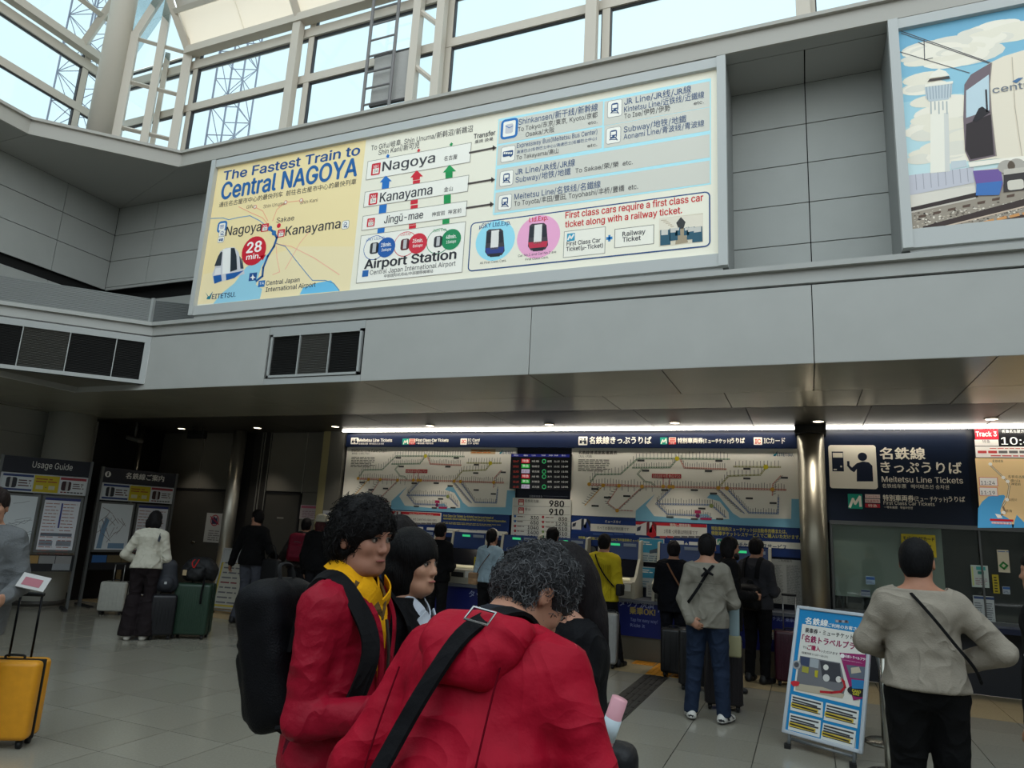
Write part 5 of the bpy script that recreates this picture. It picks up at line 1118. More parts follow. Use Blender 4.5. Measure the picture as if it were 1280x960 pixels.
# inside the office: grey curved machine and counter things
t = thing('office_machine', 'dark grey office machine standing behind the ticket glass', 'machine', (2.35, 11.0, 0))
MB().rbox((0, 0, .75), (.7, .5, 1.5), .12, M((104, 104, 100), .5)).build('casing', t); MB().rbox((-.1, -.26, 1.15), (.35, .04, .3), .02, M((30, 30, 32), .3)).build('display', t)
t = thing('office_desk', 'dark desk inside the ticket office', 'desk', (1.0, 11.9, 0)); MB().rbox((0, 0, .92), (1.5, .6, .05), .01, M((44, 38, 36), .5)).build('desk_top', t); MB().bb((-.7, -.25, 0), (.7, .25, .9), M((34, 30, 30), .6)).build('desk_body', t)
L = bpy.data.lights.new('office_fill', 'AREA'); L.energy = 300; L.size = 2.2; L.size_y = .5; L.shape = 'RECTANGLE'; L.color = (1, .97, .9)  # added fill light without a fixture, brightens the blind and office glass
lo = bpy.data.objects.new('office_fill', L); COL.objects.link(lo); lo.location = (2.5, 11.2, 2.45); lo['kind'] = 'structure'
# ================================================================== left information boards
def info_board(label, Ltop, Rtop, title, crop, y_h, en):
    Lt, Rt = Vector((*Ltop, 0)), Vector((*Rtop, 0)); U = (Rt-Lt).normalized(); W_ = (Rt-Lt).length; N = U.cross(Vector((0, 0, 1))); zt = Ltop_z[0]
    t = thing('information_board', label, 'sign board', Lt+U*W_/2, math.atan2(U.y, U.x), group=None)
    FRM = M((96, 98, 98), .4, metal=.4, name='board_frame'); k = W_/2
    for s_ in (-1, 1): MB().bb((s_*k-.02, -.03, 0), (s_*k+.02, .03, zt), FRM).build('post', t)
    for s_ in (-1, 1): MB().bb((s_*(k-.05)-.03, -.35, 0), (s_*(k-.05)+.03, .25, .03), M((30, 30, 32), .5)).build('foot', t)
    MB().bb((-k+.02, -.02, zt-.26), (k-.02, .04, zt-.01), M((14, 18, 34), .35, name='navy_sign')).build('header', t)
    MB().bb((-k+.02, -.02, zt-.56), (k-.02, .03, zt-.27), M((190, 194, 198), .5)).build('strip', t)
    for a, b in ((-k+.03, -.015), (.015, k-.03)):
        MB().bb((a, -.02, .87), (b, .03, zt-.59), FRM).build('map_frame', t)
    MB().bb((-k+.02, -.06, .58), (k-.02, .03, .83), M((22, 22, 26), .5)).build('leaflet_rack', t)
    P = Panel(Lt-U*0+N*.022, U, (0, 0, 1), em=.0, rough=.4); P.crop = 'uv'; Wd = W_
    P.text(title, Wd*(.33 if en else .30), zt-.17, Wd*(.78 if en else .82), zt-.17, .10, (215, 215, 210), bold=.0 if en else .02)
    if not en: P.circ(.09, zt-.125, .05, (215, 215, 210), 1); P.text('i', .08, zt-.155, .10, zt-.155, .065, (14, 18, 34), 2, bold=.03)
    P.rect(.05, zt-.29, Wd*.37, zt-.54, (200, 206, 210), 1); P.rect(.05, zt-.29, Wd*.37, zt-.325, (36, 56, 110), 2); P.rect(.05, zt-.51, Wd*.37, zt-.54, (36, 56, 110), 2); P.rect(.1, zt-.34, .24, zt-.5, (38, 40, 48), 3, r=.03); P.rect(.15, zt-.34, .18, zt-.5, (170, 170, 170), 4); P.lines_of_text(.26, zt-.36, Wd*.36, zt-.48, 3, (90, 60, 60), 2)
    P.rect(Wd*.38, zt-.285, Wd*.66, zt-.545, (190, 170, 20), 2); P.lines_of_text(Wd*.40, zt-.32, Wd*.64, zt-.40, 2, (150, 80, 30), 3); P.rect(Wd*.41, zt-.44, Wd*.49, zt-.5, (190, 186, 150), 3); P.rect(Wd*.55, zt-.44, Wd*.62, zt-.5, (190, 186, 150), 3); P.rect(Wd*.51, zt-.465, Wd*.53, zt-.475, (90, 90, 60), 3)
    P.rect(Wd*.67, zt-.29, Wd-.04, zt-.54, (200, 204, 206), 1); P.rect(Wd*.67, zt-.29, Wd-.04, zt-.33, (150, 50, 60), 2); P.rect(Wd*.69, zt-.35, Wd*.80, zt-.5, (56, 30, 34), 3, r=.03); P.rect(Wd*.74, zt-.35, Wd*.77, zt-.5, (160, 156, 156), 4); P.lines_of_text(Wd*.82, zt-.37, Wd-.06, zt-.47, 3, (90, 70, 70), 2)
    for q in range(7): P.rect(Wd*.69+q*Wd*.038, zt-.515, Wd*.69+q*Wd*.038+Wd*.03, zt-.535, (120, 50, 50) if q < 2 else (70, 70, 70), 3)
    P.rect(.07, zt-.62, Wd/2-.05, .91, (205, 212, 216), 1)
    rnd = random.Random(8+en)
    if en:
        for q in range(10): x0 = rnd.uniform(.1, .4); y0 = rnd.uniform(1.1, zt-.7); P.line([(x0, y0), (x0+.12, y0+rnd.uniform(-.04, .06)), (x0+.2, y0+.05)], .006, (120, 128, 134), 2)
    else:
        for q in range(24): x0 = rnd.uniform(.12, Wd*.42); y0 = rnd.uniform(1.05, zt-.72); P.line([(x0, y0), (min(x0+rnd.uniform(-.15, .15), Wd*.43), y0+rnd.uniform(-.2, .15))], .008, (120, 110, 112), 2)
        P.polyuv([(.10, .93), (.18, .93), (.2, 1.2), (.24, 1.4), (.18, 1.45), (.13, 1.3)], (112, 140, 166), 1.5); P.rect(.28, .93, Wd*.42, 1.02, (112, 140, 166), 1.5)
    a0 = Wd/2+.05; a1 = Wd-.07
    P.rect(a0, zt-.62, a1, .91, (208, 210, 216), 1); P.rect(a0, zt-.62, a1, zt-.66, (40, 50, 110), 2); P.rect((a0+a1)/2-.012, zt-.7, (a0+a1)/2+.012, 1.25, (60, 66, 130), 2)
    for c_ in range(2):
        for r_ in range(16): P.lines_of_text(a0+.02+c_*(a1-a0)/2, zt-.70-r_*.052, a0+(a1-a0)/2*(c_+1)-.03, zt-.725-r_*.052, 1, (150, 96, 90), 2, seed=r_+c_*20)
    P.rect(a0+.02, 1.12, a1-.04, 1.17, (100, 108, 120), 2); P.rect(a0+.02, .97, a0+.2, 1.05, (130, 136, 146), 2); P.rect(a0+.25, .97, a1-.03, 1.05, (130, 136, 146), 2)
    rr = random.Random(3+en)
    for q in range(5): x0 = .05+q*(Wd-.1)/5; P.rect(x0, .82, x0+(Wd-.14)/5, .70, rr.choice([(150, 120, 70), (50, 90, 140), (110, 44, 40), (130, 130, 130), (90, 80, 60)]), 34)
    P.rect(Wd-.3, .70, Wd-.06, .60, (130, 134, 138), 34)
    for mb, n in ((P.mb, 'printed_artwork'), (P.tx, 'lettering')):
        o = mb.build(n, t); o.matrix_parent_inverse = (Matrix.Translation(t.location) @ Matrix.Rotation(t.rotation_euler.z, 4, 'Z')).inverted()
Ltop_z = [2.34]
info_board('freestanding navy-headed board reading Usage Guide, left edge', (-11.5, 6.9), (-10.9, 7.95), 'Usage Guide', None, 0, True)
Ltop_z = [2.30]
info_board('freestanding information board with Japanese title and round i symbol', (-11.12, 8.32), (-10.79, 9.57), '名鉄線ご案内', None, 0, False)
# notices on doors and walls at the back left
poster('white no-entry notice with red ring on the far-left door', (259, 641), (277.5, 679), 10.185, (164, 164, 160), lambda P: (P.circ(268.5, 650.5, .105, (150, 40, 56), 1), P.circ(268.5, 650.5, .085, (168, 168, 164), 2), P.poly([(264.5, 646), (266, 648), (268, 645), (270, 648), (272, 646), (272, 655), (265, 655)], (50, 44, 70), 3), P.line([(263.5, 645.5), (273.5, 655.5)], .02, (150, 40, 56), 4), P.lines_of_text(261, 662, 275, 677, 5, (110, 106, 106), 1)))
poster('pink and white notice on the wall right of the second door', (376, 631), (402, 650), 10.19, (172, 160, 160), lambda P: (P.rect(377, 632, 401, 636, (170, 90, 110), 1), P.lines_of_text(378, 638, 400, 648, 4, (140, 110, 120), 1)))
poster('narrow white notice with blue figures on the yellowish jamb', (404, 638), (411, 666), 10.09, (166, 168, 170), lambda P: (P.circ(408, 644, .03, (40, 60, 110), 1), P.rect(405.5, 648, 410, 653, (40, 60, 110), 1), P.lines_of_text(405, 655, 410, 665, 4, (60, 70, 110), 1)))
# ================================================================== A-frames
def aframe(name, label, BL, BRr, TL, Ht, draw, framec, bgc):
    BL, BRr = Vector(BL), Vector(BRr); U = (BRr-BL); U.z = 0; W_ = U.length; U.normalize(); Nn = U.cross(Vector((0, 0, 1)))   # towards the viewer
    back = (Vector(TL)-BL); V = (Vector((0, 0, back.z))-Nn*abs(Nn.dot(back))).normalized()
    t = thing(name, label, 'sign', (BL+BRr)/2-Vector((0, 0, BL.z)), 0)
    N2 = U.cross(V); rot = Matrix((U, -N2, V)).transposed(); inv = Matrix.Translation(t.location).inverted()
    def part(nm, mb): o = mb.build(nm, t); o.matrix_parent_inverse = inv
    c = BL+U*W_/2+V*Ht/2; fm_ = M(framec, .35, name='frame_paint')
    part('board', MB().box(c-N2*.012, (W_-.02, .016, Ht-.02), M(bgc, .5, name='poster_paper'), rot=rot))
    for s_ in (-1, 1):
        part('frame_rail', MB().rbox(c+U*s_*(W_/2-.012), (.028, .03, Ht), .006, fm_, rot=rot)); part('frame_rail', MB().rbox(c+V*s_*(Ht/2-.012), (W_, .03, .028), .006, fm_, rot=rot))
    lm = M((128, 132, 134), .35, metal=.5, name='leg_metal'); top = BL+V*Ht
    for s_ in (.06, W_-.06):
        part('front_leg', MB().tube([BL+U*s_-N2*.01+V*.1, BL+U*s_-N2*.01-V*(BL.z/V.z)+V*.012], .014, lm)); g_ = top+U*s_-N2*.5; g_.z = .012; part('back_leg', MB().tube([top+U*s_-N2*.02, g_], .014, lm))
        part('foot', MB().box(Vector((*(BL+U*s_-V*(BL.z/V.z))[:2], .015)), (.05, .07, .03), M((24, 24, 24), .6)))
    part('cross_bar', MB().tube([BL+U*.05-N2*.02-V*.03, BL+U*(W_-.05)-N2*.02-V*.03], .012, lm))
    P = Panel(BL+N2*.001, U, V, em=0, rough=.35); draw(P, W_, Ht)
    for mb, n in ((P.mb, 'printed_artwork'), (P.tx, 'lettering')):
        if mb.f: part(n, mb)
    return t
CA = (960, 740, 4.3667)
def draw_a(P, W_, H_):
    P.crop = 'uv'; BB = (20, 122, 176); P.rect(.02, .02, W_-.02, H_-.02, BB, 1)
    P.crop = CA
    P.text('名鉄線', 203, 172, 326, 190, 34, (226, 226, 222), bold=.03); P.text('ご利用のお客さまへ', 328, 190, 535, 218, 19, (226, 226, 222), bold=.02)
    P.rect(368, 150, 440, 172, (110, 110, 120), 2); [P.rect(372+k*17, 154, 384+k*17, 168, (70, 60, 66) if k % 2 else (150, 150, 160), 3) for k in range(4)]
    meitetsu(P, 510, 178, 552, 10, (220, 224, 226))
    P.poly([(188, 174), (542, 232), (500, 628), (140, 540)], (208, 206, 198), 2)
    P.text('乗車券・ミューチケットは', 203, 220, 494, 262, 25, (44, 40, 44), 3, bold=.02); P.text('「名鉄トラベルプラザ」', 186, 268, 528, 322, 35, (140, 24, 78), 3, bold=.035)
    P.text('でも', 190, 307, 213, 308, 14, (60, 56, 60), 3); P.text('ご購入', 215, 314, 285, 324, 26, (150, 26, 70), 3, bold=.035); P.text('いただけます', 288, 330, 382, 344, 15, (60, 56, 60), 3, bold=.01); P.text('(営業時間 10:00〜18:30)', 184, 335, 328, 356, 10, (60, 56, 60), 3)
    P.poly([(176, 348), (395, 388), (425, 520), (408, 582), (150, 535)], (104, 104, 108), 3); P.poly([(180, 352), (230, 360), (224, 410), (180, 395)], (56, 66, 92), 4); P.poly([(232, 362), (280, 370), (276, 418), (228, 408)], (150, 156, 160), 4)
    P.poly([(160, 500), (300, 520), (420, 560), (408, 582), (150, 535)], (170, 160, 140), 4); P.poly([(190, 405), (225, 412), (222, 445), (186, 436)], (150, 146, 60), 5); P.poly([(258, 428), (276, 430), (272, 470), (256, 462)], (170, 160, 40), 5)
    P.poly([(285, 375), (392, 392), (405, 500), (300, 480)], (58, 58, 64), 4); P.line([(290, 545), (350, 550), (400, 545), (422, 520), (415, 490), (400, 475)], .018, (170, 30, 40), 5); P.circ(318, 412, .022, (210, 208, 200), 5); P.circ(320, 470, .028, (190, 188, 184), 5); P.circ(388, 478, .024, (200, 196, 190), 5)
    P.circ(158, 398, .036, (150, 150, 150), 5); P.circ(158, 398, .022, (70, 70, 76), 6); P.poly([(122, 492), (145, 484), (175, 492), (170, 512), (140, 516)], (190, 40, 50), 6)
    P.poly([(392, 332), (562, 345), (536, 580), (468, 592)], (136, 30, 92), 6); P.circ(409, 350, .018, (225, 220, 220), 7); P.text('名鉄トラベルプラザ', 422, 358, 546, 368, 15, (228, 220, 224), 7, bold=.03)
    P.lines_of_text(402, 372, 545, 392, 2, (200, 150, 180), 7); P.poly([(430, 398), (540, 412), (532, 480), (450, 468)], (90, 96, 110), 7); P.poly([(455, 415), (500, 410), (512, 440), (458, 448)], (180, 170, 150), 8)
    P.poly([(458, 478), (530, 485), (528, 530), (462, 528)], (36, 110, 160), 8); P.circ(488, 545, .075, (30, 26, 30), 7.5, sy=.5); P.text('CARD', 462, 545, 510, 548, 14, (200, 190, 50), 9, bold=.03); P.text('OK!', 466, 562, 500, 566, 14, (200, 190, 50), 9, bold=.03)
    for q, (x0, y0, x1, y1, x2, y2, x3, y3) in enumerate(((130, 558, 302, 602, 298, 688, 122, 644), (318, 604, 498, 648, 488, 745, 304, 698), (120, 660, 290, 702, 282, 795, 110, 750), (302, 714, 482, 760, 470, 852, 288, 802))):
        P.poly([(x0, y0), (x1, y1), (x2, y2), (x3, y3)], (204, 206, 202), 2.4)
        for r_ in range(5):
            f_ = .14+r_*.16
            a = (x0+(x3-x0)*f_+10, y0+(y3-y0)*f_+4); b = (x1+(x2-x1)*f_-(14+20*(r_ % 2)), y1+(y2-y1)*f_-2)
            if r_ == 3: P.line([a, b], .034, (196, 170, 60), 3)
            P.line([a, b], .012 if r_ < 3 else .006, (60, 58, 60), 3.5) if r_ != 3 else P.line([a, b], .012, (50, 46, 40), 3.6)
aframe('a_frame_sign', 'blue-bordered A-frame poster stand on the floor left of the beige jacket man', (-.235, 6.56, .10), (.332, 6.25, .10), (-.0735, 6.81, 1.09), 1.03, draw_a, (176, 182, 188), (190, 196, 200))
def draw_b(P, W_, H_):
    P.crop = 'uv'; P.rect(.03, .03, W_-.03, H_-.03, (168, 150, 50), 1); P.rect(.06, .06, W_-.06, H_-.25, (160, 160, 150), 2); P.rect(.02, H_-.24, W_-.02, H_-.02, (158, 160, 158), 2)
    for r_ in range(9): P.lines_of_text(.09, .12+r_*.08, W_-.1, .10+r_*.08-.03, 1, (110, 40, 50) if r_ == 4 else (90, 90, 96), 3, seed=r_)
aframe('a_frame_sign', 'white A-frame notice with yellow border behind the man in grey trousers', (-9.20, 9.22, .08), (-8.66, 9.32, .08), (-9.15, 9.42, 1.05), .98, draw_b, (150, 152, 150), (150, 152, 150))
# ================================================================== people: implicit surfaces meshed on a grid
class Field:
    def __init__(s, lo, hi, h):
        s.lo = np.array(lo, np.float32); s.h = h
        s.n = np.maximum(4, np.ceil((np.array(hi)-np.array(lo))/h).astype(int)+1)
        s.F = np.full(tuple(s.n), 9.0, np.float32)
        s.ax = [s.lo[i]+h*np.arange(s.n[i], dtype=np.float32) for i in range(3)]
    def sub(s, lo, hi):
        a = np.clip(np.floor((np.array(lo)-s.lo)/s.h).astype(int), 0, s.n); b = np.clip(np.ceil((np.array(hi)-s.lo)/s.h).astype(int)+1, 0, s.n)
        if (b-a).min() <= 0: return None, None
        sl = tuple(slice(a[i], b[i]) for i in range(3))
        P = np.stack(np.meshgrid(*[s.ax[i][a[i]:b[i]] for i in range(3)], indexing='ij'), -1)
        return sl, P
    def comb(s, sl, d, k, op='u'):
        A = s.F[sl]
        if op == 'u':
            if k > 0: h_ = np.clip(k-np.abs(A-d), 0, None)/k; A[...] = np.minimum(A, d)-h_*h_*k*.25
            else: A[...] = np.minimum(A, d)
        else:   # subtract
            d = -d
            if k > 0: h_ = np.clip(k-np.abs(A-d), 0, None)/k; A[...] = np.maximum(A, d)+h_*h_*k*.25
            else: A[...] = np.maximum(A, d)
    def rc(s, a, b, ra, rb, k=.02, sx=(1, 1, 1), fr=None, op='u', grow=0):
        a = np.array(a, float); b = np.array(b, float); ra += grow; rb += grow
        m = max(ra, rb)*max(sx)+k+.03; sl, P = s.sub(np.minimum(a, b)-m, np.maximum(a, b)+m)
        if sl is None: return s
        Rm = np.eye(3) if fr is None else fr; sx = np.array(sx, float)
        q = ((P-a) @ Rm.T)/sx; ba = ((b-a) @ Rm.T)/sx; L = max((ba*ba).sum(), 1e-9)
        t = np.clip((q*ba).sum(-1)/L, 0, 1); d = np.linalg.norm(q-t[..., None]*ba, axis=-1)-(ra+(rb-ra)*t)
        s.comb(sl, d.astype(np.float32), k, op); return s
    def ell(s, c, r, k=.015, fr=None, op='u', grow=0):
        c = np.array(c, float); r = np.array(r, float)+grow; m = r.max()+k+.03; sl, P = s.sub(c-m, c+m)
        if sl is None: return s
        Rm = np.eye(3) if fr is None else fr; q = (P-c) @ Rm.T
        k0 = np.linalg.norm(q/r, axis=-1); k1 = np.linalg.norm(q/(r*r), axis=-1)+1e-9
        s.comb(sl, (k0*(k0-1)/k1).astype(np.float32), k, op); return s
    def bx(s, c, hf, r, k=.02, fr=None, op='u'):
        c = np.array(c, float); hf = np.array(hf, float); m = np.linalg.norm(hf)+r+k+.02; sl, P = s.sub(c-m, c+m)
        if sl is None: return s
        Rm = np.eye(3) if fr is None else fr; q = np.abs((P-c) @ Rm.T)-(hf-r); d = np.linalg.norm(np.maximum(q, 0), axis=-1)+np.minimum(q.max(-1), 0)-r
        s.comb(sl, d.astype(np.float32), k, op); return s
    def plane(s, p, n, k=0.0):
        """keep the side the normal points away from"""
        p = np.array(p, float); n = np.array(n, float); n = n/np.linalg.norm(n)
        X, Y, Z = np.meshgrid(*s.ax, indexing='ij'); d = (X-p[0])*n[0]+(Y-p[1])*n[1]+(Z-p[2])*n[2]
        s.F = np.maximum(s.F, d.astype(np.float32)); return s
    def wobble(s, amp, f, seed=0, aniso=(1, 1, 1), n=5, ridge=False):
        rnd = np.random.RandomState(seed); X, Y, Z = np.meshgrid(*s.ax, indexing='ij', sparse=False); W_ = np.zeros_like(s.F)
        m = np.abs(s.F) < .08; x, y, z = X[m], Y[m], Z[m]; w_ = np.zeros_like(x)
        for i in range(n):
            v = rnd.normal(size=3)*np.array(aniso); ph = rnd.uniform(0, 6.28, 2); u = rnd.normal(size=3)*np.array(aniso)
            if ridge:
                w_ += 1.3*(1-np.abs(np.sin((v[0]*x+v[1]*y+v[2]*z)*f*.5+ph[0]+1.1*np.sin((u[0]*x+u[1]*y+u[2]*z)*f*.35+ph[1]))))**2.2*(-1)+.35; continue
            w_ += np.sin((v[0]*x+v[1]*y+v[2]*z)*f+ph[0]+1.6*np.sin((u[0]*x+u[1]*y+u[2]*z)*f*.6+ph[1]))
        s.F[m] += (amp*w_/n*1.6).astype(np.float32); return s
    def mesh(s):
        F = s.F.copy(); F[0] = F[-1] = 1; F[:, 0] = F[:, -1] = 1; F[:, :, 0] = F[:, :, -1] = 1
        ins = F < 0
        c = ins[:-1, :-1, :-1].astype(np.int8)
        for i, j, k in ((1, 0, 0), (0, 1, 0), (0, 0, 1), (1, 1, 0), (1, 0, 1), (0, 1, 1), (1, 1, 1)): c = c+ins[i:F.shape[0]-1+i, j:F.shape[1]-1+j, k:F.shape[2]-1+k]
        cell = (c > 0) & (c < 8); idx = np.argwhere(cell); ids = -np.ones(cell.shape, np.int64); ids[cell] = np.arange(len(idx))
        I, J, K = idx.T; acc = np.zeros((len(idx), 3)); cnt = np.zeros(len(idx))
        corners = [(a, b, c_) for a in (0, 1) for b in (0, 1) for c_ in (0, 1)]
        for A in corners:
            for ax in range(3):
                if A[ax]: continue
                B = list(A); B[ax] = 1; fa = F[I+A[0], J+A[1], K+A[2]]; fb = F[I+B[0], J+B[1], K+B[2]]
                m = (fa < 0) != (fb < 0); t = np.where(m, fa/np.where(fa-fb == 0, 1, fa-fb), 0)
                p = np.stack([np.full(len(I), float(A[0])), np.full(len(I), float(A[1])), np.full(len(I), float(A[2]))], 1); p[:, ax] += t
                acc[m] += p[m]; cnt[m] += 1
        V = (acc/np.maximum(cnt, 1)[:, None]+idx)*s.h+s.lo
        quads = []
        for ax in range(3):
            sl0 = [slice(1, -1)]*3; sl0[ax] = slice(0, -1); sl1 = list(sl0); sl1[ax] = slice(1, None)
            a = ins[tuple(sl0)]; b = ins[tuple(sl1)]
            for flip, m in ((0, a & ~b), (1, ~a & b)):
                e = np.argwhere(m)
                if not len(e): continue
                off = np.ones(3, int); off[ax] = 0; e = e+off; u = np.zeros(3, int); v = np.zeros(3, int); u[(ax+1) % 3] = 1; v[(ax+2) % 3] = 1
                g = lambda q: ids[q[:, 0], q[:, 1], q[:, 2]]
                Q = np.stack([g(e-u-v), g(e-v), g(e), g(e-u)], 1); Q = Q[:, ::-1] if flip else Q
                quads.append(Q)
        Q = np.concatenate(quads) if quads else np.zeros((0, 4), int)
        Q = Q[(Q >= 0).all(1)]
        return V, Q
def np_mesh(name, V, Q, mats, matf=None, parent=None, smooth=True):
    me = bpy.data.meshes.new(name); me.vertices.add(len(V)); me.vertices.foreach_set('co', V.astype(np.float32).ravel())
    me.loops.add(len(Q)*4); me.loops.foreach_set('vertex_index', Q.astype(np.int32).ravel())
    me.polygons.add(len(Q)); me.polygons.foreach_set('loop_start', np.arange(0, len(Q)*4, 4, dtype=np.int32)); me.polygons.foreach_set('loop_total', np.full(len(Q), 4, np.int32))
    for m in mats: me.materials.append(m)
    if matf is not None and len(mats) > 1:
        C = V[Q].mean(1); me.polygons.foreach_set('material_index', matf(C).astype(np.int32))
    me.polygons.foreach_set('use_smooth', np.full(len(Q), smooth)); me.update(calc_edges=True)
    return link(bpy.data.objects.new(name, me), parent)
def rotm(ax, ang):
    return np.array(Matrix.Rotation(ang, 3, ax))
SKIN = (150, 106, 84)
def skin_mat(c=SKIN): return M(c, .55, noise=.05, nscale=25, spec=.35, name='skin')
_cl = {}
def cloth(c, bump=.25, bs=120, noise=.06, rough=.85, fold=.75):
    """woven cloth with soft creases"""
    k = (tuple(c), bump, bs, noise, rough, fold)
    if k in _cl: return _cl[k]
    base = M(c, rough, noise=noise, nscale=14, bump=bump, bscale=bs, spec=.12, name='fabric'); m = base.copy(); t = m.node_tree; _cl[k] = m
    b = t.nodes['Principled BSDF']; bp = [n for n in t.nodes if n.type == 'BUMP'][0]; mpn = [n for n in t.nodes if n.type == 'MAPPING'][0]
    n = t.nodes.new('ShaderNodeTexNoise'); n.noise_type = 'RIDGED_MULTIFRACTAL'; n.inputs['Scale'].default_value = 5.0; n.inputs['Detail'].default_value = 1.5; n.inputs['Distortion'].default_value = .9
    try: n.inputs['Gain'].default_value = 1.6; n.inputs['Offset'].default_value = .9
    except Exception: pass
    b2 = t.nodes.new('ShaderNodeBump'); b2.inputs['Strength'].default_value = fold; b2.inputs['Distance'].default_value = .02
    t.links.new(mpn.outputs[0], n.inputs['Vector']); t.links.new(n.outputs[0], b2.inputs['Height']); t.links.new(bp.outputs[0], b2.inputs['Normal']); t.links.new(b2.outputs[0], b.inputs['Normal'])
    return m
class Fig:
    """A figure in local space: x right, y forward, z up, standing height 1.70 before scaling."""
    def __init__(s, name, label, loc, rz, H=1.62, h=.012, group=None, lean=0, side=0, twist=0, head=(0, 0, 0), legs=None, armL=None, armR=None, build=1.0, neckf=0.0):
        s.k = H/1.70; s.h = h; s.build = build
        s.root = thing(name, label, 'person', loc, rz, group); s.root.scale = (s.k,)*3; s.seed = len(bpy.data.objects)
        # upper body frame: leans about the hips
        s.U = np.array(Matrix.Rotation(twist, 3, 'Z') @ Matrix.Rotation(-lean, 3, 'X') @ Matrix.Rotation(side, 3, 'Y'))   # columns = axes
        s.hip = np.array([0, 0, .93])
        T = lambda p: s.hip+s.U @ (np.array(p, float)-s.hip)
        s.T = T; s.fr = s.U.T
        s.neck = T((0, -.01, 1.43)); s.shL, s.shR = T((-.170*build, -.012, 1.362)), T((.170*build, -.012, 1.362))
        Hm = Matrix.Rotation(head[0], 3, 'Z') @ Matrix.Rotation(-head[1], 3, 'X') @ Matrix.Rotation(head[2], 3, 'Y')  # yaw(+left), pitch(+down), roll
        s.HU = np.array(Hm); s.hfr = s.HU.T
        s.nb = T((0, .005+neckf*.5, 1.475)); s.hc = s.nb+(s.U*.5+s.HU*.5) @ np.array([0, .02+neckf*.5, .105])
        d = dict(hL=(-.09, 0, .91), hR=(.09, 0, .91), kL=(-.095, .02, .50), kR=(.095, .02, .50), aL=(-.10, -.02, .08), aR=(.10, -.02, .08), fL=0.15, fR=-.15)
        if legs: d.update(legs)
        s.leg = {k_: (np.array(v, float) if not np.isscalar(v) else v) for k_, v in d.items()}
        def arm(sgn, spec):
            if spec is None: spec = dict(e=(sgn*.225, -.03, 1.07), w=(sgn*.232, .05, .83))
            e = np.array(spec['e'], float); w_ = np.array(spec['w'], float)
            return dict(e=e, w=w_, hd=np.array(spec.get('hd', (w_-e)/np.linalg.norm(w_-e)), float), palm=np.array(spec.get('palm', (-sgn, 0, 0)), float), curl=spec.get('curl', .5))
        s.aL, s.aR = arm(-1, armL), arm(1, armR)
        pts = [s.hc+.2, s.hc-.2, s.shL, s.shR, s.aL['e'], s.aR['e'], s.aL['w'], s.aR['w'], s.leg['kL'], s.leg['kR'], s.leg['aL'], s.leg['aR'], s.hip+.2, s.hip-.2]
        P = np.array(pts); s.lo = P.min(0)-.24; s.hi = P.max(0)+.24; s.lo[2] = -.02
        s.parts = {}
    def field(s, lo=None, hi=None, h=None): return Field(s.lo if lo is None else lo, s.hi if hi is None else hi, h or s.h)
    def torso(s, F, g=0, belly=0, bz=0):
        b = s.build
        F.rc(s.T((0, 0, .98)), s.T((0, 0, 1.10)), .118, .112+belly, .04, (1.20*b, .90, 1), s.fr, grow=g)
        F.rc(s.T((0, 0, 1.10)), s.T((0, -.005, 1.30)), .112+belly, .128, .05, (1.22*b, .88, 1), s.fr, grow=g)
        F.rc(s.T((-.10*b, -.015, 1.335)), s.T((.10*b, -.015, 1.335)), .078, .078, .05, (1, 1.0, .9), s.fr, grow=g)
        for q in (-1, 1): F.rc(s.T((q*.03, -.015, 1.435)), s.T((q*.160*b, -.012, 1.380)), .042, .038, .05, grow=g)
        F.rc(s.T((0, -.012, 1.40)), s.nb, .064, .052, .05, grow=g*.5); return F
    def arms(s, F, g=0, sl=1.0, wr=0):
        for sh, a in ((s.shL, s.aL), (s.shR, s.aR)):
            F.rc(sh, a['e'], .047, .039, .035, grow=g); w_ = a['e']+(a['w']-a['e'])*sl; F.rc(a['e'], w_, .042, .030+wr, .018, grow=g)
        return F
    def legs(s, F, g=0, flare=0, zcut=None, k=.03, ank=.04):
        for q in 'LR':
            h_, n, a = s.leg['h'+q], s.leg['k'+q], s.leg['a'+q]
            F.rc(h_, n, .088, .058, k, grow=g); F.rc(n, a, .056+flare*.5, ank+flare, .02, grow=g)
            if g == 0: F.rc(n+(a-n)*.1+np.array([0, -.015, 0]), n+(a-n)*.45+np.array([0, -.012, 0]), .045, .046, .03)
        F.rc((-.05, -.02, .95), (.05, -.02, .95), .105, .105, .05, (1.0, .95, 1), grow=g)
        return F
    def hand(s, F, a, sgn):
        w_, d = a['w'], a['hd']/np.linalg.norm(a['hd']); n = a['palm']-d*a['palm'].dot(d); n = n/np.linalg.norm(n); u = np.cross(d, n)*1.0   # across the palm
        p0 = w_+d*.015; p1 = w_+d*.075
        F.rc(w_-d*.03, w_+d*.02, .027, .026, .015)
        F.rc(p0+u*.014, p1+u*.020, .021, .017, .012); F.rc(p0-u*.014, p1-u*.022, .021, .016, .012); F.rc(p0, p1, .021, .018, .012)
        c = a['curl']
        for k_, (o, L, r) in enumerate(((.030, .062, .0085), (.011, .074, .009), (-.009, .068, .0088), (-.028, .052, .0078))):
            b0 = w_+d*.075+u*o; a1 = .35+c*.9+.06*k_; d1 = d*math.cos(a1*.5)+n*math.sin(a1*.5); b1 = b0+d1*L*.5; d2 = d*math.cos(a1*1.3)+n*math.sin(a1*1.3); b2 = b1+d2*L*.5
            F.rc(b0-d*.01, b1, r+.001, r, .004); F.rc(b1, b2, r, r*.85, .003)
        th = 1 if True else -1
        t0 = w_+d*.02+u*.022; t1 = t0+(d*.6+u*.75+n*.35)/1.02*.04; t2 = t1+(d*.9+u*.1+n*.4)*.032
        F.rc(t0, t1, .013, .011, .008); F.rc(t1, t2, .0105, .0085, .004)
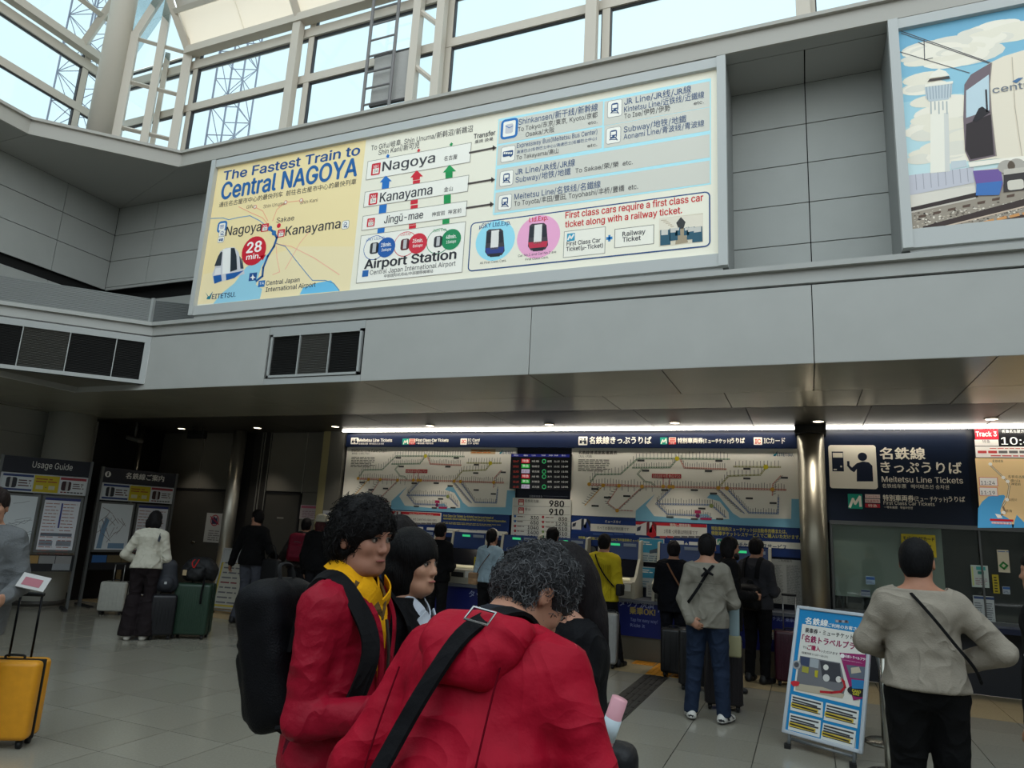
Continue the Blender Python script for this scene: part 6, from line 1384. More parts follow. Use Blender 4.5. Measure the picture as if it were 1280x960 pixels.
    def head(s, F, fine=True):
        H = lambda x, y, z: s.hc+s.HU @ (np.array([x, y, z], float)*1.0); f = s.hfr
        F.rc(s.nb-(s.nb-s.neck)*.5, H(0, -.02, -.04), .054, .055, .03)
        F.ell(H(0, -.012, .028), (.073, .092, .088), .02, f); F.ell(H(0, .018, -.035), (.056, .066, .075), .03, f)
        F.rc(H(-.03, .045, -.082), H(.03, .045, -.082), .022, .022, .03); F.rc(H(-.045, -.0, -.06), H(-.022, .05, -.088), .018, .018, .03); F.rc(H(.045, -.0, -.06), H(.022, .05, -.088), .018, .018, .03)   # jaw
        F.ell(H(0, .068, -.094), (.017, .014, .013), .014, f)         # chin
        F.rc(H(-.035, .072, .022), H(.035, .072, .022), .012, .012, .02)  # brow
        F.ell(H(-.042, .055, -.022), (.018, .02, .02), .025, f); F.ell(H(.042, .055, -.022), (.018, .02, .02), .025, f)   # cheeks
        F.ell(H(-.031, .084, .006), (.016, .014, .010), .012, f, 's'); F.ell(H(.031, .084, .006), (.016, .014, .010), .012, f, 's')
        F.rc(H(0, .078, .012), H(0, .096, -.028), .007, .011, .010); F.ell(H(-.011, .088, -.032), (.008, .009, .007), .006, f); F.ell(H(.011, .088, -.032), (.008, .009, .007), .006, f)   # nose
        F.ell(H(0, .078, -.058), (.024, .013, .007), .006, f); F.ell(H(0, .077, -.068), (.020, .012, .007), .006, f)    # lips
        F.ell(H(0, .094, -.0625), (.022, .006, .0016), .003, f, 's')
        for q in (-1, 1):      # ears
            F.ell(H(q*.079, -.012, -.008), (.010, .019, .031), .008, f); F.ell(H(q*.088, -.008, -.004), (.006, .010, .018), .004, f, 's')
    def body(s, sk=SKIN, h=None, hands=True, vis_lo=None):
        lo, hi = s.lo.copy(), s.hi.copy(); F = s.field(lo, hi, h)
        s.torso(F); s.arms(F); s.legs(F)
        for q in 'LR': a = s.leg['a'+q]; yw_ = s.leg['f'+q]; dd = np.array([-math.sin(yw_), math.cos(yw_), 0]); F.rc(a-dd*.02+np.array([0, 0, -.035]), a+dd*.10+np.array([0, 0, -.05]), .028, .022, .02)
        s.head(F)
        if hands: s.hand(F, s.aL, -1); s.hand(F, s.aR, 1)
        F.plane((0, 0, .012), (0, 0, -1))
        V, Q = F.mesh(); o = np_mesh('body', V, Q, [skin_mat(sk)], parent=s.root); return s
    def face(s, brow=(26, 20, 18), lip=(140, 84, 76), glasses=False):
        H = lambda x, y, z: tuple(s.hc+s.HU @ np.array([x, y, z], float)); Rm = Matrix(s.HU.tolist())
        for q in (-1, 1):
            mb = MB(); mb.lathe(H(q*.031, .0715, .005), [(.001, .0115), (.005, .0105), (.009, .007), (.0115, 0), (.009, -.006)], M((150, 142, 134), .35), n=12, axis=Rm @ Matrix.Rotation(R_(-90), 3, 'X')).build('eye', s.root)
            o = s.root.children[-1] if s.root.children else None
            MB().lathe(H(q*.032, .0815, .005), [(.0055, 0), (.005, .0018), (.001, .0022)], M((30, 20, 16), .15), n=10, axis=Rm @ Matrix.Rotation(R_(-90), 3, 'X')).build('iris', s.root)
            MB().tube([H(q*.018, .087, .0105), H(q*.030, .0875, .0135), H(q*.044, .0785, .010)], .0022, M(brow, .7), n=6).build('eyelid', s.root)
            MB().tube([H(q*.014, .0885, .024), H(q*.030, .0885, .030), H(q*.050, .076, .025)], [.002, .0038, .0018], M(brow, .8), n=6).build('eyebrow', s.root)
        MB().tube([H(-.021, .0835, -.062), H(-.008, .0915, -.0605), H(.008, .0915, -.0605), H(.021, .0835, -.062)], [.0015, .0042, .0042, .0015], M(lip, .5), n=8).build('lips', s.root)
        if glasses:
            for q in (-1, 1):
                c = Vector(H(q*.034, .096, .004)); mb = MB(); pts = [c+Rm @ Vector((.021*math.cos(a*.5236), 0, .016*math.sin(a*.5236))) for a in range(13)]; mb.tube(pts, .0018, M((20, 20, 20), .3), n=5).build('spectacle_rim', s.root)
                MB().tube([H(q*.056, .094, .008), H(q*.078, .02, .004), H(q*.080, -.02, .0)], .0015, M((20, 20, 20), .3), n=5).build('spectacle_arm', s.root)
        return s
    def hair(s, col, style='short', vol=.014, seed=1, h=None, amp=.005, f=75, curls=0, curlr=.004, name='hair', col2=None, front=.02, thick=.28, nape=0):
        H = lambda x, y, z: s.hc+s.HU @ np.array([x, y, z], float); fr = s.hfr; h = h or s.h*.8
        ext = .30 if style in ('bob',) else (.46 if style == 'long' else .17)
        lo = s.hc-np.array([.17, .17, ext]); hi = s.hc+np.array([.17, .17, .19]); F = Field(lo, hi, h)
        F.ell(H(0, -.016, .036), (.075+vol, .093+vol, .087+vol*1.2), .02, fr)
        F.ell(H(0, -.045, -.02), (.066+vol*.8, .062+vol*.8, .075), .03, fr)
        if style == 'short': F.ell(H(0, .105, -.055+front), (.10, .085, .088), .012, fr, 's'); F.ell(H(0, .05, -.12), (.12, .10, .08), .02, fr, 's'); F.rc(H(-.12, -.008, -.02), H(.12, -.008, -.02), .024, .024, .01, op='s')
        if style == 'fringe' or style == 'bob':
            F.ell(H(0, -.035, -.065), (.086+vol*.6, .072+vol*.5, .085), .04, fr)
            if style == 'bob': F.rc(H(-.073, -.045, -.03), H(-.068, -.045, -.11), .026, .022, .03); F.rc(H(.073, -.045, -.03), H(.068, -.045, -.11), .026, .022, .03)
            F.ell(H(0, .112, -.060), (.082, .092, .088), .01, fr, 's'); F.ell(H(0, .05, -.19), (.13, .14, .075), .02, fr, 's')
        if style == 'long':
            F.rc(H(-.05, -.03, 0), H(-.075, -.035, -.28), .045, .034, .05); F.rc(H(.05, -.03, 0), H(.075, -.035, -.28), .045, .034, .05); F.rc(H(0, -.05, 0), H(0, -.075, -.34), .055, .045, .06, (1.4, 1, 1))
            F.ell(H(0, .115, -.06), (.060, .085, .09), .01, fr, 's'); F.rc(H(0, .09, -.12), H(0, .09, -.35), .07, .07, .01, op='s')
        if style == 'bun': F.ell(H(0, .10, -.055), (.085, .085, .088), .012, fr, 's'); F.ell(H(0, .05, -.12), (.12, .10, .08), .02, fr, 's'); F.rc(H(0, -.09, .0), H(0, -.115, -.17), .028, .016, .02)
        if style == 'short': F.rc(H(-.12, -.105, -.115), H(.12, -.105, -.115), .04+nape, .04+nape, .015, op='s')
        F.wobble(amp, f, seed, (1, 1, .25) if style in ('bob', 'long', 'bun', 'short', 'fringe') else (1, 1, 1))
        V, Q = F.mesh(); hm = M(col, .62, noise=.3, nscale=60, bump=.5, bscale=150, spec=.12, stretch=(1, 1, .2) if not curls else None, name='hair')
        o = np_mesh(name, V, Q, [hm], parent=s.root)
        if curls:
            rnd = random.Random(seed); mb = MB(); ms = [hm, M(col2 or col, .6, spec=.15, name='hair_strand')]
            for _ in range(curls):
                i = rnd.randrange(len(V)); p = V[i]; q = s.hfr @ (p-s.hc)
                n = Vector((p-s.hc).tolist()).normalized()
                if q[1] > .045 and q[2] < .045: continue
                if q[1] > -.03 and q[2] < .02 and abs(q[0]) < .085 and rnd.random() < .7: continue
                t = n.cross(Vector((rnd.uniform(-1, 1), rnd.uniform(-1, 1), rnd.uniform(-1, 1)))).normalized(); b = n.cross(t); R0 = rnd.uniform(.006, .015)*curlr/.004; turns = rnd.uniform(.5, 1.1); ph = rnd.uniform(0, 6.28); pts = []
                dr = (t*rnd.uniform(-1, 1)-Vector((0, 0, 1))*rnd.uniform(0, .8))*.012
                for j in range(7):
                    a = ph+turns*6.28*j/6; pts.append(Vector(p.tolist())-n*.006+n*(R0*.7*(1-math.cos(a-ph)))+t*R0*math.sin(a)+b*R0*math.cos(a)+dr*j/3)
                mb.tube(pts, [curlr*thick]*6+[curlr*.1], ms[rnd.random() < .45], n=3, cap=False)
            o2 = mb.build('hair_curls', o); o2['kind'] = 'stuff'
        return s
    def top(s, col, name='jacket', g=.016, hem=.86, sl=.97, collar=0, amp=.0045, f=34, cc=None, mats=None, matf=None, h=None, belly=0, wr=.004, neck=1.462, hang=0, hood=False, rough=.85, bump=.25):
        lo, hi = s.lo.copy(), s.hi.copy(); lo[2] = hem-.25; hi[2] = max(s.neck[2], s.shL[2], s.shR[2])+.16
        lo[2] = min(lo[2], s.aL['w'][2]-.1, s.aR['w'][2]-.1); F = s.field(lo, hi, h)
        s.torso(F, g, belly)
        F.rc(s.T((0, -.008, hem-.02)), s.T((0, -.005, 1.02)), .130+hang, .118, .04, (1.30*s.build, .98, 1), s.fr, grow=g)
        for q in 'LR': h_, n_ = s.leg['h'+q], s.leg['k'+q]; F.rc(h_, h_+(n_-h_)*.35, .088, .078, .03, grow=g+.010)
        F.rc((-.05, -.02, .95), (.05, -.02, .95), .105, .105, .05, (1.0, .95, 1), grow=g+.010)
        s.arms(F, g, sl, wr)
        F.wobble(amp, f, s.seed, (1, 1, 1.3), ridge=True)
        nz = -s.U[:, 2]; F.plane(s.T((0, 0, hem)), nz)if True else None
        up_ = s.U[:, 2]; sl_, P = F.sub(s.neck-.14, s.neck+.2)
        if sl_ is not None:
            d = (P-s.T((0, 0, neck))) @ up_; rad = np.linalg.norm((P-s.T((0, 0, neck)))-d[..., None]*up_, axis=-1)
            A = F.F[sl_]; A[...] = np.where(rad < .11, np.maximum(A, d), A)
        # the hem plane must not cut the sleeves: restore them
        F2 = s.field(lo, hi, h); s.arms(F2, g, sl, wr); F2.wobble(amp, f, s.seed, (1, 1, 1.3), ridge=True); F.F = np.minimum(F.F, np.where(F2.F < .03, F2.F, 9))
        if collar:
            a = s.T((0, -.005, 1.405)); b = s.T((0, .0, 1.405+collar)); F.rc(a, b, .066, .064, .012, (1.1, 1.05, 1), s.fr)
            sl_, P = F.sub(b-.15, b+.15); d = (P-b) @ up_; rad = np.linalg.norm((P-b)-d[..., None]*up_, axis=-1); A = F.F[sl_]; A[...] = np.where(rad < .13, np.maximum(A, d), A)
            F.rc(s.T((0, .008, 1.43)), s.T((0, .015, 1.6)), .056, .060, .0, (1.08, 1.05, 1), s.fr, 's')
        V, Q = F.mesh(); s.topV = (V, Q)
        s.jk = np_mesh(name, V, Q, mats or [cloth(col, rough=rough, bump=bump)], matf, s.root); return s
    def trousers(s, col, g=.014, flare=0.0, amp=.006, name='trousers', cut=.06, top=1.0, h=None, shorts=None, bag=0):
        lo, hi = s.lo.copy(), s.hi.copy(); hi[2] = top+.12; F = s.field(lo, hi, h)
        s.legs(F, g+bag, flare, ank=.044); F.wobble(amp, 26, s.seed+3, (1, 1, 1.2), ridge=True); F.plane((0, 0, top), (0, 0, 1)); F.plane((0, 0, cut), (0, 0, -1))
        V, Q = F.mesh(); np_mesh(name, V, Q, [cloth(col)], None, s.root); return s
    def shoes(s, col, sole=(30, 28, 26), big=0, stripe=None):
        for q in 'LR':
            a = s.leg['a'+q]; yaw = s.leg['f'+q]; d = np.array([-math.sin(yaw), math.cos(yaw), 0]); lo = a+np.array([-.17, -.17, 0]); hi = a+np.array([.17, .26, .1]); lo[2] = a[2]-.08-.01; F = Field(lo, hi, min(s.h, .009)); z0 = a[2]-.08
            p = lambda f_, z: np.array([a[0], a[1], z0])+d*f_+np.array([0, 0, z])
            F.rc(p(-.045, .035), p(.06, .035), .040+big, .042+big, .02); F.rc(p(.06, .034), p(.155, .028), .044+big, .034+big, .02); F.rc(p(-.03, .05), p(-.02, .10), .038+big, .040+big, .03)
            F.plane((0, 0, z0+.0), (0, 0, -1)); F.plane((0, 0, z0+.105), (0, 0, 1))
            V, Q = F.mesh(); ms = [M(col, .5, name='shoe_upper'), M(sole, .6, name='shoe_sole')]+([M(stripe, .5)] if stripe else [])
            def mf(C, z0=z0):
                r = (C[:, 2] < z0+.022).astype(int)
                if stripe is not None: r = np.where((np.sin((C[:, 1]-a[1])*70+C[:, 2]*40) > .35) & (C[:, 2] > z0+.035) & (C[:, 2] < z0+.085), 2, r)
                return r
            np_mesh('shoe', V, Q, ms, mf, s.root)
        return s
    def W(s, p): return s.root.matrix_world @ Vector(p)
    def strap(s, pts, w_=.04, t=.006, col=(16, 16, 18), name='strap', parent=None, grow=.004):
        """a flat band through local points"""
        return strap_mesh(pts, w_, t, col, name, parent or s.root, centre=s.T((0, 0, 1.2)))
def spline(pts, n=6):
    P = [Vector(p) for p in pts]; out = []
    for i in range(len(P)-1):
        a, b, c, d = P[max(i-1, 0)], P[i], P[i+1], P[min(i+2, len(P)-1)]
        for k in range(n):
            t = k/n; out.append(.5*((2*b)+(-a+c)*t+(2*a-5*b+4*c-d)*t*t+(-a+3*b-3*c+d)*t**3))
    return out+[P[-1]]
def strap_mesh(pts, w_, t, col, name, parent, centre, mat=None):
    Q = spline(pts); c0 = Vector(tuple(centre)); vs = []; fs = []
    for i, p in enumerate(Q):
        tg = (Q[min(i+1, len(Q)-1)]-Q[max(i-1, 0)]).normalized(); n = (p-c0); n = (n-tg*n.dot(tg)).normalized(); b = tg.cross(n)
        for a, d in ((-1, 0), (1, 0), (1, 1), (-1, 1)): vs.append(p+b*a*w_/2+n*d*t)
    for i in range(len(Q)-1):
        for k in range(4): fs.append((i*4+k, i*4+(k+1) % 4, (i+1)*4+(k+1) % 4, (i+1)*4+k))
    fs += [(3, 2, 1, 0), tuple(range(len(vs)-4, len(vs)))]
    mb = MB(); mb.add(vs, fs, mat or cloth(col, bump=.15)); return mb.build(name, parent)
def face_to(x, y, tx, ty):
    """rz so that local +y points from (x,y) to (tx,ty)"""
    return math.atan2(ty-y, tx-x)-math.pi/2
# ================================================================== the people
BLK, BLK2 = (14, 14, 16), (14, 14, 16)
HB = (15, 13, 14)
def at_depth(x, y, dist, z=0):
    d = ray(x, y); k = dist/math.hypot(d.x, d.y); return (d.x*k, d.y*k, z)
# -- 1. curly haired man in a dark red shell jacket
CM = Fig('person', 'curly-haired man in red jacket and yellow scarf wearing a black backpack', (-1.37, 1.97, 0), R_(-84), H=1.665, h=.0075, head=(R_(-14), R_(4), 0),
         armR=dict(e=(.225, .0, 1.06), w=(.15, .23, 1.09), hd=(-.2, 1, .1), palm=(-1, 0, 0)), armL=dict(e=(-.22, -.02, 1.08), w=(-.12, .20, 1.06)))
CM.body((158, 112, 92), hands=True).face(brow=(24, 18, 16), lip=(132, 74, 68))
CM.hair(HB, 'short', vol=.024, seed=4, amp=.007, f=70, curls=1700, curlr=.0036, front=-.002)
YS, RJ = (222, 160, 20), (136, 14, 36)
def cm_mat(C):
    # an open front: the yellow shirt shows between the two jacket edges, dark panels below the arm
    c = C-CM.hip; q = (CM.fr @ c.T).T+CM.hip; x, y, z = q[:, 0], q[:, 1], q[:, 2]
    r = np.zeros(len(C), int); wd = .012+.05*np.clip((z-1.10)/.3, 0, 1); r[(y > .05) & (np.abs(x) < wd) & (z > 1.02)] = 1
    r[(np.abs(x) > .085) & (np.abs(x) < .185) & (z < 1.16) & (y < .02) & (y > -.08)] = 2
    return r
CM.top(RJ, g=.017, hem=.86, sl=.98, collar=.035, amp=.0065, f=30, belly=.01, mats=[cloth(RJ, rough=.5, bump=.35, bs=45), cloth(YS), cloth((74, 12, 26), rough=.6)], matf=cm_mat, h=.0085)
CM.trousers((34, 34, 42), h=.012).shoes((40, 40, 44))
# yellow collar and scarf
up_ = CM.T
mb = MB()
for q in (-1, 1):
    P_ = [CM.T((q*.010, .085, 1.36)), CM.T((q*.035, .075, 1.43)), CM.T((q*.066, .03, 1.475)), CM.T((q*.068, -.02, 1.49)), CM.T((q*.03, -.068, 1.50)), CM.T((0, -.072, 1.50))]
    strap_mesh(P_, .060, .006, YS, 'shirt_collar', CM.root, CM.T((0, 0, 1.42)))
    Pw = [CM.T((q*.012, .098, 1.365)), CM.T((q*.055, .110, 1.405)), CM.T((q*.088, .070, 1.44))]
    strap_mesh(Pw, .055, .005, YS, 'collar_wing', CM.root, CM.T((0, 0, 1.40)))
    P2 = [CM.T((q*.004, .112, 1.325)), CM.T((q*.04, .098, 1.385)), CM.T((q*.074, .045, 1.435)), CM.T((q*.066, -.03, 1.45))]
    strap_mesh(P2, .028, .008, (92, 72, 44), 'patterned_scarf', CM.root, CM.T((0, 0, 1.40)))
    P3 = [CM.T((q*.016, .130, 1.06)), CM.T((q*.034, .142, 1.20)), CM.T((q*.060, .128, 1.33)), CM.T((q*.088, .07, 1.42))]
    strap_mesh(P3, .022, .008, RJ, 'jacket_edge', CM.root, CM.T((0, 0, 1.2)))
MB().tube(spline([CM.T((.0, .135, 1.33)), CM.T((.006, .155, 1.22)), CM.T((.002, .15, 1.08))]), .006, M((44, 36, 30), .6), n=6).build('scarf_end', CM.root)
# backpack worn by him
def backpack(label, fig, col, off=(0, -.27, 1.17), size=(.32, .20, .50), tilt=10, strapc=None, pocket=True, ring=None, g=.026, name='backpack', h2=0):
    t = thing(name, label, 'backpack', fig.root.location, fig.root.rotation_euler.z); t.scale = fig.root.scale
    F = Field(np.array([-.3, -.3, -.4]), np.array([.3, .3, .4]), .011); w_, d_, h_ = size[0]/2, size[1]/2, size[2]/2
    rr = .07
    F.bx((0, 0, -.01), (w_, d_, h_-.01), .055); F.rc((-(w_-.09), 0, h_-.075), ((w_-.09), 0, h_-.075), .07, .07, .05, (1, d_/.07*.85, 1))
    if pocket: F.bx((0, -d_*.9, -h_*.36), (w_*.78, d_*.42, h_*.48), .03, .02); F.rc((-w_*.8, -d_*.85, h_*.2), (w_*.8, -d_*.85, h_*.2), .012, .012, .01)
    F.wobble(.004, 30, 3); V, Q = F.mesh(); Rt = np.array(Matrix.Rotation(R_(tilt), 3, 'X')); Uw = fig.U
    c = fig.T(off); V2 = (Uw @ (Rt @ V.T)).T+c
    np_mesh('bag_body', V2, Q, [M(col, .55, noise=.15, nscale=30, bump=.3, bscale=200, spec=.12, name='nylon')], parent=t)
    L = lambda x, y, z: tuple(c+Uw @ (Rt @ np.array([x, y, z])))
    MB().tube(spline([L(-.04, d_*.6, h_-.01), L(-.03, d_*.6, h_+.035), L(.03, d_*.6, h_+.035), L(.04, d_*.6, h_-.01)]), .007, M((14, 14, 15), .7), n=6).build('top_handle', t)
    MB().tube([L(-w_*.8, -d_*.86, h_*.25), L(0, -d_*1.06, h_*.35), L(w_*.8, -d_*.86, h_*.25)], .004, M((70, 70, 72), .4), n=5).build('zip', t)
    for q in (-1, 1):
        P_ = [fig.T((q*.085, -.15, 1.22)), fig.T((q*.09, -.125, 1.36)), fig.T((q*.098, -.06, 1.425+g)), fig.T((q*.112, .03, 1.405+g)), fig.T((q*.128, .115+g, 1.30)), fig.T((q*.135, .115+g, 1.18)), fig.T((q*.155, .05+g, 1.06)), fig.T((q*.14, -.12, 1.0))]
        strap_mesh(P_, .055, .012, strapc or (18, 18, 20), 'shoulder_strap', t, fig.T((0, 0, 1.25)))
    return t
backpack('large black backpack worn by the curly-haired man in the red jacket', CM, (9, 9, 13), off=(.0, -.235, 1.20), size=(.30, .17, .47), tilt=17)
# -- 2. grey-haired man bending forward, back to the viewer
GM = Fig('person', 'grey curly-haired man in hooded red jacket, seen from behind bending forward', (-.69, 1.36, 0), R_(-6), H=1.665, h=.0075, lean=R_(26), build=1.06, head=(R_(-38), R_(46), R_(-4)),
         armL=dict(e=(-.285, .07, 1.08), w=(-.22, .28, .92), hd=(.3, .9, -.3), palm=(1, 0, 0)), armR=dict(e=(.30, .14, 1.08), w=(.30, .32, .90), hd=(.1, .8, -.4), palm=(-1, 0, 0)), neckf=.03)
GM.body((164, 118, 96), hands=True).face(brow=(90, 88, 84), lip=(132, 84, 76))
GM.hair((50, 50, 52), 'short', nape=.018, vol=.010, seed=9, amp=.006, f=70, curls=3600, curlr=.0034, col2=(88, 88, 90), front=.0, thick=.26)
GR = (150, 10, 36)
GM.top(GR, g=.018, hem=.82, sl=1.0, collar=0, amp=.006, f=24, belly=.02, mats=[cloth(GR, rough=.6, bump=.35, bs=35)], h=.009, neck=1.42)
F = GM.field(GM.neck-np.array([.25, .25, .2]), GM.neck+np.array([.25, .25, .2]), .009)     # the hood lying on the back
F.rc(GM.T((-.085, -.10, 1.405)), GM.T((.085, -.10, 1.405)), .048, .048, .03); F.rc(GM.T((-.11, -.04, 1.43)), GM.T((-.06, .04, 1.445)), .030, .026, .03); F.rc(GM.T((.11, -.04, 1.43)), GM.T((.06, .04, 1.445)), .030, .026, .03)
F.rc(GM.T((-.05, -.145, 1.32)), GM.T((.05, -.145, 1.32)), .040, .040, .06); F.rc(GM.T((-.07, -.12, 1.37)), GM.T((.07, -.12, 1.37)), .045, .045, .05)
F.wobble(.008, 34, 5); V, Q = F.mesh(); np_mesh('hood', V, Q, [cloth(GR, rough=.6, bump=.35, bs=35)], parent=GM.root)
F = GM.field(GM.neck-np.array([.15, .15, .1]), GM.neck+np.array([.15, .15, .14]), .007); F.rc(GM.T((0, -.01, 1.42)), GM.T((0, .01, 1.50)), .082, .068, .01, (1.05, 1, 1), GM.fr); F.rc(GM.T((0, .02, 1.46)), GM.T((0, .04, 1.60)), .056, .058, 0, (1.05, 1, 1), GM.fr, 's'); F.plane(GM.T((0, 0, 1.488)), GM.U[:, 2]); V, Q = F.mesh()
np_mesh('inner_collar', V, Q, [cloth((38, 40, 46))], parent=GM.root)
for pts in ([(.095, -.128, 1.395), (.10, -.148, 1.30), (.11, -.155, 1.1), (.12, -.15, .92)], [(-.17, -.12, 1.30), (-.15, -.15, 1.15), (-.14, -.155, .95)]):
    MB().tube(spline([GM.T(p) for p in pts]), .0022, M((84, 4, 18), .9, spec=.05), n=5).build('seam', GM.root)
GM.trousers((40, 38, 42), h=.012).shoes((60, 56, 52))
t = thing('crossbody_bag', 'black bag on a wide strap across the red back of the grey-haired man', 'bag', GM.root.location, GM.root.rotation_euler.z); t.scale = GM.root.scale
P_ = [GM.T((.08, .05, 1.45)), GM.T((.06, -.06, 1.475)), GM.T((.02, -.170, 1.39)), GM.T((-.03, -.182, 1.27)), GM.T((-.085, -.168, 1.12)), GM.T((-.13, -.150, .98)), GM.T((-.15, -.13, .84))]
strap_mesh(P_, .048, .009, (16, 16, 19), 'strap', t, GM.T((0, 0, 1.2)))
bk = GM.T((.035, -.160, 1.42)); MB().tube([tuple(np.array(bk)+GM.U @ np.array(v)) for v in ((-.03, -.004, .022), (.03, -.004, .014), (.03, -.026, -.022), (-.03, -.026, -.014), (-.03, -.004, .022))], .003, M((150, 150, 150), .25, metal=.9), n=6).build('buckle', t)
MB().rbox(tuple(GM.T((-.22, -.02, .80))), (.10, .28, .26), .035, M((14, 14, 17), .6, bump=.2, name='nylon')).build('pouch', t)
# -- 3. woman with a dark bob
BW = Fig('person', 'woman with black bob, black cardigan and white collar, looking right', at_depth(511, 700, 2.62), R_(-76), H=1.57, h=.0075, build=.92, head=(R_(-16), R_(-2), 0))
BW.body((172, 128, 104)).face(lip=(150, 84, 76)); BW.hair((13, 12, 13), 'bob', vol=.020, seed=3, amp=.0025, f=50)
BW.top((14, 14, 16), name='cardigan', g=.014, hem=.86, h=.010); BW.trousers((26, 26, 30), h=.013).shoes((40, 36, 34))
WHTC = (190, 196, 206)
for q in (-1, 1):
    strap_mesh([BW.T((q*.012, .080, 1.335)), BW.T((q*.045, .080, 1.40)), BW.T((q*.068, .02, 1.455)), BW.T((q*.045, -.05, 1.475)), BW.T((0, -.068, 1.48))], .050, .006, WHTC, 'shirt_collar', BW.root, BW.T((0, 0, 1.40)))
    strap_mesh([BW.T((q*.016, .118, 1.26)), BW.T((q*.040, .118, 1.33)), BW.T((q*.072, .085, 1.40))], .060, .006, WHTC, 'collar_wing', BW.root, BW.T((0, 0, 1.38)))
    strap_mesh([BW.T((q*.13, -.118, 1.24)), BW.T((q*.115, -.07, 1.385)), BW.T((q*.115, .0, 1.41)), BW.T((q*.118, .095, 1.30)), BW.T((q*.12, .11, 1.1))], .022, .006, (150, 152, 156), 'white_piping', BW.root, BW.T((0, 0, 1.25)))
# -- 4. long-haired woman facing the grey-haired man
LW = Fig('person', 'long-haired woman in black top beyond the grey-haired man, facing left', at_depth(720, 715, 2.45), R_(112), H=1.56, h=.009, build=.95, head=(R_(8), R_(26), 0), armR=dict(e=(.24, -.02, 1.10), w=(.17, .22, 1.10)), armL=dict(e=(-.25, -.02, 1.08), w=(-.20, .14, .97), hd=(.1, .8, .3)))
LW.body((176, 130, 108)).face(); LW.hair((20, 16, 18), 'long', vol=.016, seed=5, amp=.003); LW.top((14, 14, 17), g=.016, hem=.80, neck=1.43, h=.011); LW.trousers((24, 24, 28), h=.013).shoes((30, 30, 30))
t = thing('rolled_leaflet', 'pink and white rolled leaflet held at the right of the red jacket', 'leaflet', atZ(762, 872, 1.085)+Vector((0, 0, 0)))
_p = atZ(762, 872, 1.085); t.location = at_depth(762, 872, 2.02, 1.09)
MB().tube([(-.028, 0, -.085), (.028, 0, .085)], .022, M((206, 150, 160), .45), n=16).build('roll', t); MB().tube([(-.006, 0, -.02), (.012, 0, .035)], .0228, M((190, 206, 214), .45), n=16).build('printed_band', t); MB().tube([(-.022, 0, -.066), (-.014, 0, -.044)], .0228, M((214, 60, 90), .45), n=16).build('printed_band', t)
t = thing('shoulder_bag', 'small black bag hanging behind the pink leaflet', 'bag', at_depth(766, 905, 2.12, 0)); _b = Vector((0, 0, .93)); MB().rbox(tuple(_b), (.14, .12, .22), .04, M((18, 18, 22), .5, bump=.2, name='nylon')).build('bag_body', t); MB().tube([(0, 0, 1.03), (.0, .0, 1.12)], .006, M((18, 18, 22), .6)).build('strap', t)
# -- 5. person in navy with orange collar between the two
NP = Fig('person', 'dark-haired person in navy with orange collar behind the curly-haired man', at_depth(492, 690, 3.2), R_(-35), H=1.62, h=.011, build=.9)
NP.body((168, 122, 98)); NP.hair((22, 18, 18), 'bob', vol=.018, seed=8); NP.top((26, 30, 52), h=.012, g=.018); NP.trousers((24, 26, 34), h=.014).shoes((30, 30, 30))
strap_mesh([NP.T((-.07, .05, 1.43)), NP.T((-.075, -.03, 1.455)), NP.T((0, -.075, 1.47)), NP.T((.075, -.03, 1.455)), NP.T((.07, .05, 1.43))], .05, .008, (206, 84, 30), 'orange_collar', NP.root, NP.T((0, 0, 1.44)))
# -- the queue at the machines
def back_person(label, x, y, rz, H, hairc, style, topc, trc, shc=(24, 24, 26), build=1.0, topname='jacket', h=.012, sk=(150, 108, 86), head=(0, 0, 0), vol=.012, armL=None, armR=None, legs=None, hem=.86, g=.018, lean=0, collar=0, flare=0, belly=0, face=False, hf=.02, bag=0, sole=(30, 28, 26), stripe=None, amp=.004):
    f = Fig('person', label, (x, y, 0), R_(rz), H=H, h=h, build=build, head=head, armL=armL, armR=armR, legs=legs, lean=R_(lean))
    f.body(sk)
    if face: f.face()
    f.hair(hairc, style, vol=vol, seed=int(abs(x)*100), front=hf); f.top(topc, name=topname, g=g, hem=hem, collar=collar, belly=belly, amp=amp); f.trousers(trc, flare=flare, bag=bag).shoes(shc, sole=sole, stripe=stripe)
    return f
fwd = dict(armL=dict(e=(-.22, .0, 1.06), w=(-.14, .23, 1.08)), armR=dict(e=(.22, .0, 1.06), w=(.14, .23, 1.08)))
MA = back_person('man in black with a white tag on his back at the leftmost visible machine', -4.95, 9.18, 0, 1.64, HB, 'short', BLK, (20, 20, 22), topname='sweatshirt', **fwd, vol=.016)
MB().bb((-.03, -.152, 1.335), (.05, -.146, 1.385), M((160, 160, 158), .6)).build('white_tag', MA.root)
LB = back_person('woman in pale blue top and black skirt with a white headband', -4.12, 9.18, -6, 1.60, HB, 'bun', (140, 160, 172), (20, 20, 22), build=.9, topname='blouse', flare=.05, vol=.008, hem=.93, **fwd)
H_ = lambda x, y, z: tuple(LB.hc+LB.HU @ np.array([x, y, z], float)); strap_mesh([H_(-.088, -.0, .0), H_(-.075, .0, .08), H_(0, .0, .128), H_(.075, .0, .08), H_(.088, -.0, .0)], .03, .01, (196, 190, 178), 'headband', LB.root, H_(0, 0, 0))
YW = back_person('person in a yellow ribbed sweater with a thin black crossbody strap', -2.46, 9.10, -4, 1.61, HB, 'short', (176, 158, 34), (14, 14, 17), build=1.05, topname='knitted_sweater', g=.020, hem=.82, legs=dict(kR=(.17, .03, .50), aR=(.26, -.02, .08), kL=(-.10, .0, .5)), **fwd)
rb = MB()
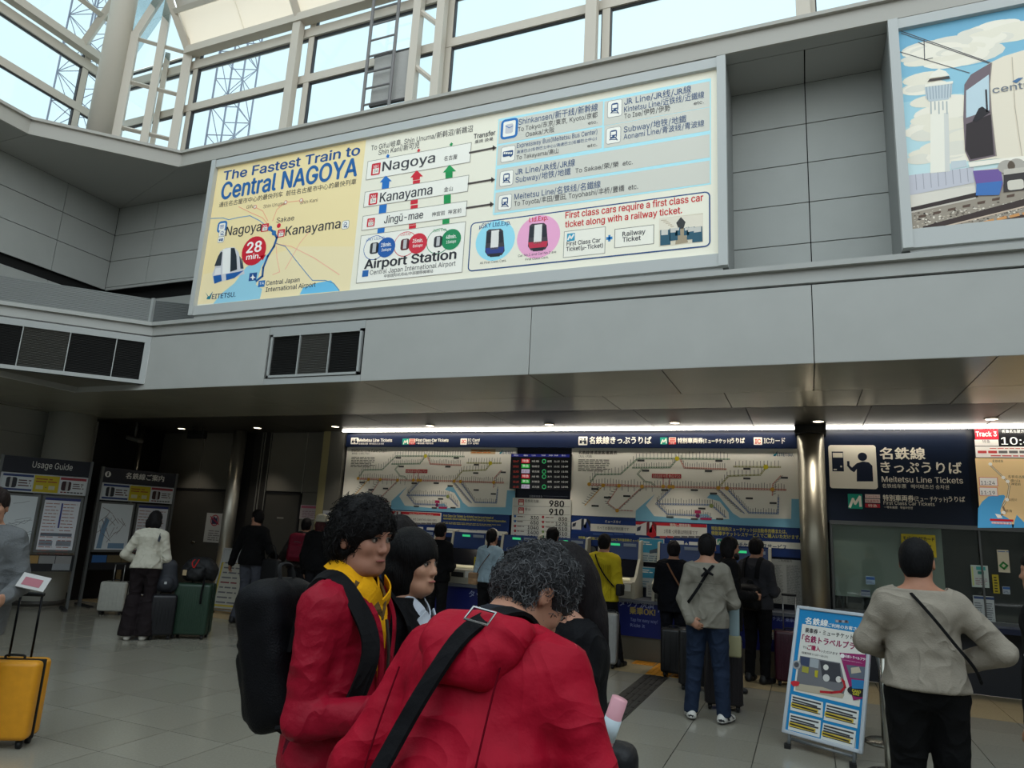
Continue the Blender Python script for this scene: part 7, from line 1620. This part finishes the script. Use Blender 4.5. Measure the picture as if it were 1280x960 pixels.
for i in range(13):
    x = -.15+i*.025; rb.tube([YW.T((x, -.155+abs(x)*.28-.006, .86)), YW.T((x, -.158+abs(x)*.24-.006, 1.1)), YW.T((x*.95, -.148+abs(x)*.22-.004, 1.30))], .0045, cloth((150, 132, 24)), n=5)
rb.build('knit_ribs', YW.root)['kind'] = 'stuff'
SU = back_person('man in a dark suit with a brown strap across his back', -1.56, 9.12, 4, 1.57, (24, 20, 22), 'short', (14, 15, 20), (17, 18, 24), topname='suit_jacket', hem=.78, g=.024, **fwd)
strap_mesh([SU.T((-.05, .02, 1.445)), SU.T((-.06, -.06, 1.435)), SU.T((0, -.078, 1.44)), SU.T((.06, -.06, 1.435)), SU.T((.05, .02, 1.445))], .028, .006, (170, 170, 176), 'shirt_collar', SU.root, SU.T((0, 0, 1.4)))
DK_ = back_person('dark-haired person at the machine above the grey-haired man', -3.2, 9.15, 0, 1.66, HB, 'short', (28, 28, 32), (24, 24, 28), **fwd)
# grey jacket man with jeans and white sneakers
GJ = back_person('man in grey jacket, blue jeans and white sneakers with a hand behind his back', -.885, 7.0, -2, 1.655, HB, 'short', (116, 112, 102), (28, 38, 56), shc=(186, 184, 178), h=.010, g=.016, hem=.84, collar=.03, build=.94, vol=.010,
    armL=dict(e=(-.225, -.07, 1.08), w=(-.13, -.17, .90), hd=(.85, -.05, -.5), palm=(0, 1, 0), curl=.35), armR=dict(e=(.25, .03, 1.07), w=(.12, .22, 1.02)), legs=dict(kL=(-.12, .02, .5), aL=(-.15, -.02, .08), kR=(.12, .02, .5), aR=(.15, -.02, .08), fL=.35, fR=-.35), bag=.008, sole=(60, 58, 56), stripe=(30, 30, 34), belly=.015)
t = thing('sling_bag_strap', 'black knotted sling strap on the back of the grey jacket', 'strap', GJ.root.location, GJ.root.rotation_euler.z); t.scale = GJ.root.scale
strap_mesh([GJ.T((.09, -.02, 1.43)), GJ.T((.055, -.135, 1.385)), GJ.T((.0, -.165, 1.29)), GJ.T((-.06, -.168, 1.19)), GJ.T((-.13, -.145, 1.09)), GJ.T((-.21, -.07, .99))], .026, .008, (16, 16, 18), 'strap', t, GJ.T((0, 0, 1.2)))
for a, b in (((.03, -.19, 1.36), (.09, -.20, 1.33)), ((.03, -.19, 1.36), (.00, -.2, 1.39)), ((.03, -.19, 1.36), (-.02, -.2, 1.31))): MB().tube([GJ.T(a), GJ.T(b)], [.016, .011], cloth((16, 16, 18)), n=6).build('strap_end', t)
strap_mesh([GJ.T((-.17, -.160, 1.245)), GJ.T((0, -.184, 1.25)), GJ.T((.17, -.160, 1.245))], .004, .002, (80, 78, 70), 'seam', GJ.root, GJ.T((0, 0, 1.25)))
# bearded man in black, man in dark grey behind
xb = atY(911, 700, 8.5).x
BM = back_person('bearded long-haired man in black facing right near the right fare chart', xb, 8.5, -72, 1.65, (20, 18, 20), 'bob', (14, 14, 16), (14, 14, 16), face=True, armR=dict(e=(.22, .02, 1.06), w=(.12, .25, 1.05)), g=.026, hem=.66, topname='long_coat')
F = Field(BM.hc-.16, BM.hc+.16, .008); H = lambda x, y, z: BM.hc+BM.HU @ np.array([x, y, z], float); F.rc(H(-.045, .045, -.085), H(.045, .045, -.085), .032, .032, .02); F.ell(H(0, .07, -.105), (.035, .028, .035), .02, BM.hfr); V, Q = F.mesh(); np_mesh('beard', V, Q, [M((24, 20, 20), .7)], parent=BM.root)
xd = atY(945, 700, 9.2).x
DG = back_person('man in dark grey jacket with black bag straps beside the white notice', xd, 9.2, -25, 1.66, HB, 'short', (46, 46, 50), (14, 14, 16), **fwd)
backpack('black waist-level bag worn by the man in dark grey', DG, (14, 14, 16), off=(.02, -.22, 1.0), size=(.28, .16, .30), tilt=4, name='backpack')
# beige jacket man at the right
bp = at_depth(1146, 690, 4.35)
BJ = Fig('person', 'man in beige overshirt and black trousers standing at the ticket window', bp, R_(6), H=1.665, h=.009, build=.98, head=(R_(-22), 0, 0),
    armR=dict(e=(.35, -.05, 1.16), w=(.19, .14, 1.06), hd=(-.8, .5, -.1)), armL=dict(e=(-.27, .02, 1.15), w=(-.16, .20, 1.10), hd=(.6, .7, 0)), legs=dict(kL=(-.10, .02, .5), kR=(.10, .02, .5)))
BJ.body((160, 112, 88)).face(glasses=True); BJ.hair((15, 15, 17), 'short', vol=.008, seed=6, amp=.001, front=.02); BJ.top((138, 130, 118), name='overshirt', g=.022, hem=.945, collar=.035, h=.010, hang=.005, amp=.005, belly=.005); BJ.trousers((12, 12, 13), h=.012, bag=.006).shoes((30, 30, 30))
t = thing('sling_strap', 'thin black sling strap across the beige overshirt', 'strap', BJ.root.location, BJ.root.rotation_euler.z); t.scale = BJ.root.scale
strap_mesh([BJ.T((-.08, .0, 1.455)), BJ.T((-.05, -.12, 1.40)), BJ.T((.02, -.178, 1.30)), BJ.T((.10, -.185, 1.19)), BJ.T((.18, -.16, 1.09)), BJ.T((.24, -.05, 1.0))], .014, .006, (14, 14, 15), 'strap', t, BJ.T((0, 0, 1.2)))
# person cut by the right edge
ep = at_depth(1306, 700, 4.7)
EP = Fig('person', 'person in black T-shirt with white lettering cut by the right edge', ep, R_(60), H=1.64, h=.012, build=1.05)
EP.body((164, 118, 94)); EP.hair(HB, 'short', seed=11); EP.top((18, 18, 20), name='t_shirt', g=.03, hem=.80, sl=.1); EP.trousers((20, 20, 22), flare=.02, bag=.02).shoes((30, 30, 30))
P = Panel(Vector(ep)+Vector((0, 0, 0)), (1, 0, 0), (0, 0, 1)); 
wm = M((190, 190, 188), .7)
for k_, (pts) in enumerate(([(-.236, .0, 1.30), (-.244, .03, 1.24)], [(-.246, -.02, 1.27), (-.238, .05, 1.28)], [(-.250, 0, 1.20), (-.254, .04, 1.12)], [(-.252, -.02, 1.15), (-.246, .06, 1.17)], [(-.246, .05, 1.22), (-.25, -.02, 1.10)])): MB().tube([EP.T(p) for p in pts], .007, wm, n=5).build('white_lettering_stroke', EP.root)
# man at the left edge with a yellow suitcase
lp = at_depth(-8, 640, 6.0)
LM_ = Fig('person', 'man in grey cardigan and white shirt at the left edge holding papers', lp, R_(215), H=1.69, h=.010, build=1.0, head=(R_(20), 0, 0), armL=dict(e=(-.25, -.02, 1.06), w=(-.26, .22, 1.0), hd=(0, 1, -.1), palm=(1, 0, 0)), armR=dict(e=(.25, 0, 1.07), w=(.22, .2, 1.0)))
def lm_mat(C): return ((C[:, 1] > .03) & (np.abs(C[:, 0]) < .075)).astype(int)
LM_.body((168, 124, 100)).face(); LM_.hair((34, 26, 24), 'short', vol=.014, seed=12, front=.0); LM_.top((96, 98, 100), name='cardigan', g=.020, hem=.74, mats=[cloth((96, 98, 100), bump=.5), cloth((170, 172, 172))], matf=lm_mat); LM_.trousers((70, 72, 76)).shoes((40, 40, 40))
t = thing('paper_leaflet', 'folded printed leaflet held by the man in the grey cardigan', 'leaflet', at_depth(42, 728, 5.75, 0)); pz = 1.6-(atZ(42, 728, 1.0)-CP).length*0
_z = (CP+ray(42, 728)*(5.75/math.hypot(ray(42, 728).x, ray(42, 728).y))).z
MB().box((0, 0, _z), (.17, .01, .11), M((170, 168, 166), .6), rot=(R_(-40), R_(12), R_(40))).build('sheet', t); MB().box((-.0, -.008, _z), (.11, .006, .06), M((150, 90, 100), .6), rot=(R_(-40), R_(12), R_(40))).build('printed_picture', t)
# woman in cream sweater and man in black at the left
CW = back_person('woman in cream sweater, wide dark trousers and white shoes at the board', -7.86, 6.72, 38, 1.60, HB, 'bob', (176, 172, 158), (30, 24, 26), shc=(196, 192, 184), build=.93, topname='sweater', g=.018, hem=.92, flare=.065, head=(R_(-6), R_(16), 0), lean=6, armL=dict(e=(-.29, .0, 1.10), w=(-.14, .16, 1.0)), armR=dict(e=(.24, .02, 1.06), w=(.16, .16, .98)), vol=.010, sole=(190, 186, 178))
t = thing('crossbody_strap', 'grey backpack strap on the shoulder of the woman in cream', 'strap', CW.root.location, CW.root.rotation_euler.z); t.scale = CW.root.scale
strap_mesh([CW.T((.12, -.13, 1.28)), CW.T((.125, -.075, 1.40)), CW.T((.13, .0, 1.43)), CW.T((.13, .10, 1.36))], .03, .008, (56, 60, 68), 'strap', t, CW.T((0, 0, 1.2)))
GT = back_person('man in black sweater and grey trousers with glasses looking left', -8.0, 8.75, 12, 1.70, HB, 'short', (13, 13, 15), (66, 68, 76), topname='sweater', face=True, head=(R_(62), 0, 0), armL=dict(e=(-.27, -.02, 1.10), w=(-.33, -.02, .86)), armR=dict(e=(.27, .03, 1.08), w=(.28, .2, .98)), legs=dict(kL=(-.08, .03, .5), aL=(-.12, -.12, .08), kR=(.10, .04, .5), aR=(.12, .05, .08)), g=.022)
t = thing('tote_bag', 'black bag hanging at the side of the man in grey trousers', 'bag', (GT.root.location.x+.36, GT.root.location.y+.05, 0)); MB().rbox((0, 0, .80), (.34, .12, .34), .05, M((17, 17, 20), .6, bump=.3, name='nylon')).build('bag_body', t); MB().tube(spline([(-.1, 0, .95), (-.06, .0, 1.15), (.02, 0, 1.15), (.08, 0, .95)]), .01, M((17, 17, 20), .7), n=6).build('handle', t)
RB = back_person('person in dark jacket with a red backpack bending by the second door', -7.48, 9.25, 20, 1.62, HB, 'short', (44, 40, 38), (30, 30, 34), lean=12, armL=dict(e=(-.33, .12, 1.08), w=(-.44, .2, .88)), g=.026)
backpack('dark red backpack on the person bending by the second door', RB, (92, 12, 32), off=(0, -.24, 1.17), size=(.30, .18, .46), tilt=2)
HP = back_person('person with a pale hat and dark hooded jacket beside the yellowish jamb', -6.98, 9.05, 10, 1.66, (60, 30, 32), 'bob', (16, 16, 18), (26, 26, 30), g=.034)
hc = HP.hc; Hm_ = Matrix(HP.HU.tolist()); hb = MB().lathe(tuple(hc+HP.HU @ np.array([0, -.01, .045])), [(.155, -.015), (.118, .01), (.105, .03), (.098, .075), (.07, .10), (.02, .108)], cloth((150, 146, 130)), n=28, axis=Hm_); hb.build('bucket_hat', HP.root)
WB = back_person('long-haired woman in a white lace top behind the red shoulder', -6.62, 9.3, 30, 1.56, HB, 'long', (160, 152, 140), (24, 24, 28), build=.9)
# ================================================================== bags worn by the queue
def pouch(label, fig, pts, w_, bagpos, bsize, col, bcol, name='crossbody_bag'):
    t = thing(name, label, 'bag', fig.root.location, fig.root.rotation_euler.z); t.scale = fig.root.scale
    strap_mesh([fig.T(p) for p in pts], w_, .006, col, 'strap', t, fig.T((0, 0, 1.2))); MB().rbox(tuple(fig.T(bagpos)), bsize, min(bsize)*.3, M(bcol, .6, noise=.2, nscale=20, bump=.2, name='bag_leather')).build('bag_body', t)
    MB().rbox(tuple(fig.T((bagpos[0], bagpos[1]-.0, bagpos[2]+bsize[2]*.22))), (bsize[0]*1.03, bsize[1]*1.06, bsize[2]*.5), min(bsize)*.25, M(tuple(int(v*.85) for v in bcol), .6, name='bag_flap')).build('flap', t)
    return t
pouch('beige crossbody bag at the left hip of the woman in pale blue', LB, [(.13, .04, 1.40), (.10, -.06, 1.415), (.03, -.145, 1.29), (-.08, -.15, 1.14), (-.17, -.10, 1.02)], .010, (-.20, -.13, .97), (.15, .07, .17), (90, 60, 44), (150, 118, 88))
pouch('black crossbody bag worn over the yellow sweater', YW, [(-.11, .04, 1.42), (-.09, -.09, 1.42), (-.01, -.185, 1.30), (.09, -.185, 1.15), (.19, -.11, 1.02)], .018, (.25, -.02, .98), (.08, .16, .16), (18, 18, 20), (20, 20, 22))
pouch('brown leather bag at the right side of the man in the suit', SU, [(-.10, .04, 1.40), (-.08, -.09, 1.41), (.0, -.165, 1.28), (.10, -.16, 1.12), (.19, -.08, 1.0)], .02, (.24, -.07, .96), (.07, .22, .20), (120, 84, 62), (110, 66, 44))
# ================================================================== luggage
def suitcase(label, x, y, rz, w_, d_, h_, col, ribs=8, handle=.0, lean=0, dark=False, name='suitcase', trim=(24, 24, 26), hc_=(150, 150, 150)):
    t = thing(name, label, 'suitcase', (x, y, 0), R_(rz)); t.rotation_euler = (R_(lean), 0, R_(rz)); z0 = .055
    sh = M(col, .4, noise=.06, nscale=20, spec=.4, name='suitcase_shell')
    MB().rbox((0, -d_*.253, z0+h_/2), (w_, d_*.49, h_), .035, sh, seg=4).build('front_shell', t); MB().rbox((0, d_*.253, z0+h_/2), (w_, d_*.49, h_), .035, sh, seg=4).build('rear_shell', t)
    MB().rbox((0, 0, z0+h_/2), (w_+.006, .018, h_+.006), .006, M(trim, .5)).build('zip_band', t)
    rm_ = MB()
    for i in range(ribs):
        xx = -w_/2+.05+(w_-.10)*i/max(ribs-1, 1)
        for s_ in (-1, 1): rm_.rbox((xx, s_*(d_/2-.001), z0+h_/2), (.012, .008, h_-.09), .003, sh)
    if ribs: rm_.build('ribs', t)['kind'] = 'stuff'
    for a in (-1, 1):
        for b in (-1, 1):
            wb_ = MB().lathe((a*(w_/2-.05), b*(d_/2-.05), .026), [(.012, -.016), (.026, -.012), (.026, .012), (.012, .016)], M((20, 20, 20), .5), n=16, axis=Matrix.Rotation(R_(90), 3, 'Y')); wb_.bb((a*(w_/2-.05)-.02, b*(d_/2-.05)-.012, .030), (a*(w_/2-.05)+.02, b*(d_/2-.05)+.012, z0+.01), M((20, 20, 20), .5)); wb_.build('wheel', t)
    MB().tube(spline([(-.06, 0, z0+h_), (-.05, 0, z0+h_+.022), (.05, 0, z0+h_+.022), (.06, 0, z0+h_)]), .008, M(trim, .6), n=6).build('carry_handle', t)
    if handle:
        hm = M(hc_, .3, metal=.8)
        for s_ in (-1, 1): MB().tube([(s_*.07, d_*.3, z0+h_-.02), (s_*.07, d_*.3, z0+h_+handle)], .008, hm, n=8).build('telescopic_tube', t)
        MB().rbox((0, d_*.3, z0+h_+handle), (.17, .03, .028), .01, M((20, 20, 20), .5)).build('grip', t)
    return t
YCc = at_depth(8, 880, 6.08)
suitcase('yellow hard-shell suitcase with black trim at the left edge', YCc[0], YCc[1], 32, .40, .22, .50, (206, 140, 28), ribs=0, handle=.42, trim=(18, 18, 18), hc_=(24, 24, 26))
suitcase('white hard-shell suitcase in front of the left information board', -9.95, 8.0, 32, .38, .22, .44, (162, 162, 154), ribs=6, handle=.26)
suitcase('large green ribbed suitcase with a backpack on top', -7.48, 7.22, 28, .46, .28, .64, (32, 52, 40), ribs=14, handle=.30, trim=(20, 34, 26))
suitcase('slim black suitcase behind the woman in cream', -7.68, 6.92, 50, .30, .20, .50, (18, 18, 22), ribs=6, handle=.38)
suitcase('tall black suitcase left of the grey jacket man', atY(868, 800, 8.3).x, 8.3, 10, .34, .26, .58, (18, 18, 20), ribs=6)
suitcase('dark suitcase seen between the jeans of the grey jacket man', -.80, 7.55, 6, .36, .24, .60, (24, 20, 24), ribs=6)
suitcase('maroon ribbed suitcase with silver handle left of the A-frame', atY(988, 800, 9.25).x, 9.25, 4, .36, .24, .56, (52, 14, 30), ribs=10, handle=.40)
suitcase('silver suitcase beside the person in the yellow sweater', atY(766, 780, 9.0).x-.02, 8.95, 8, .20, .30, .60, (140, 140, 138), ribs=4)
suitcase('black suitcase in front of the man in the suit', atY(846, 800, 8.9).x-.02, 8.85, 0, .30, .22, .50, (16, 16, 18), ribs=4)
# backpack standing on the green suitcase
t = thing('backpack', 'black backpack with red tag resting on the green suitcase', 'backpack', (-7.48, 7.22, .70), R_(28))
F = Field(np.array([-.3, -.25, -.02]), np.array([.3, .25, .42]), .011); F.rc((-.10, 0, .14), (.12, 0, .16), .12, .13, .05, (1, .9, 1)); F.rc((-.06, 0, .24), (.08, 0, .24), .09, .09, .06); F.ell((.0, -.11, .12), (.12, .06, .09), .02); F.ell((.2, 0, .12), (.05, .07, .09), .02); F.wobble(.007, 30, 6); F.plane((0, 0, .012), (0, 0, -1)); V, Q = F.mesh()
np_mesh('bag_body', V, Q, [M((16, 16, 18), .6, noise=.2, nscale=30, bump=.3, bscale=150, name='nylon')], parent=t); strap_mesh([(-.03, -.10, .30), (-.04, -.165, .26), (-.01, -.17, .20), (.02, -.165, .26), (.02, -.10, .30)], .012, .004, (150, 30, 28), 'red_loop', t, (0, 0, .15))
strap_mesh([(.12, -.12, .2), (.14, -.16, .05), (.13, -.17, -.12), (.13, -.165, -.25)], .025, .005, (14, 14, 15), 'hanging_strap', t, (0, 0, 0)); MB().box((-.13, -.13, .13), (.05, .012, .07), M((150, 130, 100), .6)).build('luggage_tag', t)
t = thing('backpack', 'small dark grey backpack on the slim black suitcase beside the cream sweater', 'backpack', (-7.68, 6.92, .575), R_(40))
F = Field(np.array([-.2, -.2, -.02]), np.array([.2, .2, .46]), .011); F.rc((-.03, 0, .10), (.03, 0, .10), .10, .10, .04, (1, .75, 1)); F.rc((0, 0, .12), (0, 0, .32), .12, .10, .05, (1, .65, 1)); F.ell((0, -.07, .12), (.09, .05, .09), .02); F.plane((0, 0, .01), (0, 0, -1)); V, Q = F.mesh(); np_mesh('bag_body', V, Q, [M((36, 38, 44), .6, bump=.3, bscale=150, name='nylon')], parent=t); MB().box((0, -.125, .13), (.03, .006, .03), M((170, 170, 170), .5)).build('badge', t)
# pale blue and yellow tote hanging by the grey jacket man
t = thing('tote_bag', 'pale blue and yellow tote bag hanging at the right of the jeans', 'bag', (-.665, 7.22, 0)); tb = MB()
vs = [(-.10, 0, .98), (.05, .02, 1.0), (.09, 0, .52), (-.12, .01, .50)]
MB().rbox((-.0, 0, .86), (.10, .05, .28), .02, M((128, 146, 150), .7)).build('upper_body', t); MB().rbox((.0, 0, .64), (.13, .06, .20), .02, M((138, 134, 102), .7)).build('lower_body', t); MB().tube(spline([(-.04, 0, .99), (-.02, 0, 1.10), (.02, 0, 1.10), (.05, 0, .99)]), .006, M((116, 150, 164), .7), n=6).build('handle', t)
# ================================================================== barrier posts
def stanchion(label, x, y):
    t = thing('barrier_post', label, 'barrier post', (x, y, 0), group=None); st = M((150, 148, 140), .25, metal=.9, name='polished_steel')
    MB().lathe((0, 0, 0), [(.17, 0), (.17, .012), (.14, .03), (.03, .045)], st, n=36).build('base', t); MB().lathe((0, 0, .04), [(.028, 0), (.028, .80)], st, n=24).build('pole', t); MB().lathe((0, 0, .84), [(.034, 0), (.034, .07), (.028, .085)], M((60, 60, 60), .35, metal=.6), n=24).build('belt_head', t)
    return t
stanchion('steel barrier post with round base behind the A-frame stand', .56, 7.12); stanchion('nearer steel barrier post between the A-frame and the beige overshirt', .50, 6.15)
t = thing('barrier_belt', 'dark belt stretched between the two steel barrier posts', 'belt', (.53, 6.63, .86)); MB().box((0, 0, 0), (.004, .92, .05), cloth((24, 26, 40)), rot=(0, 0, R_(-3.5))).build('belt', t)
